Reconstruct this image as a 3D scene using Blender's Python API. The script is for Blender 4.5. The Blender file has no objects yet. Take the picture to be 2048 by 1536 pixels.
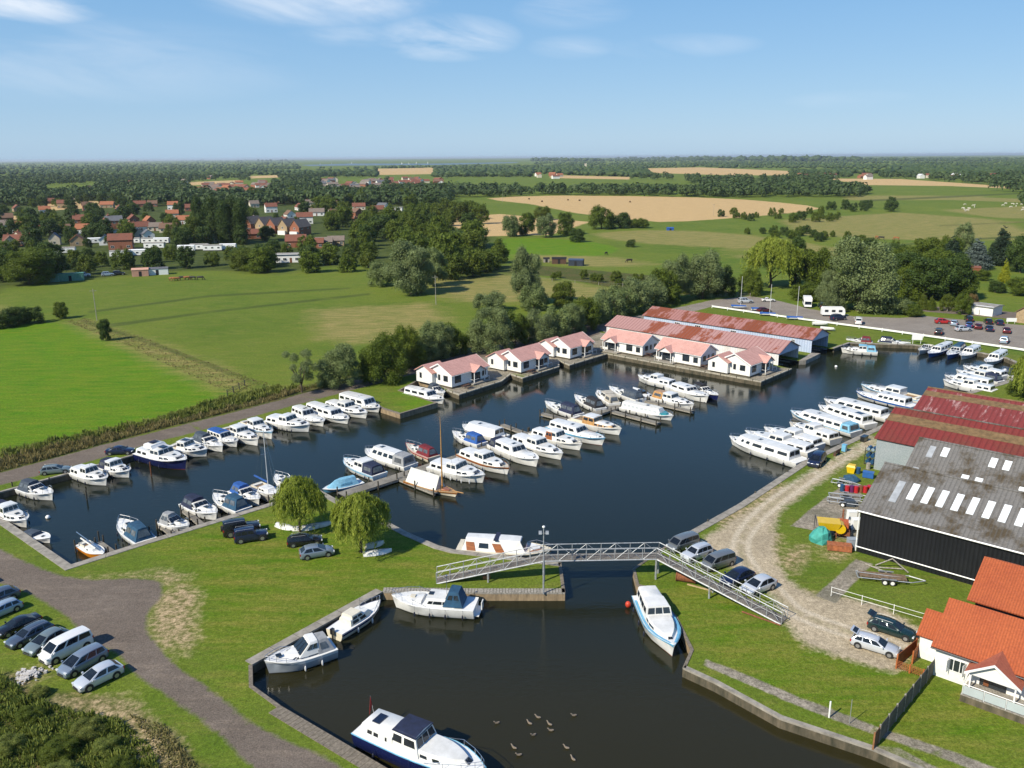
import bpy, math, random
import numpy as np
from mathutils import Vector, Matrix
from mathutils.geometry import delaunay_2d_cdt
R=math.radians
sc=bpy.context.scene
col=sc.collection
random.seed(7); RNG=np.random.default_rng(7)
# ---------------------------------------------------------------- camera
F=1680.0; HY=314.0; CH=44.0; ROLL=0.0073
PIT=math.atan((768-HY)/F)
cd=bpy.data.cameras.new('camera'); cam=bpy.data.objects.new('camera',cd); col.objects.link(cam); sc.camera=cam
cd.sensor_width=36; cd.lens=F/2048*36; cd.clip_start=.5; cd.clip_end=90000
_X=Vector((1,0,0)); _U=Vector((0,math.sin(PIT),math.cos(PIT))); _F=Vector((0,math.cos(PIT),-math.sin(PIT)))
_c,_s=math.cos(ROLL),math.sin(ROLL)
_r=_X*_c-_U*_s; _u=_X*_s+_U*_c
cam.matrix_world=Matrix(((_r.x,_u.x,-_F.x,0),(_r.y,_u.y,-_F.y,0),(_r.z,_u.z,-_F.z,CH),(0,0,0,1)))
# ---------------------------------------------------------------- light
SAZ=R(39); SEL=R(40)
sd=bpy.data.lights.new('sun','SUN'); sun=bpy.data.objects.new('sun',sd); col.objects.link(sun)
sd.energy=5.0; sd.angle=R(.53); sd.color=(1,.925,.77)
sun.rotation_euler=Vector((-math.cos(SAZ)*math.cos(SEL),-math.sin(SAZ)*math.cos(SEL),math.sin(SEL))).to_track_quat('Z','Y').to_euler()
w=bpy.data.worlds.new('World'); sc.world=w; w.use_nodes=True
nt=w.node_tree; N=nt.nodes; L_=nt.links; N.clear()
out=N.new('ShaderNodeOutputWorld'); bg=N.new('ShaderNodeBackground'); sky=N.new('ShaderNodeTexSky')
sky.sky_type='NISHITA'; sky.sun_disc=False; sky.sun_elevation=SEL; sky.sun_rotation=R(231)
sky.altitude=0; sky.air_density=1.0; sky.dust_density=.4; sky.ozone_density=2.5
bg.inputs[1].default_value=.112
# thin cirrus: streaky noise over the direction vector, projected on a high cloud layer
tc=N.new('ShaderNodeTexCoord'); sep=N.new('ShaderNodeSeparateXYZ'); L_.new(tc.outputs['Generated'],sep.inputs[0])
def M_(op,a,b=None,c=None,clamp=False):
    n=N.new('ShaderNodeMath'); n.operation=op; n.use_clamp=clamp
    for i,v in enumerate((a,b,c)):
        if v is None: continue
        if isinstance(v,(int,float)): n.inputs[i].default_value=v
        else: L_.new(v,n.inputs[i])
    return n.outputs[0]
zz=M_('MAXIMUM',sep.outputs[2],.02)
az=M_('ARCTAN2',sep.outputs[0],sep.outputs[1])
el=M_('ARCSINE',zz)
cmb=N.new('ShaderNodeCombineXYZ'); L_.new(M_('MULTIPLY',az,5.0),cmb.inputs[0]); L_.new(M_('MULTIPLY_ADD',el,22.0,M_('MULTIPLY',az,3.0)),cmb.inputs[1])
n1=N.new('ShaderNodeTexNoise'); n1.inputs['Scale'].default_value=1.0; n1.inputs['Detail'].default_value=7; n1.inputs['Roughness'].default_value=.58; n1.inputs['Distortion'].default_value=.5
L_.new(cmb.outputs[0],n1.inputs[0])
def blob(a0,e0,ra,re):   # soft patch of the cloud layer at azimuth, elevation (degrees)
    dx=M_('DIVIDE',M_('SUBTRACT',az,R(a0)),R(ra)); dy=M_('DIVIDE',M_('SUBTRACT',el,R(e0)),R(re))
    d=M_('ADD',M_('MULTIPLY',dx,dx),M_('MULTIPLY',dy,dy))
    return M_('SUBTRACT',1.0,d,clamp=True)
acc=None
for a0,e0,ra,re,k in ((-29,8.3,5.5,1.2,1.0),(-12,9.6,8,2.0,1.0),(-4,7.3,5,1.5,.95),(4,8.8,4,1.2,.5),(4,6.7,3,.8,.35),(-25,5.6,14,2.6,.30),(-10,7.4,4,.8,.4),(21,3.2,4,.6,.2),(11,6.6,5,.8,.3)):
    b=M_('MULTIPLY',blob(a0,e0,ra,re),k); acc=b if acc is None else M_('MAXIMUM',acc,b)
nn=N.new('ShaderNodeMapRange'); nn.inputs[1].default_value=.40; nn.inputs[2].default_value=.66; L_.new(n1.outputs[0],nn.inputs[0])
cov=M_('MULTIPLY',M_('MULTIPLY',nn.outputs[0],acc),.7,clamp=True)
mx=N.new('ShaderNodeMix'); mx.data_type='RGBA'; L_.new(cov,mx.inputs[0]); mx.inputs[7].default_value=(7.2,7.5,7.9,1)
hs=N.new('ShaderNodeHueSaturation'); hs.inputs['Saturation'].default_value=1.08; hs.inputs['Value'].default_value=1.0; L_.new(sky.outputs[0],hs.inputs['Color'])
hz_=N.new('ShaderNodeMapRange'); hz_.inputs[1].default_value=0; hz_.inputs[2].default_value=R(14); hz_.inputs[3].default_value=0; hz_.inputs[4].default_value=1; L_.new(el,hz_.inputs[0])
gr=N.new('ShaderNodeMix'); gr.data_type='RGBA'; L_.new(M_('POWER',hz_.outputs[0],.7),gr.inputs[0]); gr.inputs[6].default_value=(3.0,4.55,6.2,1); gr.inputs[7].default_value=(1.15,2.95,5.5,1)
h2=N.new('ShaderNodeMapRange'); h2.inputs[1].default_value=R(13); h2.inputs[2].default_value=R(42); L_.new(el,h2.inputs[0]); g2=N.new('ShaderNodeMix'); g2.data_type='RGBA'; L_.new(h2.outputs[0],g2.inputs[0]); L_.new(gr.outputs[2],g2.inputs[6]); g2.inputs[7].default_value=(.42,1.25,3.6,1)
sk=N.new('ShaderNodeMix'); sk.data_type='RGBA'; sk.inputs[0].default_value=.8; L_.new(hs.outputs[0],sk.inputs[6]); L_.new(g2.outputs[2],sk.inputs[7])
L_.new(sk.outputs[2],mx.inputs[6]); L_.new(mx.outputs[2],bg.inputs[0]); L_.new(bg.outputs[0],out.inputs[0])
vs=sc.view_settings; vs.view_transform='Standard'; vs.look='None'; vs.exposure=0.3; vs.gamma=1
sc.cycles.max_bounces=6; sc.cycles.diffuse_bounces=2; sc.cycles.glossy_bounces=3; sc.cycles.transmission_bounces=2; sc.cycles.transparent_max_bounces=6
sc.cycles.volume_bounces=0; sc.cycles.caustics_reflective=False; sc.cycles.caustics_refractive=False
# ---------------------------------------------------------------- picture -> ground helper
def P(px,py,z=0.0):
    x=(px-1024.0); y=-(py-768.0)
    x,y=(_c*x+_s*y)/F,(-_s*x+_c*y)/F
    d=Vector((x, math.cos(PIT)+y*math.sin(PIT), -math.sin(PIT)+y*math.cos(PIT)))
    t=(z-CH)/d.z
    return Vector((d.x*t,d.y*t,z))
def PX(X,Y,Z=0.0):
    v=Vector((X,Y,Z-CH)); zc=v.dot(_F); return (1024+F*v.dot(_r)/zc, 768-F*v.dot(_u)/zc)
def P2(px,py,z=0.0):
    v=P(px,py,z); return (v.x,v.y)
DA=Vector((math.cos(R(46)),math.sin(R(46)),0)); DB=Vector((math.cos(R(-43)),math.sin(R(-43)),0))
# ---------------------------------------------------------------- materials
MATS={}
def srgb(h):
    h=h.lstrip('#'); c=[int(h[i:i+2],16)/255 for i in (0,2,4)]
    return tuple(x/12.92 if x<=.04045 else ((x+.055)/1.055)**2.4 for x in c)
def pm(name,c,rough=.5,var=.12,scale=1.5,metal=0,bump=0,bscale=20,spec=.5,grime=None,stretch=None,coat=0,emit=None):
    if name in MATS: return MATS[name]
    m=bpy.data.materials.new(name); m.use_nodes=True; MATS[name]=m
    t=m.node_tree; b=t.nodes['Principled BSDF']
    tc=t.nodes.new('ShaderNodeTexCoord'); src=tc.outputs['Object']
    if stretch:
        mp=t.nodes.new('ShaderNodeMapping'); mp.inputs['Scale'].default_value=stretch; t.links.new(src,mp.inputs[0]); src=mp.outputs[0]
    nz=t.nodes.new('ShaderNodeTexNoise'); nz.inputs['Scale'].default_value=scale; nz.inputs['Detail'].default_value=6; nz.inputs['Roughness'].default_value=.62
    t.links.new(src,nz.inputs[0])
    mx=t.nodes.new('ShaderNodeMix'); mx.data_type='RGBA'
    mr=t.nodes.new('ShaderNodeMapRange'); mr.inputs[1].default_value=.32; mr.inputs[2].default_value=.68
    t.links.new(nz.outputs[0],mr.inputs[0]); t.links.new(mr.outputs[0],mx.inputs[0])
    g=grime if grime else tuple(x*(1-2*var) for x in c)
    mx.inputs[6].default_value=(*g,1); mx.inputs[7].default_value=(*[min(1,x*(1+var*.5)) for x in c],1)
    t.links.new(mx.outputs[2],b.inputs['Base Color'])
    b.inputs['Roughness'].default_value=rough; b.inputs['Metallic'].default_value=metal; b.inputs['Specular IOR Level'].default_value=spec
    if coat: b.inputs['Coat Weight'].default_value=coat; b.inputs['Coat Roughness'].default_value=.06
    if bump:
        nb=t.nodes.new('ShaderNodeTexNoise'); nb.inputs['Scale'].default_value=bscale; nb.inputs['Detail'].default_value=3
        t.links.new(src,nb.inputs[0]); bp=t.nodes.new('ShaderNodeBump'); bp.inputs['Strength'].default_value=bump; bp.inputs['Distance'].default_value=.05
        t.links.new(nb.outputs[0],bp.inputs['Height']); t.links.new(bp.outputs[0],b.inputs['Normal'])
    return m
def banded(name,c,c2,axis,freq,rough=.7,kind='corr',patch=None,pscale=.25,bump=.6,pth=(.45,.6),streak=None):
    """ribs / planks / tile courses running along an object axis, with stains"""
    if name in MATS: return MATS[name]
    m=bpy.data.materials.new(name); m.use_nodes=True; MATS[name]=m
    t=m.node_tree; b=t.nodes['Principled BSDF']; l=t.links
    tc=t.nodes.new('ShaderNodeTexCoord'); sp=t.nodes.new('ShaderNodeSeparateXYZ'); l.new(tc.outputs['Object'],sp.inputs[0])
    def mth(op,a,bb=None):
        n=t.nodes.new('ShaderNodeMath'); n.operation=op
        for i,v in enumerate((a,bb)):
            if v is None: continue
            if isinstance(v,(int,float)): n.inputs[i].default_value=v
            else: l.new(v,n.inputs[i])
        return n.outputs[0]
    v=mth('MULTIPLY',sp.outputs[axis],freq)
    if kind=='corr': h=mth('SINE',mth('MULTIPLY',v,6.2832))
    else: h=mth('POWER',mth('ABSOLUTE',mth('SUBTRACT',mth('MULTIPLY',mth('FRACT',v),2.0),1.0)),8.0 if kind=='plank' else 3.0)
    nz=t.nodes.new('ShaderNodeTexNoise'); nz.inputs['Scale'].default_value=pscale; nz.inputs['Detail'].default_value=8; nz.inputs['Roughness'].default_value=.7
    if streak:
        mp=t.nodes.new('ShaderNodeMapping'); mp.inputs['Scale'].default_value=streak; l.new(tc.outputs['Object'],mp.inputs[0]); l.new(mp.outputs[0],nz.inputs[0])
    else: l.new(tc.outputs['Object'],nz.inputs[0])
    mr=t.nodes.new('ShaderNodeMapRange'); mr.inputs[1].default_value=pth[0]; mr.inputs[2].default_value=pth[1]; l.new(nz.outputs[0],mr.inputs[0])
    m1=t.nodes.new('ShaderNodeMix'); m1.data_type='RGBA'; m1.inputs[6].default_value=(*c,1); m1.inputs[7].default_value=(*(patch or tuple(x*.75 for x in c)),1); l.new(mr.outputs[0],m1.inputs[0])
    m2=t.nodes.new('ShaderNodeMix'); m2.data_type='RGBA'; l.new(m1.outputs[2],m2.inputs[6]); m2.inputs[7].default_value=(*c2,1)
    hh=t.nodes.new('ShaderNodeMapRange'); hh.inputs[1].default_value=.3 if kind=='corr' else .0; hh.inputs[2].default_value=1; hh.inputs[4].default_value=.55 if kind=='corr' else .9; l.new(h,hh.inputs[0]); l.new(hh.outputs[0],m2.inputs[0])
    nf=t.nodes.new('ShaderNodeTexNoise'); nf.inputs['Scale'].default_value=6; nf.inputs['Detail'].default_value=4; l.new(tc.outputs['Object'],nf.inputs[0])
    m3=t.nodes.new('ShaderNodeMix'); m3.data_type='RGBA'; m3.blend_type='MULTIPLY'; m3.inputs[0].default_value=.5; l.new(m2.outputs[2],m3.inputs[6])
    rr=t.nodes.new('ShaderNodeMapRange'); rr.inputs[1].default_value=.3; rr.inputs[2].default_value=.7; rr.inputs[3].default_value=.6; rr.inputs[4].default_value=1.25; l.new(nf.outputs[0],rr.inputs[0]); l.new(rr.outputs[0],m3.inputs[7])
    l.new(m3.outputs[2],b.inputs['Base Color']); b.inputs['Roughness'].default_value=rough; b.inputs['Specular IOR Level'].default_value=.3
    bp=t.nodes.new('ShaderNodeBump'); bp.inputs['Strength'].default_value=bump; bp.inputs['Distance'].default_value=.04; l.new(h,bp.inputs['Height']); l.new(bp.outputs[0],b.inputs['Normal'])
    return m
# ---------------------------------------------------------------- mesh builder
class MB:
    def __init__(s): s.v=[]; s.f=[]; s.m=[]
    def add(s,vs,fs,mi=0):
        o=len(s.v); s.v+= [tuple(v) for v in vs]; s.f+=[tuple(i+o for i in f) for f in fs]; s.m+=[mi]*len(fs); return s
    def box(s,x0,x1,y0,y1,z0,z1,mi=0):
        v=[(x,y,z) for x in (x0,x1) for y in (y0,y1) for z in (z0,z1)]
        return s.add(v,[(0,1,3,2),(4,6,7,5),(0,4,5,1),(2,3,7,6),(0,2,6,4),(1,5,7,3)],mi)
    def hexa(s,b,t,mi=0):     # 4 bottom pts ccw, 4 top pts ccw
        return s.add(list(b)+list(t),[(3,2,1,0),(4,5,6,7),(0,1,5,4),(1,2,6,5),(2,3,7,6),(3,0,4,7)],mi)
    def slab(s,q,th,mi=0):    # quad given ccw seen from outside, thickened inwards
        q=[Vector(p) for p in q]; n=(q[1]-q[0]).cross(q[-1]-q[0]).normalized()*th; k=len(q)
        f=[tuple(range(k)),tuple(range(2*k-1,k-1,-1))]+[(i,i+k,(i+1)%k+k,(i+1)%k) for i in range(k)]
        return s.add(q+[p-n for p in q],f,mi)
    def tube(s,pts,r,n=5,mi=0,closed=False,r1=None):
        pts=[Vector(p) for p in pts]; k=len(pts); o=[]
        for i,p in enumerate(pts):
            a=pts[max(i-1,0)]; b=pts[min(i+1,k-1)]; d=(b-a).normalized()
            u=d.cross(Vector((0,0,1)));
            if u.length<.05: u=d.cross(Vector((0,1,0)))
            u.normalize(); w_=d.cross(u); rr=r if r1 is None else r+(r1-r)*i/(k-1)
            o+=[p+(u*math.cos(2*math.pi*j/n)+w_*math.sin(2*math.pi*j/n))*rr for j in range(n)]
        f=[(i*n+j,i*n+(j+1)%n,(i+1)*n+(j+1)%n,(i+1)*n+j) for i in range(k-1) for j in range(n)]
        f+=[tuple(range(n-1,-1,-1)),tuple((k-1)*n+j for j in range(n))]
        return s.add(o,f,mi)
    def cyl(s,c,axis,r,h,n=14,mi=0,r1=None):
        a=Vector(axis).normalized()*h*.5; c=Vector(c); return s.tube([c-a,c+a],r,n,mi,r1=r1)
    def ell(s,c,rx,ry,rz,n=10,m=6,mi=0):
        o=[(c[0],c[1],c[2]-rz)]
        for i in range(1,m):
            t=-math.pi/2+math.pi*i/m
            o+=[(c[0]+rx*math.cos(t)*math.cos(2*math.pi*j/n),c[1]+ry*math.cos(t)*math.sin(2*math.pi*j/n),c[2]+rz*math.sin(t)) for j in range(n)]
        o.append((c[0],c[1],c[2]+rz)); f=[(0,1+(j+1)%n,1+j) for j in range(n)]
        for i in range(m-2): f+=[(1+i*n+j,1+i*n+(j+1)%n,1+(i+1)*n+(j+1)%n,1+(i+1)*n+j) for j in range(n)]
        e=1+(m-2)*n; f+=[(e+j,e+(j+1)%n,len(o)-1) for j in range(n)]
        return s.add(o,f,mi)
    def mesh(s,name,mats,smooth=None):
        me=bpy.data.meshes.new(name); me.from_pydata(s.v,[],s.f)
        for m in (mats if isinstance(mats,(list,tuple)) else [mats]): me.materials.append(m)
        if len(me.materials)>1: me.polygons.foreach_set('material_index',s.m)
        if smooth is not None:
            me.polygons.foreach_set('use_smooth',[True]*len(me.polygons)); me.set_sharp_from_angle(angle=R(smooth))
        me.update(); return me
    def build(s,name,mats,parent=None,smooth=None):
        return link(name,s.mesh(name,mats,smooth),parent)
def link(name,me,parent=None):
    o=bpy.data.objects.new(name,me); col.objects.link(o)
    if parent is not None: o.parent=parent
    return o
def tag(o,label,cat,group=None,kind=None):
    if label: o['label']=label
    if cat: o['category']=cat
    if group: o['group']=group
    if kind: o['kind']=kind
    return o
def empty(name,loc,rz,label,cat,group=None):
    o=bpy.data.objects.new(name,None); col.objects.link(o); o.location=loc; o.rotation_euler=(0,0,rz); o.empty_display_size=.2
    return tag(o,label,cat,group)
def npmesh(name,v,f,mats,attr=None):
    """numpy verts (n,3), quad faces (m,4) -> mesh"""
    me=bpy.data.meshes.new(name); n=len(v); m=len(f); k=f.shape[1]
    me.vertices.add(n); me.vertices.foreach_set('co',v.astype(np.float32).ravel())
    me.loops.add(m*k); me.loops.foreach_set('vertex_index',f.astype(np.int32).ravel())
    me.polygons.add(m); me.polygons.foreach_set('loop_start',np.arange(0,m*k,k,dtype=np.int32)); me.polygons.foreach_set('loop_total',np.full(m,k,dtype=np.int32))
    me.update(calc_edges=True)
    if attr is not None:
        a=me.attributes.new('v','FLOAT','POINT'); a.data.foreach_set('value',attr.astype(np.float32))
    for x in mats: me.materials.append(x)
    return me
def smooth_poly(pts,n=4,closed=True):
    o=[]; k=len(pts)
    rng=range(k if closed else k-1)
    for i in rng:
        g=(lambda j: pts[j%k]) if closed else (lambda j: pts[min(max(j,0),k-1)])
        p0,p1,p2,p3=g(i-1),g(i),g(i+1),g(i+2)
        for j in range(n):
            t=j/n
            o.append(tuple(.5*((2*p1[a])+(-p0[a]+p2[a])*t+(2*p0[a]-5*p1[a]+4*p2[a]-p3[a])*t*t+(-p0[a]+3*p1[a]-3*p2[a]+p3[a])*t**3) for a in (0,1)))
    if not closed: o.append(tuple(pts[-1]))
    return o
# ================================================================ TERRAIN
def pxs(*a): return [P2(x,y) for x,y in a]
S1=pxs((-50,999),(142,1130),(280,1086),(559,1001),(634,977))
S2=pxs((634,977),(644,983),(689,1008),(778,1046),(816,1066),(877,1092),(907,1100),(1010,1112),(1122,1126))
S3=pxs((1122,1126),(1130,1186)); S3b=pxs((1130,1186),(961,1186),(765,1184)); S3c=pxs((765,1184),(504,1330)); S3d=pxs((504,1330),(505,1372),(560,1412))
S4=pxs((560,1412),(686,1486),(771,1536),(900,1610))
S5=pxs((1990,1612),(1827,1534),(1746,1499),(1560,1437),(1429,1365),(1366,1336))
S6=pxs((1366,1336),(1382,1300),(1350,1235),(1299,1177),(1274,1171),(1266,1138),(1350,1080))
S7=pxs((1350,1080),(1475,1010),(1604,925),(1767,849),(1900,795),(2005,765),(2038,750))
S8=pxs((2038,738),(2030,724),(2011,716),(1963,706),(1827,690),(1700,686),(1668,697))
def off(p,d,k): return (p[0]+d.x*k,p[1]+d.y*k)
b2a=P2(1664,698); b2b=P2(1622,706); b1a=P2(1598,722); b1b=P2(1556,731)
BAY2=[b2a,off(b2a,DB,-14),off(b2b,DB,-14),b2b]
FING=pxs((1641,707),(1612,721))
BAY1=[b1a,off(b1a,DB,-14),off(b1b,DB,-14),b1b]
S9=pxs((1584,738),(1522,764),(1365,736),(1215,708),(1139,731),(1119,722),(1118,734),(1045,757),(1021,749),(1003,763),(918,790),(893,781))
S10=pxs((866,769),(835,762),(800,781),(875,806),(800,828),(762,816),(733,796))
S11=pxs((733,796),(686,802),(590,825),(539,844),(488,848),(400,870),(342,895),(280,907),(150,944),(44,973),(-50,999))
WATER=[]
for s in (S1,S2,S3,S3b,S3c,S3d,S4,S5,S6,S7,S8,BAY2,FING,BAY1,S9,S10,S11):
    for p in s:
        if not WATER or math.dist(p,WATER[-1])>.05: WATER.append(p)
if math.dist(WATER[0],WATER[-1])<.05: WATER.pop()
# region polygons, traced on the ground plane
road=smooth_poly(pxs((-150,1020),(0,1100),(60,1127),(130,1152),(190,1160),(260,1156),(318,1163),(322,1190),(296,1225),(298,1270),(345,1325),(400,1362),(450,1402),(500,1440),(560,1475),(640,1512),(700,1548),(780,1610),(640,1640),(560,1575),(500,1528),(430,1465),(385,1427),(345,1405),(310,1374),(262,1337),(235,1308),(185,1282),(130,1230),(60,1188),(-20,1160),(-150,1130)),3)
lane=smooth_poly(pxs((-160,1000),(-60,962),(0,946),(150,905),(300,866),(450,829),(560,800),(650,775),(740,754),(835,732),(960,700),(1080,668),(1180,648),(1200,668),(1110,690),(1040,700),(960,716),(835,746),(740,771),(640,797),(520,829),(400,861),(280,893),(130,937),(0,971),(-60,990),(-160,1030)),2)
track=smooth_poly(pxs((1742,872),(1700,898),(1640,930),(1590,962),(1540,990),(1490,1025),(1440,1058),(1395,1085),(1420,1120),(1480,1140),(1540,1180),(1556,1210),(1566,1240),(1590,1272),(1640,1300),(1720,1325),(1790,1342),(1812,1300),(1850,1268),(1760,1212),(1690,1198),(1640,1196),(1590,1172),(1556,1120),(1546,1072),(1562,1024),(1610,990),(1660,950),(1712,915),(1750,893)),3)
carpark=pxs((1188,652),(1230,640),(1370,612),(1425,600),(1500,592),(1560,602),(1620,618),(1700,632),(1800,636),(1850,632),(1930,640),(2200,664),(2200,722),(2048,702),(1950,684),(1830,668),(1700,650),(1600,634),(1480,620),(1425,613),(1390,622),(1300,640),(1215,668))
hwy=pxs((1838,622),(1930,630),(2048,640),(2300,655),(2300,645),(2048,626),(1930,616),(1845,612))
yard=pxs((1582,1052),(1625,1015),(1665,985),(1700,962),(1722,975),(1718,1078),(1690,1078),(1640,1064))
path1=pxs((1412,1318),(1500,1352),(1600,1395),(1750,1452),(1880,1495),(2100,1575),(2080,1592),(1870,1510),(1740,1466),(1590,1410),(1490,1366),(1406,1330))
path2=pxs((1632,1192),(1712,1118),(1745,1128),(1670,1206))
path3=pxs((1752,1492),(1800,1498),(1920,1560),(1990,1605),(1930,1600),(1840,1540))
lush=[smooth_poly(pxs((-250,665),(0,655),(60,649),(130,646),(220,682),(455,784),(430,800),(330,832),(150,872),(0,900),(-250,960)),2),
      pxs((770,790),(835,760),(868,768),(800,781),(875,806),(800,826)),
      smooth_poly(pxs((975,500),(1000,478),(1130,478),(1240,495),(1200,512),(1120,520),(1010,515)),2),
      ]
lawn=[pxs((1400,1300),(1290,1172),(1330,1150),(1500,1200),(1570,1255),(1700,1310),(1860,1350),(2048,1420),(2048,1560),(1800,1500),(1440,1350)),
      pxs((300,1090),(560,1010),(640,985),(900,1105),(860,1190),(760,1180),(500,1320),(480,1400),(380,1250),(400,1150))]
stub=[smooth_poly(pxs((975,397),(1120,391),(1400,395),(1560,405),(1640,417),(1560,428),(1440,438),(1320,444),(1240,436),(1150,426),(1060,408)),2),
      pxs((890,436),(1000,428),(1180,444),(1100,470),(960,473),(905,452)),
      pxs((1650,357),(1800,358),(2200,385),(2200,398),(2048,378),(1900,372),(1730,370)),
      pxs((1290,337),(1400,335),(1580,342),(1580,351),(1440,350),(1310,346)),
      pxs((752,338),(868,336),(870,348),(760,350)),
      pxs((75,408),(180,402),(258,402),(250,412),(150,418),(85,422)),pxs((-200,430),(60,432),(50,442),(-200,446)),
      pxs((380,364),(480,360),(480,366),(380,371)),pxs((820,388),(700,0)) if False else pxs((500,352),(560,350),(560,355),(500,357)),
      pxs((1100,350),(1260,354),(1258,359),(1100,356))]
dry=[pxs((1690,395),(1900,392),(2200,404),(2200,410),(1900,400),(1690,401)),pxs((1000,508),(1240,514),(1330,530),(1180,534),(1060,522)),pxs((1450,500),(1700,520),(1900,530),(1880,542),(1650,532),(1450,512)),pxs((620,620),(860,605),(900,640),(760,690),(640,680)),pxs((140,646),(165,640),(300,684),(470,748),(500,775),(455,785),(300,716)),smooth_poly(pxs((850,555),(930,540),(1020,548),(1120,562),(1230,580),(1200,600),(1100,598),(980,608),(880,592)),2),
     smooth_poly(pxs((1180,468),(1320,460),(1500,470),(1700,500),(1820,500),(1700,520),(1500,498),(1300,488)),2),
     pxs((1880,420),(2200,405),(2200,440),(1990,436)),pxs((-200,600),(0,612),(60,640),(-200,650)),
     pxs((1560,440),(1800,425),(2000,440),(2100,480),(1800,480),(1600,470))]
rough=[pxs((455,790),(560,780),(640,770),(800,740),(860,700),(1000,690),(1200,640),(1180,650),(960,702),(740,758),(560,803),(470,825),(430,800)),
       pxs((-200,960),(0,905),(150,874),(330,836),(455,792),(560,780),(600,775),(560,800),(300,866),(150,905),(0,946),(-200,1010)),
       smooth_poly(pxs((-150,1340),(0,1338),(100,1380),(220,1400),(310,1440),(370,1500),(420,1600),(-150,1700)),2),
       pxs((600,772),(860,712),(1000,660),(1180,640),(1300,600),(1180,650),(960,700),(740,752)),
       pxs((900,540),(1050,528),(1400,560),(1480,590),(1300,590),(1100,552))]
bare=[smooth_poly(pxs((165,1158),(220,1150),(300,1143),(372,1148),(350,1170),(318,1160),(260,1156)),2),
      smooth_poly(pxs((318,1200),(360,1178),(398,1200),(385,1250),(380,1315),(345,1300),(300,1262)),2),
      smooth_poly(pxs((1440,1090),(1490,1060),(1530,1050),(1560,1100),(1570,1140),(1520,1150)),2),
      smooth_poly(pxs((1560,1120),(1600,1095),(1612,1130),(1590,1150)),2),
      pxs((1655,1085),(1700,1080),(1712,1100),(1668,1115)),
      smooth_poly(pxs((120,1400),(250,1405),(330,1470),(370,1560),(300,1600),(230,1480)),2),
      pxs((60,1330),(90,1345),(60,1375),(20,1370)),
      pxs((1430,1040),(1560,965),(1590,985),(1460,1070)),pxs((1600,1190),(1690,1200),(1860,1262),(1850,1285),(1800,1335),(1620,1290),(1570,1245))]
pave=[path1,pxs((1584,736),(1522,762),(1365,734),(1215,706),(1139,729),(1119,720),(1118,732),(1045,755),(1021,747),(1003,761),(918,788),(895,780),(868,766),(830,760),(870,735),(960,712),(1090,680),(1170,655),(1200,665),(1400,700),(1560,735)),
      yard,path2,path3,FING+[b1a,b2b]]
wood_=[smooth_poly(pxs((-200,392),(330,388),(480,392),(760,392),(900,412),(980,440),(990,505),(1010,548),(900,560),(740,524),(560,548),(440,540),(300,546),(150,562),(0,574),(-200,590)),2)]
ditch=[pxs((165,640),(300,682),(470,746),(540,775),(534,779),(465,752),(298,688),(160,644)),pxs((180,622),(420,590),(700,575),(700,578),(420,594),(180,626)),pxs((200,650),(420,622),(700,590),(740,586),(740,590),(420,626),(210,656)),
       pxs((1640,505),(1900,478),(2100,470),(2100,473),(1900,482),(1640,509)),pxs((1720,400),(2048,385),(2048,388),(1720,404)),pxs((1880,450),(2100,440),(2100,443),(1880,453))]
classes=[('lawn',lawn),('asph',[road,lane,hwy]),('cpark',[carpark]),('grav',[track]),('bare',bare),('lush',lush),('stub',stub),('dry',dry),('rough',rough),('pave',pave),('ditch',ditch),('wood',wood_)]
def polyarr(p): return np.array(p,dtype=np.float64)
def sdf(pts,poly):
    p=polyarr(poly); d2=np.full(len(pts),1e18); inside=np.zeros(len(pts),bool)
    for i in range(len(p)):
        a=p[i]; b=p[(i+1)%len(p)]; e=b-a; w_=pts-a
        t=np.clip((w_@e)/max(e@e,1e-9),0,1); q=w_-t[:,None]*e; d2=np.minimum(d2,(q**2).sum(1))
        c1=(a[1]<=pts[:,1])!=(b[1]<=pts[:,1])
        with np.errstate(divide='ignore',invalid='ignore'): xi=a[0]+(pts[:,1]-a[1])*(e[0]/(e[1] if e[1]!=0 else 1e-12))
        inside^= c1&(pts[:,0]<xi)
    return np.where(inside,1,-1)*np.sqrt(d2)
pts=[]
def grid(x0f,x1f,y0,y1,st):
    y=y0
    while y<y1:
        x=x0f(y)
        while x<x1f(y):
            pts.append((x+random.uniform(-.3,.3)*st,y+random.uniform(-.3,.3)*st)); x+=st
        y+=st
hw=lambda y: .66*y+18
grid(lambda y:-hw(y),hw,34,135,1.45); grid(lambda y:12+y*.12,lambda y:62,55,112,.75); grid(lambda y:-hw(y),hw,136,300,5); grid(lambda y:-hw(y),hw,305,900,18); grid(lambda y:-hw(y),hw,920,3500,110)
allp=np.array(pts)
keep=np.abs(sdf(allp,WATER))>.3
keep&=sdf(allp,WATER)<1
allp=allp[keep]
cv=[]; ce=[]
def addpoly(p,maxl=None):
    o=len(cv); q=[]
    for i in range(len(p)):
        a=p[i]; b=p[(i+1)%len(p)]; n=1 if maxl is None else max(1,int(math.dist(a,b)/maxl))
        for j in range(n): q.append((a[0]+(b[0]-a[0])*j/n,a[1]+(b[1]-a[1])*j/n))
    cv.extend(q); ce.extend([(o+i,o+(i+1)%len(q)) for i in range(len(q))])
addpoly(WATER,2.0)
for nme,ps in classes:
    if nme in ('asph','cpark','grav','stub','pave','ditch'):
        for p in ps: addpoly(p)
outer=[(-40000,-600),(40000,-600),(40000,9000),(16000,15000),(5000,24000),(-5000,42000),(-40000,42000)]
addpoly(outer)
vin=[Vector(p) for p in cv]+[Vector((float(a),float(b))) for a,b in allp]
V,E_,Fc,_,_,_=delaunay_2d_cdt(vin,ce,[],0,1e-3)
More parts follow.
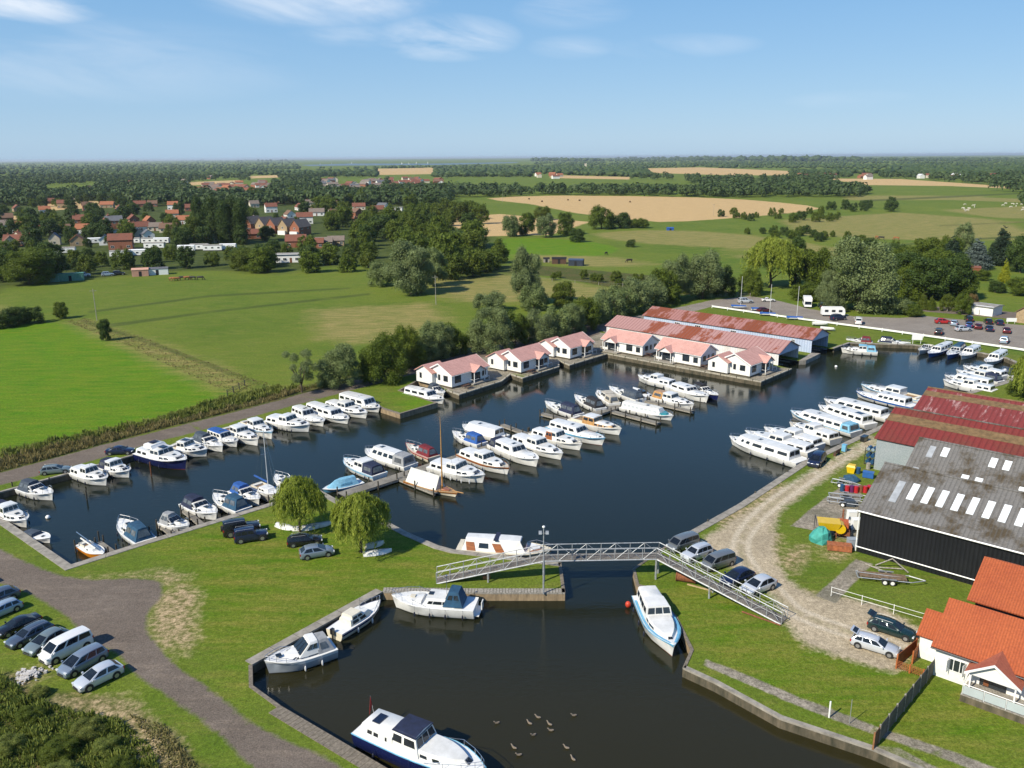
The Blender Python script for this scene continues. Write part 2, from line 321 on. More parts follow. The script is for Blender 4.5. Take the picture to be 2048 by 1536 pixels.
V=np.array([(v[0],v[1]) for v in V]); T=np.array([f for f in Fc if len(f)==3])
cen=V[T].mean(1)
inw=sdf(cen,WATER)>0; ino=sdf(cen,outer)>0
T=T[(~inw)&ino]; cen=cen[(~inw)&ino]
def union(pp,ps):
    r=None
    for p in ps:
        d=sdf(pp,p); r=d if r is None else np.maximum(r,d)
    return r
ATT={n:np.clip(union(V,ps),-30,30) for n,ps in classes}
fc=np.zeros(len(T),int)
for k,ps in ((1,[road,lane,hwy]),(2,[carpark]),(3,[track]),(4,[path1,path2,path3]),(5,[yard])):
    fc[union(cen,ps)>0]=k
# relief: almost flat marsh, low rise far away on the left
Z=np.zeros(len(V)); far=V[:,1]>2500
Z[far]=np.clip((V[far,1]-2500)/9000,0,1)*10*np.exp(-((V[far,0]+1500)/3500)**2)
def terrain_mat():
    m=bpy.data.materials.new('terrain'); m.use_nodes=True; t=m.node_tree; l=t.links; b=t.nodes['Principled BSDF']
    tc=t.nodes.new('ShaderNodeTexCoord'); src=tc.outputs['Object']
    def noise(s,d=5,r=.6,vec=None,dist=0):
        n=t.nodes.new('ShaderNodeTexNoise'); n.inputs['Scale'].default_value=s; n.inputs['Detail'].default_value=d; n.inputs['Roughness'].default_value=r; n.inputs['Distortion'].default_value=dist; l.new(vec or src,n.inputs[0]); return n.outputs[0]
    def mr(x,a,bb,c=0,d=1):
        n=t.nodes.new('ShaderNodeMapRange'); n.inputs[1].default_value=a; n.inputs[2].default_value=bb; n.inputs[3].default_value=c; n.inputs[4].default_value=d; l.new(x,n.inputs[0]); return n.outputs[0]
    def mix(f,a,bb,mode='MIX'):
        n=t.nodes.new('ShaderNodeMix'); n.data_type='RGBA'; n.blend_type=mode
        for i,v in ((0,f),(6,a),(7,bb)):
            if isinstance(v,(int,float)): n.inputs[i].default_value=v
            elif isinstance(v,tuple): n.inputs[i].default_value=(*v,1)
            else: l.new(v,n.inputs[i])
        return n.outputs[2]
    def math_(op,a,bb):
        n=t.nodes.new('ShaderNodeMath'); n.operation=op
        for i,v in enumerate((a,bb)):
            if isinstance(v,(int,float)): n.inputs[i].default_value=v
            else: l.new(v,n.inputs[i])
        return n.outputs[0]
    mp=t.nodes.new('ShaderNodeMapping'); mp.inputs['Rotation'].default_value=(0,0,R(-38)); mp.inputs['Scale'].default_value=(.35,1.6,1); l.new(src,mp.inputs[0])
    big=noise(.018,6,.6,dist=.6); med=noise(.16,6,.65); sm=noise(1.3,5,.7); fine=noise(7,3,.7); strk=noise(.35,6,.7,mp.outputs[0])
    # pasture
    c=mix(mr(big,.35,.65),(.080,.138,.012),(.142,.178,.022))
    c=mix(mr(med,.42,.68),c,(.130,.172,.022))
    c=mix(mr(strk,.50,.74,0,.55),c,(.215,.185,.05))
    c=mix(mr(noise(.45,6,.8,dist=.5),.54,.66,0,.55),c,(.070,.098,.016))
    def att(n):
        a=t.nodes.new('ShaderNodeAttribute'); a.attribute_name=n; return a.outputs['Fac']
    def mask(n,amp_s,amp_m,w_):
        x=att(n); x=math_('ADD',x,mr(sm,.25,.75,-amp_s,amp_s)); x=math_('ADD',x,mr(med,.25,.75,-amp_m,amp_m)); return mr(x,-w_,w_)
    c=mix(mask('lush',.4,1.6,1.6),c,mix(mr(strk,.38,.68),mix(mr(med,.35,.65),(.058,.165,.004),(.092,.200,.005)),(.155,.200,.014)))
    c=mix(mask('lawn',.5,1.8,1.8),c,mix(mr(strk,.36,.66),mix(mr(med,.35,.65),(.064,.140,.005),(.098,.168,.008)),mix(mr(sm,.3,.7),(.145,.170,.018),(.20,.185,.04))))
    c=mix(mask('dry',.5,3,4),c,mix(mr(strk,.4,.62),(.16,.175,.04),(.30,.24,.085)))
    c=mix(mask('rough',.6,1.2,.7),c,mix(mr(sm,.35,.65),(.050,.072,.014),mix(mr(med,.4,.6),(.15,.11,.045),(.085,.10,.022))))
    c=mix(math_('MULTIPLY',mask('ditch',.45,.6,.6),.6),c,(.045,.065,.016))
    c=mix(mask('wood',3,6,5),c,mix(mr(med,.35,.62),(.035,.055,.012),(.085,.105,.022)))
    c=mix(mask('stub',.2,2,1.5),c,mix(mr(strk,.35,.65),(.44,.30,.135),(.58,.40,.19)))
    c=mix(mask('bare',.7,1.3,1.1),c,mix(mr(sm,.38,.6),(.16,.155,.05),(.40,.30,.175)))
    gr=mix(mr(med,.4,.6),mix(mr(sm,.25,.75),(.41,.335,.225),(.48,.40,.28)),(.35,.29,.20))
    rd=math_('ADD',att('rutd'),mr(med,.25,.75,-.25,.25)); rr_=math_('ABSOLUTE',math_('SUBTRACT',rd,.85),0.0)
    gr=mix(mr(rr_,.15,.5,.75,0),gr,(.52,.45,.34)); gr=mix(mr(rd,.0,.45,.35,0),gr,(.14,.15,.05))
    c=mix(mask('grav',.55,.7,.55),c,gr)
    pv=mix(mr(sm,.35,.65),(.23,.20,.155),(.33,.29,.23)); pv=mix(mr(med,.45,.62),pv,(.18,.165,.12))
    c=mix(mask('pave',.1,.15,.12),c,pv)
    ap=mix(mr(med,.35,.65),(.150,.122,.098),(.200,.165,.135)); ap=mix(mr(sm,.4,.7),ap,(.12,.096,.078)); ap=mix(mr(strk,.52,.7,0,.5),ap,(.27,.215,.165))
    c=mix(mask('asph',.22,.3,.22),c,ap)
    cpk=mix(mr(med,.35,.65),(.235,.205,.175),(.31,.275,.235)); cpk=mix(mr(sm,.42,.7),cpk,(.19,.165,.14)); c=mix(mask('cpark',.2,.3,.22),c,cpk)
    c=mix(1.0,c,mr(fine,.28,.72,.60,1.38),'MULTIPLY'); c=mix(1.0,c,mr(noise(2.6,4,.75),.3,.7,.74,1.24),'MULTIPLY'); c=mix(1.0,c,mr(sm,.25,.75,.84,1.15),'MULTIPLY')
    l.new(c,b.inputs['Base Color']); b.inputs['Roughness'].default_value=.95; b.inputs['Specular IOR Level'].default_value=.12
    bp=t.nodes.new('ShaderNodeBump'); bp.inputs['Strength'].default_value=.5; bp.inputs['Distance'].default_value=.10; l.new(math_('ADD',fine,sm),bp.inputs['Height']); l.new(bp.outputs[0],b.inputs['Normal'])
    return m
TM=terrain_mat()
RC=pxs((1745,882),(1690,912),(1640,940),(1575,985),(1515,1035),(1482,1085),(1495,1130),(1548,1180),(1590,1222),(1680,1258),(1790,1290))
RC=smooth_poly(RC,4,False); dmin=np.full(len(V),1e9)
for i in range(len(RC)-1):
    a=np.array(RC[i]); b=np.array(RC[i+1]); e_=b-a; w_=V-a; t_=np.clip((w_@e_)/(e_@e_),0,1); dmin=np.minimum(dmin,np.sqrt(((w_-t_[:,None]*e_)**2).sum(1)))
ATT['rutd']=np.clip(dmin,0,5)
def submesh(name,k):
    f=T[fc==k]; idx=np.unique(f); mp=np.zeros(len(V),int); mp[idx]=np.arange(len(idx))
    me=npmesh(name,np.column_stack([V[idx],Z[idx]]),mp[f],[TM])
    for n,a in ATT.items():
        at=me.attributes.new(n,'FLOAT','POINT'); at.data.foreach_set('value',a[idx].astype(np.float32))
    o=link(name,me); o['kind']='structure'; return o
submesh('ground',0)
for nm,k in (('road',1),('car_park',2),('gravel_track',3),('path',4),('yard',5)): submesh(nm,k)
# ---------------- water
def water_mat(name,c,bump,sc1,rough=.03,murk=(.023,.0205,.007)):
    m=bpy.data.materials.new(name); m.use_nodes=True; t=m.node_tree; l=t.links; b=t.nodes['Principled BSDF']
    b.inputs['Base Color'].default_value=(*c,1); b.inputs['Roughness'].default_value=rough; b.inputs['IOR'].default_value=1.333; b.inputs['Specular IOR Level'].default_value=.5
    tc=t.nodes.new('ShaderNodeTexCoord'); mp=t.nodes.new('ShaderNodeMapping'); mp.inputs['Rotation'].default_value=(0,0,R(20)); mp.inputs['Scale'].default_value=(.7,1.5,1); l.new(tc.outputs['Object'],mp.inputs[0])
    sp=t.nodes.new('ShaderNodeSeparateXYZ'); l.new(tc.outputs['Object'],sp.inputs[0]); sr=t.nodes.new('ShaderNodeMapRange'); sr.inputs[1].default_value=62; sr.inputs[2].default_value=82; l.new(sp.outputs[1],sr.inputs[0])
    cm=t.nodes.new('ShaderNodeMix'); cm.data_type='RGBA'; l.new(sr.outputs[0],cm.inputs[0]); cm.inputs[6].default_value=(*(murk if name=='marina_water' else c),1); cm.inputs[7].default_value=(*c,1); l.new(cm.outputs[2],b.inputs['Base Color'])
    a=t.nodes.new('ShaderNodeTexNoise'); a.inputs['Scale'].default_value=sc1; a.inputs['Detail'].default_value=5; a.inputs['Roughness'].default_value=.6; l.new(mp.outputs[0],a.inputs[0])
    g=t.nodes.new('ShaderNodeTexNoise'); g.inputs['Scale'].default_value=.035; g.inputs['Detail'].default_value=3; l.new(tc.outputs['Object'],g.inputs[0])
    gr=t.nodes.new('ShaderNodeMapRange'); gr.inputs[1].default_value=.35; gr.inputs[2].default_value=.65; gr.inputs[3].default_value=.25; gr.inputs[4].default_value=1.3; l.new(g.outputs[0],gr.inputs[0])
    mu=t.nodes.new('ShaderNodeMath'); mu.operation='MULTIPLY'; l.new(a.outputs[0],mu.inputs[0]); l.new(gr.outputs[0],mu.inputs[1])
    bp=t.nodes.new('ShaderNodeBump'); bp.inputs['Strength'].default_value=bump; bp.inputs['Distance'].default_value=.05; l.new(mu.outputs[0],bp.inputs['Height']); l.new(bp.outputs[0],b.inputs['Normal'])
    return m
WZ=-.9
mb=MB(); x0=min(p[0] for p in WATER)-3; x1=max(p[0] for p in WATER)+3; y0=min(p[1] for p in WATER)-3; y1=max(p[1] for p in WATER)+3
mb.add([(x0,y0,WZ),(x1,y0,WZ),(x1,y1,WZ),(x0,y1,WZ)],[(0,1,2,3)])
tag(mb.build('water',water_mat('marina_water',(.010,.013,.007),.60,1.5)),None,None,kind='structure')
LK=water_mat('lake_water',(.10,.15,.19),.3,.05,.45)
mb=MB()
for q in (((600,327),(700,324),(870,324),(1040,321),(1030,323),(880,327),(700,328),(620,329)),):
    v=[P(x,y+3,1.2) for x,y in q]; mb.add(v,[tuple(range(len(v)-1,-1,-1))])
tag(mb.build('lake',LK),None,None,kind='structure')
mb=MB(); mb.add([(-60000,12000,-3),(80000,12000,-3),(80000,85000,-3),(-60000,85000,-3)],[(0,1,2,3)])
tag(mb.build('sea',LK),None,None,kind='structure')
# ---------------- quays
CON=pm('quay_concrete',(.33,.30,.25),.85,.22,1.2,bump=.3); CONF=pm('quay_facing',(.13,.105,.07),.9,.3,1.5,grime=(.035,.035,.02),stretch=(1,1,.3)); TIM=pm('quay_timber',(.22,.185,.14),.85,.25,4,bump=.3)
TIMF=pm('timber_facing',(.34,.25,.15),.85,.25,3,stretch=(1,1,.25)); BRD=pm('quay_boards',(.36,.33,.28),.85,.3,6)
def offset_line(p,d):
    o=[]; n=len(p)
    for i in range(n):
        a=Vector(p[max(i-1,0)]); b=Vector(p[i]); c=Vector(p[min(i+1,n-1)])
        t1=(b-a).normalized() if i>0 else (c-b).normalized(); t2=(c-b).normalized() if i<n-1 else t1
        n1=Vector((t1.y,-t1.x)); n2=Vector((t2.y,-t2.x)); m_=(n1+n2)
        m_=m_/max(m_.length_squared,.6)*2*1.0 if m_.length>.3 else n1
        o.append((b.x+m_.x*d,b.y+m_.y*d))
    return o
def strip(mb,p,d0,d1,z0,z1,mi=0):
    a=offset_line(p,d0); b=offset_line(p,d1)
    for i in range(len(p)-1):
        mb.hexa([(*a[i],z0),(*b[i],z0),(*b[i+1],z0),(*a[i+1],z0)],[(*a[i],z1),(*b[i],z1),(*b[i+1],z1),(*a[i+1],z1)],mi)
def quay(label,p,w_,mat,face,joints=2.5,top=.07,posts=None):
    e=empty('quay',(p[0][0],p[0][1],0),0,label,'quay')
    def loc(o): o.location=(-p[0][0],-p[0][1],0); return o
    m=MB(); strip(m,p,-.04,w_,-.12,top)
    if joints:
        a=offset_line(p,-.05); b=offset_line(p,w_+.01)
        for i in range(len(p)-1):
            L=math.dist(p[i],p[i+1]); n=int(L/joints)
            for j in range(1,n):
                t=j/n; A=Vector(a[i]).lerp(Vector(a[i+1]),t); B=Vector(b[i]).lerp(Vector(b[i+1]),t); d=(Vector(p[i+1])-Vector(p[i])).normalized()*.025
                m.hexa([(A.x-d.x,A.y-d.y,top-.02),(A.x+d.x,A.y+d.y,top-.02),(B.x+d.x,B.y+d.y,top-.02),(B.x-d.x,B.y-d.y,top-.02)],[(A.x-d.x,A.y-d.y,top+.004),(A.x+d.x,A.y+d.y,top+.004),(B.x+d.x,B.y+d.y,top+.004),(B.x-d.x,B.y-d.y,top+.004)],1)
    loc(m.build('coping',[mat,CONF],e))
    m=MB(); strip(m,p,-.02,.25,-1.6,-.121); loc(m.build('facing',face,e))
    if posts:
        for i in range(len(p)-1):
            L=math.dist(p[i],p[i+1]); n=max(1,int(L/posts))
            for j in range(n):
                q=Vector(p[i]).lerp(Vector(p[i+1]),(j+.5)/n); mm=MB(); mm.cyl((q.x,q.y,-.55),(0,0,1),.09,1.7,7); loc(mm.build('fender_post',CONF,e))
    return e
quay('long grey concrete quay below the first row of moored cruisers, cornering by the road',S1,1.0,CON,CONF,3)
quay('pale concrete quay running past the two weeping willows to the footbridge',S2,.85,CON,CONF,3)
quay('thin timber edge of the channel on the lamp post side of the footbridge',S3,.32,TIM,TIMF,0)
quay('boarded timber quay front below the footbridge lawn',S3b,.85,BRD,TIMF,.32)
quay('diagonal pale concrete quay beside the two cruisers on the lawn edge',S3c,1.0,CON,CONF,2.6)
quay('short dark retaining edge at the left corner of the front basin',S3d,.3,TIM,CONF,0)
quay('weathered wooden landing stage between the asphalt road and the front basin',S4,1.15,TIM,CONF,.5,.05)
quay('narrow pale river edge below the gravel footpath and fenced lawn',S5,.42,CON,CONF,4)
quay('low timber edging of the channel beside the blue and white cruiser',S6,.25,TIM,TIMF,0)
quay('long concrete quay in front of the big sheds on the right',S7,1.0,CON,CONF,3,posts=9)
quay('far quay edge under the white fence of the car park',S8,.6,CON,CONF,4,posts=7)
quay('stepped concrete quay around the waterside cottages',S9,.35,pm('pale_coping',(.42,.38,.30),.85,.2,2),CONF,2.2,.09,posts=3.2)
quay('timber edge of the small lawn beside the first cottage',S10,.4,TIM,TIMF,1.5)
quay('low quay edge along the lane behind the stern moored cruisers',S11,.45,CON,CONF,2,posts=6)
fe=MB()
ff=[FING[0],FING[1],b1a,b2b]
fe.hexa([(p[0],p[1],-1.4) for p in ff][::-1],[(p[0],p[1],.06) for p in ff][::-1])
tag(fe.build('boathouse_pier',CON),'stubby concrete pier between the mouths of the two boathouses','pier')
# ---------------- jetties
DECK=banded('jetty_boards',(.27,.25,.21),(.08,.075,.065),0,4.5,.85,'plank',(.18,.165,.14),.4)
PILE=pm('pile_wood',(.07,.06,.045),.9,.3,4)
def jetty(label,a,b,w_,name='jetty',z=-.35,post=5.0,cat='jetty',side=(1,-1)):
    A=P(*a,z); B=P(*b,z); d=B-A; L=d.length
    e=empty(name,(A.x,A.y,WZ),math.atan2(d.y,d.x),label,cat); zt=z-WZ
    m=MB(); m.box(0,L,-w_/2,w_/2,zt-.12,zt); m.build('deck',DECK,e)
    m=MB(); m.box(.02,L-.02,-w_/2-.03,-w_/2+.06,zt-.34,zt-.13); m.box(.02,L-.02,w_/2-.06,w_/2+.03,zt-.34,zt-.13); m.build('side_beam',BRD,e)
    n=max(1,int(L/post))
    for i in range(n+1):
        for s in side:
            m=MB(); m.cyl((min(max(L*i/n,.15),L-.15),s*(w_/2+.12),.2),(0,0,1),.10,2.2,8); m.build('pile',PILE,e)
    return e
jetty('main timber jetty crossing the middle of the marina',(682,989),(1303,790),2.0)
G='finger pontoons off the jetty and quay'
for lab,a,b,w_ in (('finger pontoon beside the wooden gaff yacht',(800,955),(876,985),1.1),('finger pontoon beside the cruiser with navy canopy, far side of the jetty',(1083,826),(1140,840),1.0),
    ('empty finger pontoon reaching left from the middle of the jetty',(1003,848),(1052,866),.9),('finger pontoon beside the white covered day launch',(1225,822),(1318,846),1.0),
    ('finger pontoon beside the cruiser with the tan canopy',(1290,800),(1386,822),1.0),('short finger pontoon at the far end of the jetty',(1286,785),(1340,798),1.0),
    ('finger pontoon beside the small yacht with orange hull',(198,1084),(226,1104),.7),('finger pontoon beside the grey canopied cruiser by the lower quay',(320,1048),(352,1072),.7),
    ('finger pontoon beside the navy topped cruiser by the lower quay',(368,1018),(404,1048),.7),('finger pontoon left of the white yacht by the lower quay',(500,978),(545,1000),.7)):
    jetty(lab,a,b,w_,'finger_pontoon',-.4,3.0,'pontoon')['group']=G
# ================================================================ BUILDINGS
WHITE=pm('white_weatherboard',(.80,.79,.76),.6,.05,3,grime=(.70,.69,.65)); WTRIM=pm('white_trim',(.82,.82,.80),.45,.03,3)
GLASS=pm('window_glass',(.03,.04,.05),.08,.3,.6,spec=.8); DARK=pm('dark_interior',(.012,.012,.014),.9,.2,1); DOORW=pm('door_wood',(.22,.08,.03),.5,.2,3)
FRAME=pm('dark_frame',(.03,.03,.035),.5,.1,3); METAL=pm('galvanised',(.42,.44,.45),.45,.12,5,metal=.5); CHIM=pm('chimney_brick',(.30,.12,.07),.9,.25,4)
PINK=banded('pink_tiles',(.60,.335,.285),(.38,.19,.155),1,2.6,.75,'plank',(.50,.27,.23),.5,pth=(.4,.65))
def prism_roof(mb,x0,x1,y0,y1,z,rise,th=.16,mi=0,hip=0.0,skip_back=False):
    """two pitched slabs with the ridge along x; eaves at y0,y1"""
    ym=(y0+y1)/2
    a=[(x0,y0,z),(x1,y0,z),(x1-hip,ym,z+rise),(x0+hip,ym,z+rise)]; mb.slab(a,th,mi)
    b=[(x1,y1,z),(x0,y1,z),(x0+hip,ym,z+rise),(x1-hip,ym,z+rise)]; mb.slab(b,th,mi)
    if hip:
        mb.slab([(x1,y0,z),(x1,y1,z),(x1-hip,ym,z+rise)],th,mi); mb.slab([(x0,y1,z),(x0,y0,z),(x0+hip,ym,z+rise)],th,mi)
def gwall(mb,x0,x1,y0,y1,z0,z1,rise,mi=0,gables=True):
    ym=(y0+y1)/2
    v=[(x0,y0,z0),(x1,y0,z0),(x1,y1,z0),(x0,y1,z0),(x0,y0,z1),(x1,y0,z1),(x1,y1,z1),(x0,y1,z1)]
    f=[(0,1,5,4),(2,3,7,6)]
    if gables: v+=[(x1,ym,z1+rise),(x0,ym,z1+rise)]; f+=[(1,2,6,8,5),(3,0,4,9,7),(4,5,8,9),(6,7,9,8)]
    else: f+=[(1,2,6,5),(3,0,4,7),(4,5,6,7)]
    mb.add(v,f,mi)
def swapxy(mb,start): # turn the geometry added since `start` so that the ridge runs along y
    for i in range(start[0],len(mb.v)):
        x,y,z=mb.v[i]; mb.v[i]=(y,x,z)
    for i in range(start[1],len(mb.f)): mb.f[i]=tuple(reversed(mb.f[i]))
_wc={}
def window(e,x,y,z,w_,h,face,parent_name='window',mat=None,bars=1,frame=None,name='window'):
    """face: '-y','+y','-x','+x' outward direction. frame + pane, proud of the wall"""
    key=(round(w_,2),round(h,2),face,bars,(mat or GLASS).name,(frame or WTRIM).name)
    if key not in _wc:
        def bx(m,a0,a1,d0,d1,z0,z1):
            if face=='-y': m.box(a0,a1,-d1,-d0,z0,z1)
            if face=='+y': m.box(a0,a1,d0,d1,z0,z1)
            if face=='-x': m.box(-d1,-d0,a0,a1,z0,z1)
            if face=='+x': m.box(d0,d1,a0,a1,z0,z1)
        f=MB(); t=.07
        bx(f,-w_/2,-w_/2+t,.0,.06,t,h-t); bx(f,w_/2-t,w_/2,.0,.06,t,h-t); bx(f,-w_/2,w_/2,.0,.06,0,t); bx(f,-w_/2,w_/2,.0,.06,h-t,h)
        for i in range(bars): 
            c=-w_/2+w_*(i+1)/(bars+1); bx(f,c-.03,c+.03,.0,.055,t,h-t)
        p=MB(); bx(p,-w_/2+t,w_/2-t,.0,.03,t,h-t)
        _wc[key]=(f.mesh('window',frame or WTRIM),p.mesh('pane',mat or GLASS))
    a=link(name,_wc[key][0],e); a.location=(x,y,z); b=link('pane',_wc[key][1],a); return a
def bush_pot(e,x,y): pass
def cottage(px,rz,label,fac=11.2,dep=7.0,porch=.66,wing=True,lamp=True):
    p=P(*px); e=empty('waterside_cottage',(p.x,p.y,.09),R(rz),label,'cottage','white cottages along the water')
    h=2.75; rise=1.75; ov=.35
    m=MB(); gwall(m,0,fac,0,dep,.25,h,rise); 
    m2=MB(); m2.box(-.05,fac+.05,-.05,dep+.05,0,.25); m2.build('plinth',CONF,e)
    st=(len(m.v),len(m.f))
    pw=3.0; pc=fac*porch; py=-1.1
    gwall(m,py,2.0,pc-pw/2,pc+pw/2,h-.45,h-.15,1.0); swapxy(m,st)
    if wing: gwall(m,-.9,3.0,dep-2.4,dep+2.2,.25,h-.1,1.3)
    m.build('wall',WHITE,e)
    r=MB(); prism_roof(r,-ov,fac+ov,-ov,dep+ov,h-.08,rise+.17)
    if wing:
        prism_roof(r,-1.25,3.5,dep-2.8,dep+2.6,h-.2,1.45)
    r.build('roof',PINK,e)
    st=(0,0); r2=MB(); prism_roof(r2,py-.3,dep*.42,pc-pw/2-.3,pc+pw/2+.3,h-.3,1.18,.12); swapxy(r2,st); r2.build('porch_roof',PINK,e)
    d=MB(); d.box(pc-pw/2-.9,pc+pw/2+.9,py-.5,-.03,0,.22); d.build('deck',BRD,e)
    for s in (-1,1):
        q=MB(); q.box(pc+s*pw/2-.06,pc+s*pw/2+.06,py-.02,py+.1,.22,h-.3); q.build('porch_post',WTRIM,e)
        q=MB(); xx=pc+s*(pw/2+.85)
        q.tube([(xx,-.05,1.05),(xx,py-.45,1.05)],.03,4); q.tube([(xx,py-.45,.22),(xx,py-.45,1.07)],.03,4); q.tube([(xx,py-.45,1.05),(pc+s*.6,py-.45,1.05)],.03,4); q.build('railing',WTRIM,e)
    window(e,pc,-.0,.25,2.5,2.1,'-y',bars=2,frame=FRAME,name='patio_door')
    xs=[1.7,fac-1.1] if porch>.5 else [fac-3.6,fac-1.2,.8]
    for i,x in enumerate(xs): window(e,x,-.0,.85,1.7 if i==0 else 1.1,1.5 if i==0 else 1.2,'-y',bars=1,frame=FRAME)
    for y,w_ in ((dep*.24,1.2),(dep*.5,.6),(dep*.78,1.1)):
        window(e,-.0,y,1.15,w_,1.15,'-x',bars=1 if w_>.8 else 0,frame=FRAME); window(e,fac,y,1.15,w_,1.1,'+x',bars=1 if w_>.8 else 0,frame=FRAME)
    if wing: window(e,-.9,dep+.9,1.1,.6,1.1,'-x',bars=0,frame=FRAME)
    for s in (0,1):
        b=MB(); yy=-ov if s==0 else dep+ov
        b.tube([(-ov,yy-(.06 if s==0 else -.06),h-.22),(fac+ov,yy-(.06 if s==0 else -.06),h-.22)],.06,5); b.build('gutter',WTRIM,e)
    # barge boards on the gable ends
    for x in (-ov-.03,fac+ov+.0):
        b=MB(); ym=dep/2
        for s in (-1,1): b.hexa([(x,ym+s*(dep/2+ov),h-.34),(x+.03,ym+s*(dep/2+ov),h-.34),(x+.03,ym,h+rise-.13),(x,ym,h+rise-.13)],[(x,ym+s*(dep/2+ov),h-.06),(x+.03,ym+s*(dep/2+ov),h-.06),(x+.03,ym,h+rise+.12),(x,ym,h+rise+.12)])
        b.build('barge_board',WTRIM,e)
    return e
cottage((904,778),49,'white cottage with pink roof nearest the small lawn and slipway',fac=10.4)
cottage((1042,748),49,'white cottage with pink roof, middle one of the stepped row along the lane',fac=9.4,dep=6.4)
cottage((1140,720),49,'white cottage with pink roof at the inner corner of the cottage quay',fac=8.6,dep=6.4)
cottage((1205,700),-43,'white cottage with pink roof and porch, directly in front of the rusty boathouse left end',porch=.26,wing=False,dep=6.6)
cottage((1312,720),-43,'white cottage with pink roof and porch, second from the corner, before the rusty boathouse',porch=.26,wing=False,dep=6.6)
cottage((1499,756),46,'white cottage with pink roof standing on the outer tip of the cottage quay',fac=8.5,porch=.72)
# pergola frames, tables etc on the terrace
TABLE=pm('garden_furniture',(.10,.05,.03),.7,.2,3)
def picnic(px,rz,label):
    p=P(*px); e=empty('picnic_table',(p.x,p.y,.06),R(rz),label,'picnic table','dark tables on the cottage terrace')
    m=MB(); m.box(-.8,.8,-.38,.38,.70,.75); m.build('table_top',TABLE,e)
    for s in (-1,1):
        m=MB(); m.box(-.8,.8,s*.75-.14,s*.75+.14,.42,.46); m.build('bench_seat',TABLE,e)
        m=MB(); m.tube([(s*.6,-.75,0),(s*.6,-.2,.7)],.04,4); m.tube([(s*.6,.75,0),(s*.6,.2,.7)],.04,4); m.tube([(s*.6,-.8,.4),(s*.6,.8,.4)],.04,4); m.build('leg_frame',TABLE,e)
picnic((1298,714),-43,'dark picnic table between the two porch cottages on the terrace'); picnic((1408,738),-43,'dark picnic table right of the second porch cottage')
picnic((934,777),49,'dark picnic table by the deck of the cottage nearest the small lawn'); picnic((1063,747),49,'dark picnic table by the deck of the middle stepped cottage')
# ---------------- boathouses
RUST=banded('rusty_sheet',(.34,.165,.15),(.17,.065,.05),0,1.1,.85,'corr',(.20,.055,.024),.22,pth=(.48,.53),streak=(.8,.05,1))
RUST2=banded('faded_rust_sheet',(.38,.215,.20),(.20,.09,.08),0,1.1,.85,'corr',(.23,.06,.026),.16,pth=(.52,.555),streak=(.7,.04,1))
BLUEW=banded('pale_blue_cladding',(.42,.50,.66),(.25,.31,.45),0,1.6,.6,'corr',(.50,.56,.68),.3)
WHW=banded('white_cladding',(.72,.72,.72),(.5,.5,.5),0,1.6,.6,'corr',(.6,.58,.55),.3)
def boathouse(px,rz,L,W,h,rise,roof,wall,label,wins):
    p=P(*px); e=empty('boathouse',(p.x,p.y,0),R(rz),label,'boathouse')
    # local: x from mouth (0) back to -L ; y 0..W
    m=MB(); m.box(-L,-.02,0,.15,-.8,h); m.build('side_wall',wall,e)
    m=MB(); m.box(-L,-.02,W-.15,W,-.8,h); m.build('side_wall',wall,e)
    m=MB(); m.add([(-L,0,0),(-L,W,0),(-L,W,h),(-L,W/2,h+rise),(-L,0,h),(-L+.12,0,0),(-L+.12,W,0),(-L+.12,W,h),(-L+.12,W/2,h+rise),(-L+.12,0,h)],[(4,3,2,1,0),(5,6,7,8,9),(0,1,6,5),(1,2,7,6),(2,3,8,7),(3,4,9,8),(4,0,5,9)]); m.build('end_wall',wall,e)
    m=MB(); m.add([(0,0,h-.5),(0,W,h-.5),(0,W,h),(0,W/2,h+rise),(0,0,h),(-.12,0,h-.5),(-.12,W,h-.5),(-.12,W,h),(-.12,W/2,h+rise),(-.12,0,h)],[(0,1,2,3,4),(9,8,7,6,5),(5,6,1,0),(6,7,2,1),(7,8,3,2),(8,9,4,3),(9,5,0,4)]); m.build('gable_panel',BLUEW,e)
    m=MB(); prism_roof(m,-L-.3,.35,-.35,W+.35,h-.02,rise+.12,.1); m.build('roof',roof,e)
    m=MB(); m.box(-L+.1,-.5,W*.33,W*.36,-.6,-.35); m.box(-L+.1,-.5,W*.66,W*.69,-.6,-.35); m.build('inner_walkway',BRD,e)
    for x,w_ in wins: window(e,-x,0,h*.5,w_,h*.32,'-y',bars=2)
    m=MB(); m.box(-L,-.0,-.10,-.05,h-.18,h-.02); m.build('fascia',WTRIM,e)
    return e
d1=R(46)
boathouse((1556,731),-43.6,46.5,9.6,2.75,1.9,RUST2,WHW,'boathouse with patchy rusty pink roof right behind the porch cottages',[])
boathouse((1622,706),-43.6,46.5,8.9,3.2,1.75,RUST,BLUEW,'longer looking pale blue boathouse with red rusty roof beside the car park fence',[(4.5,.9),(20,1.6),(30,1.6),(36,1.6)])
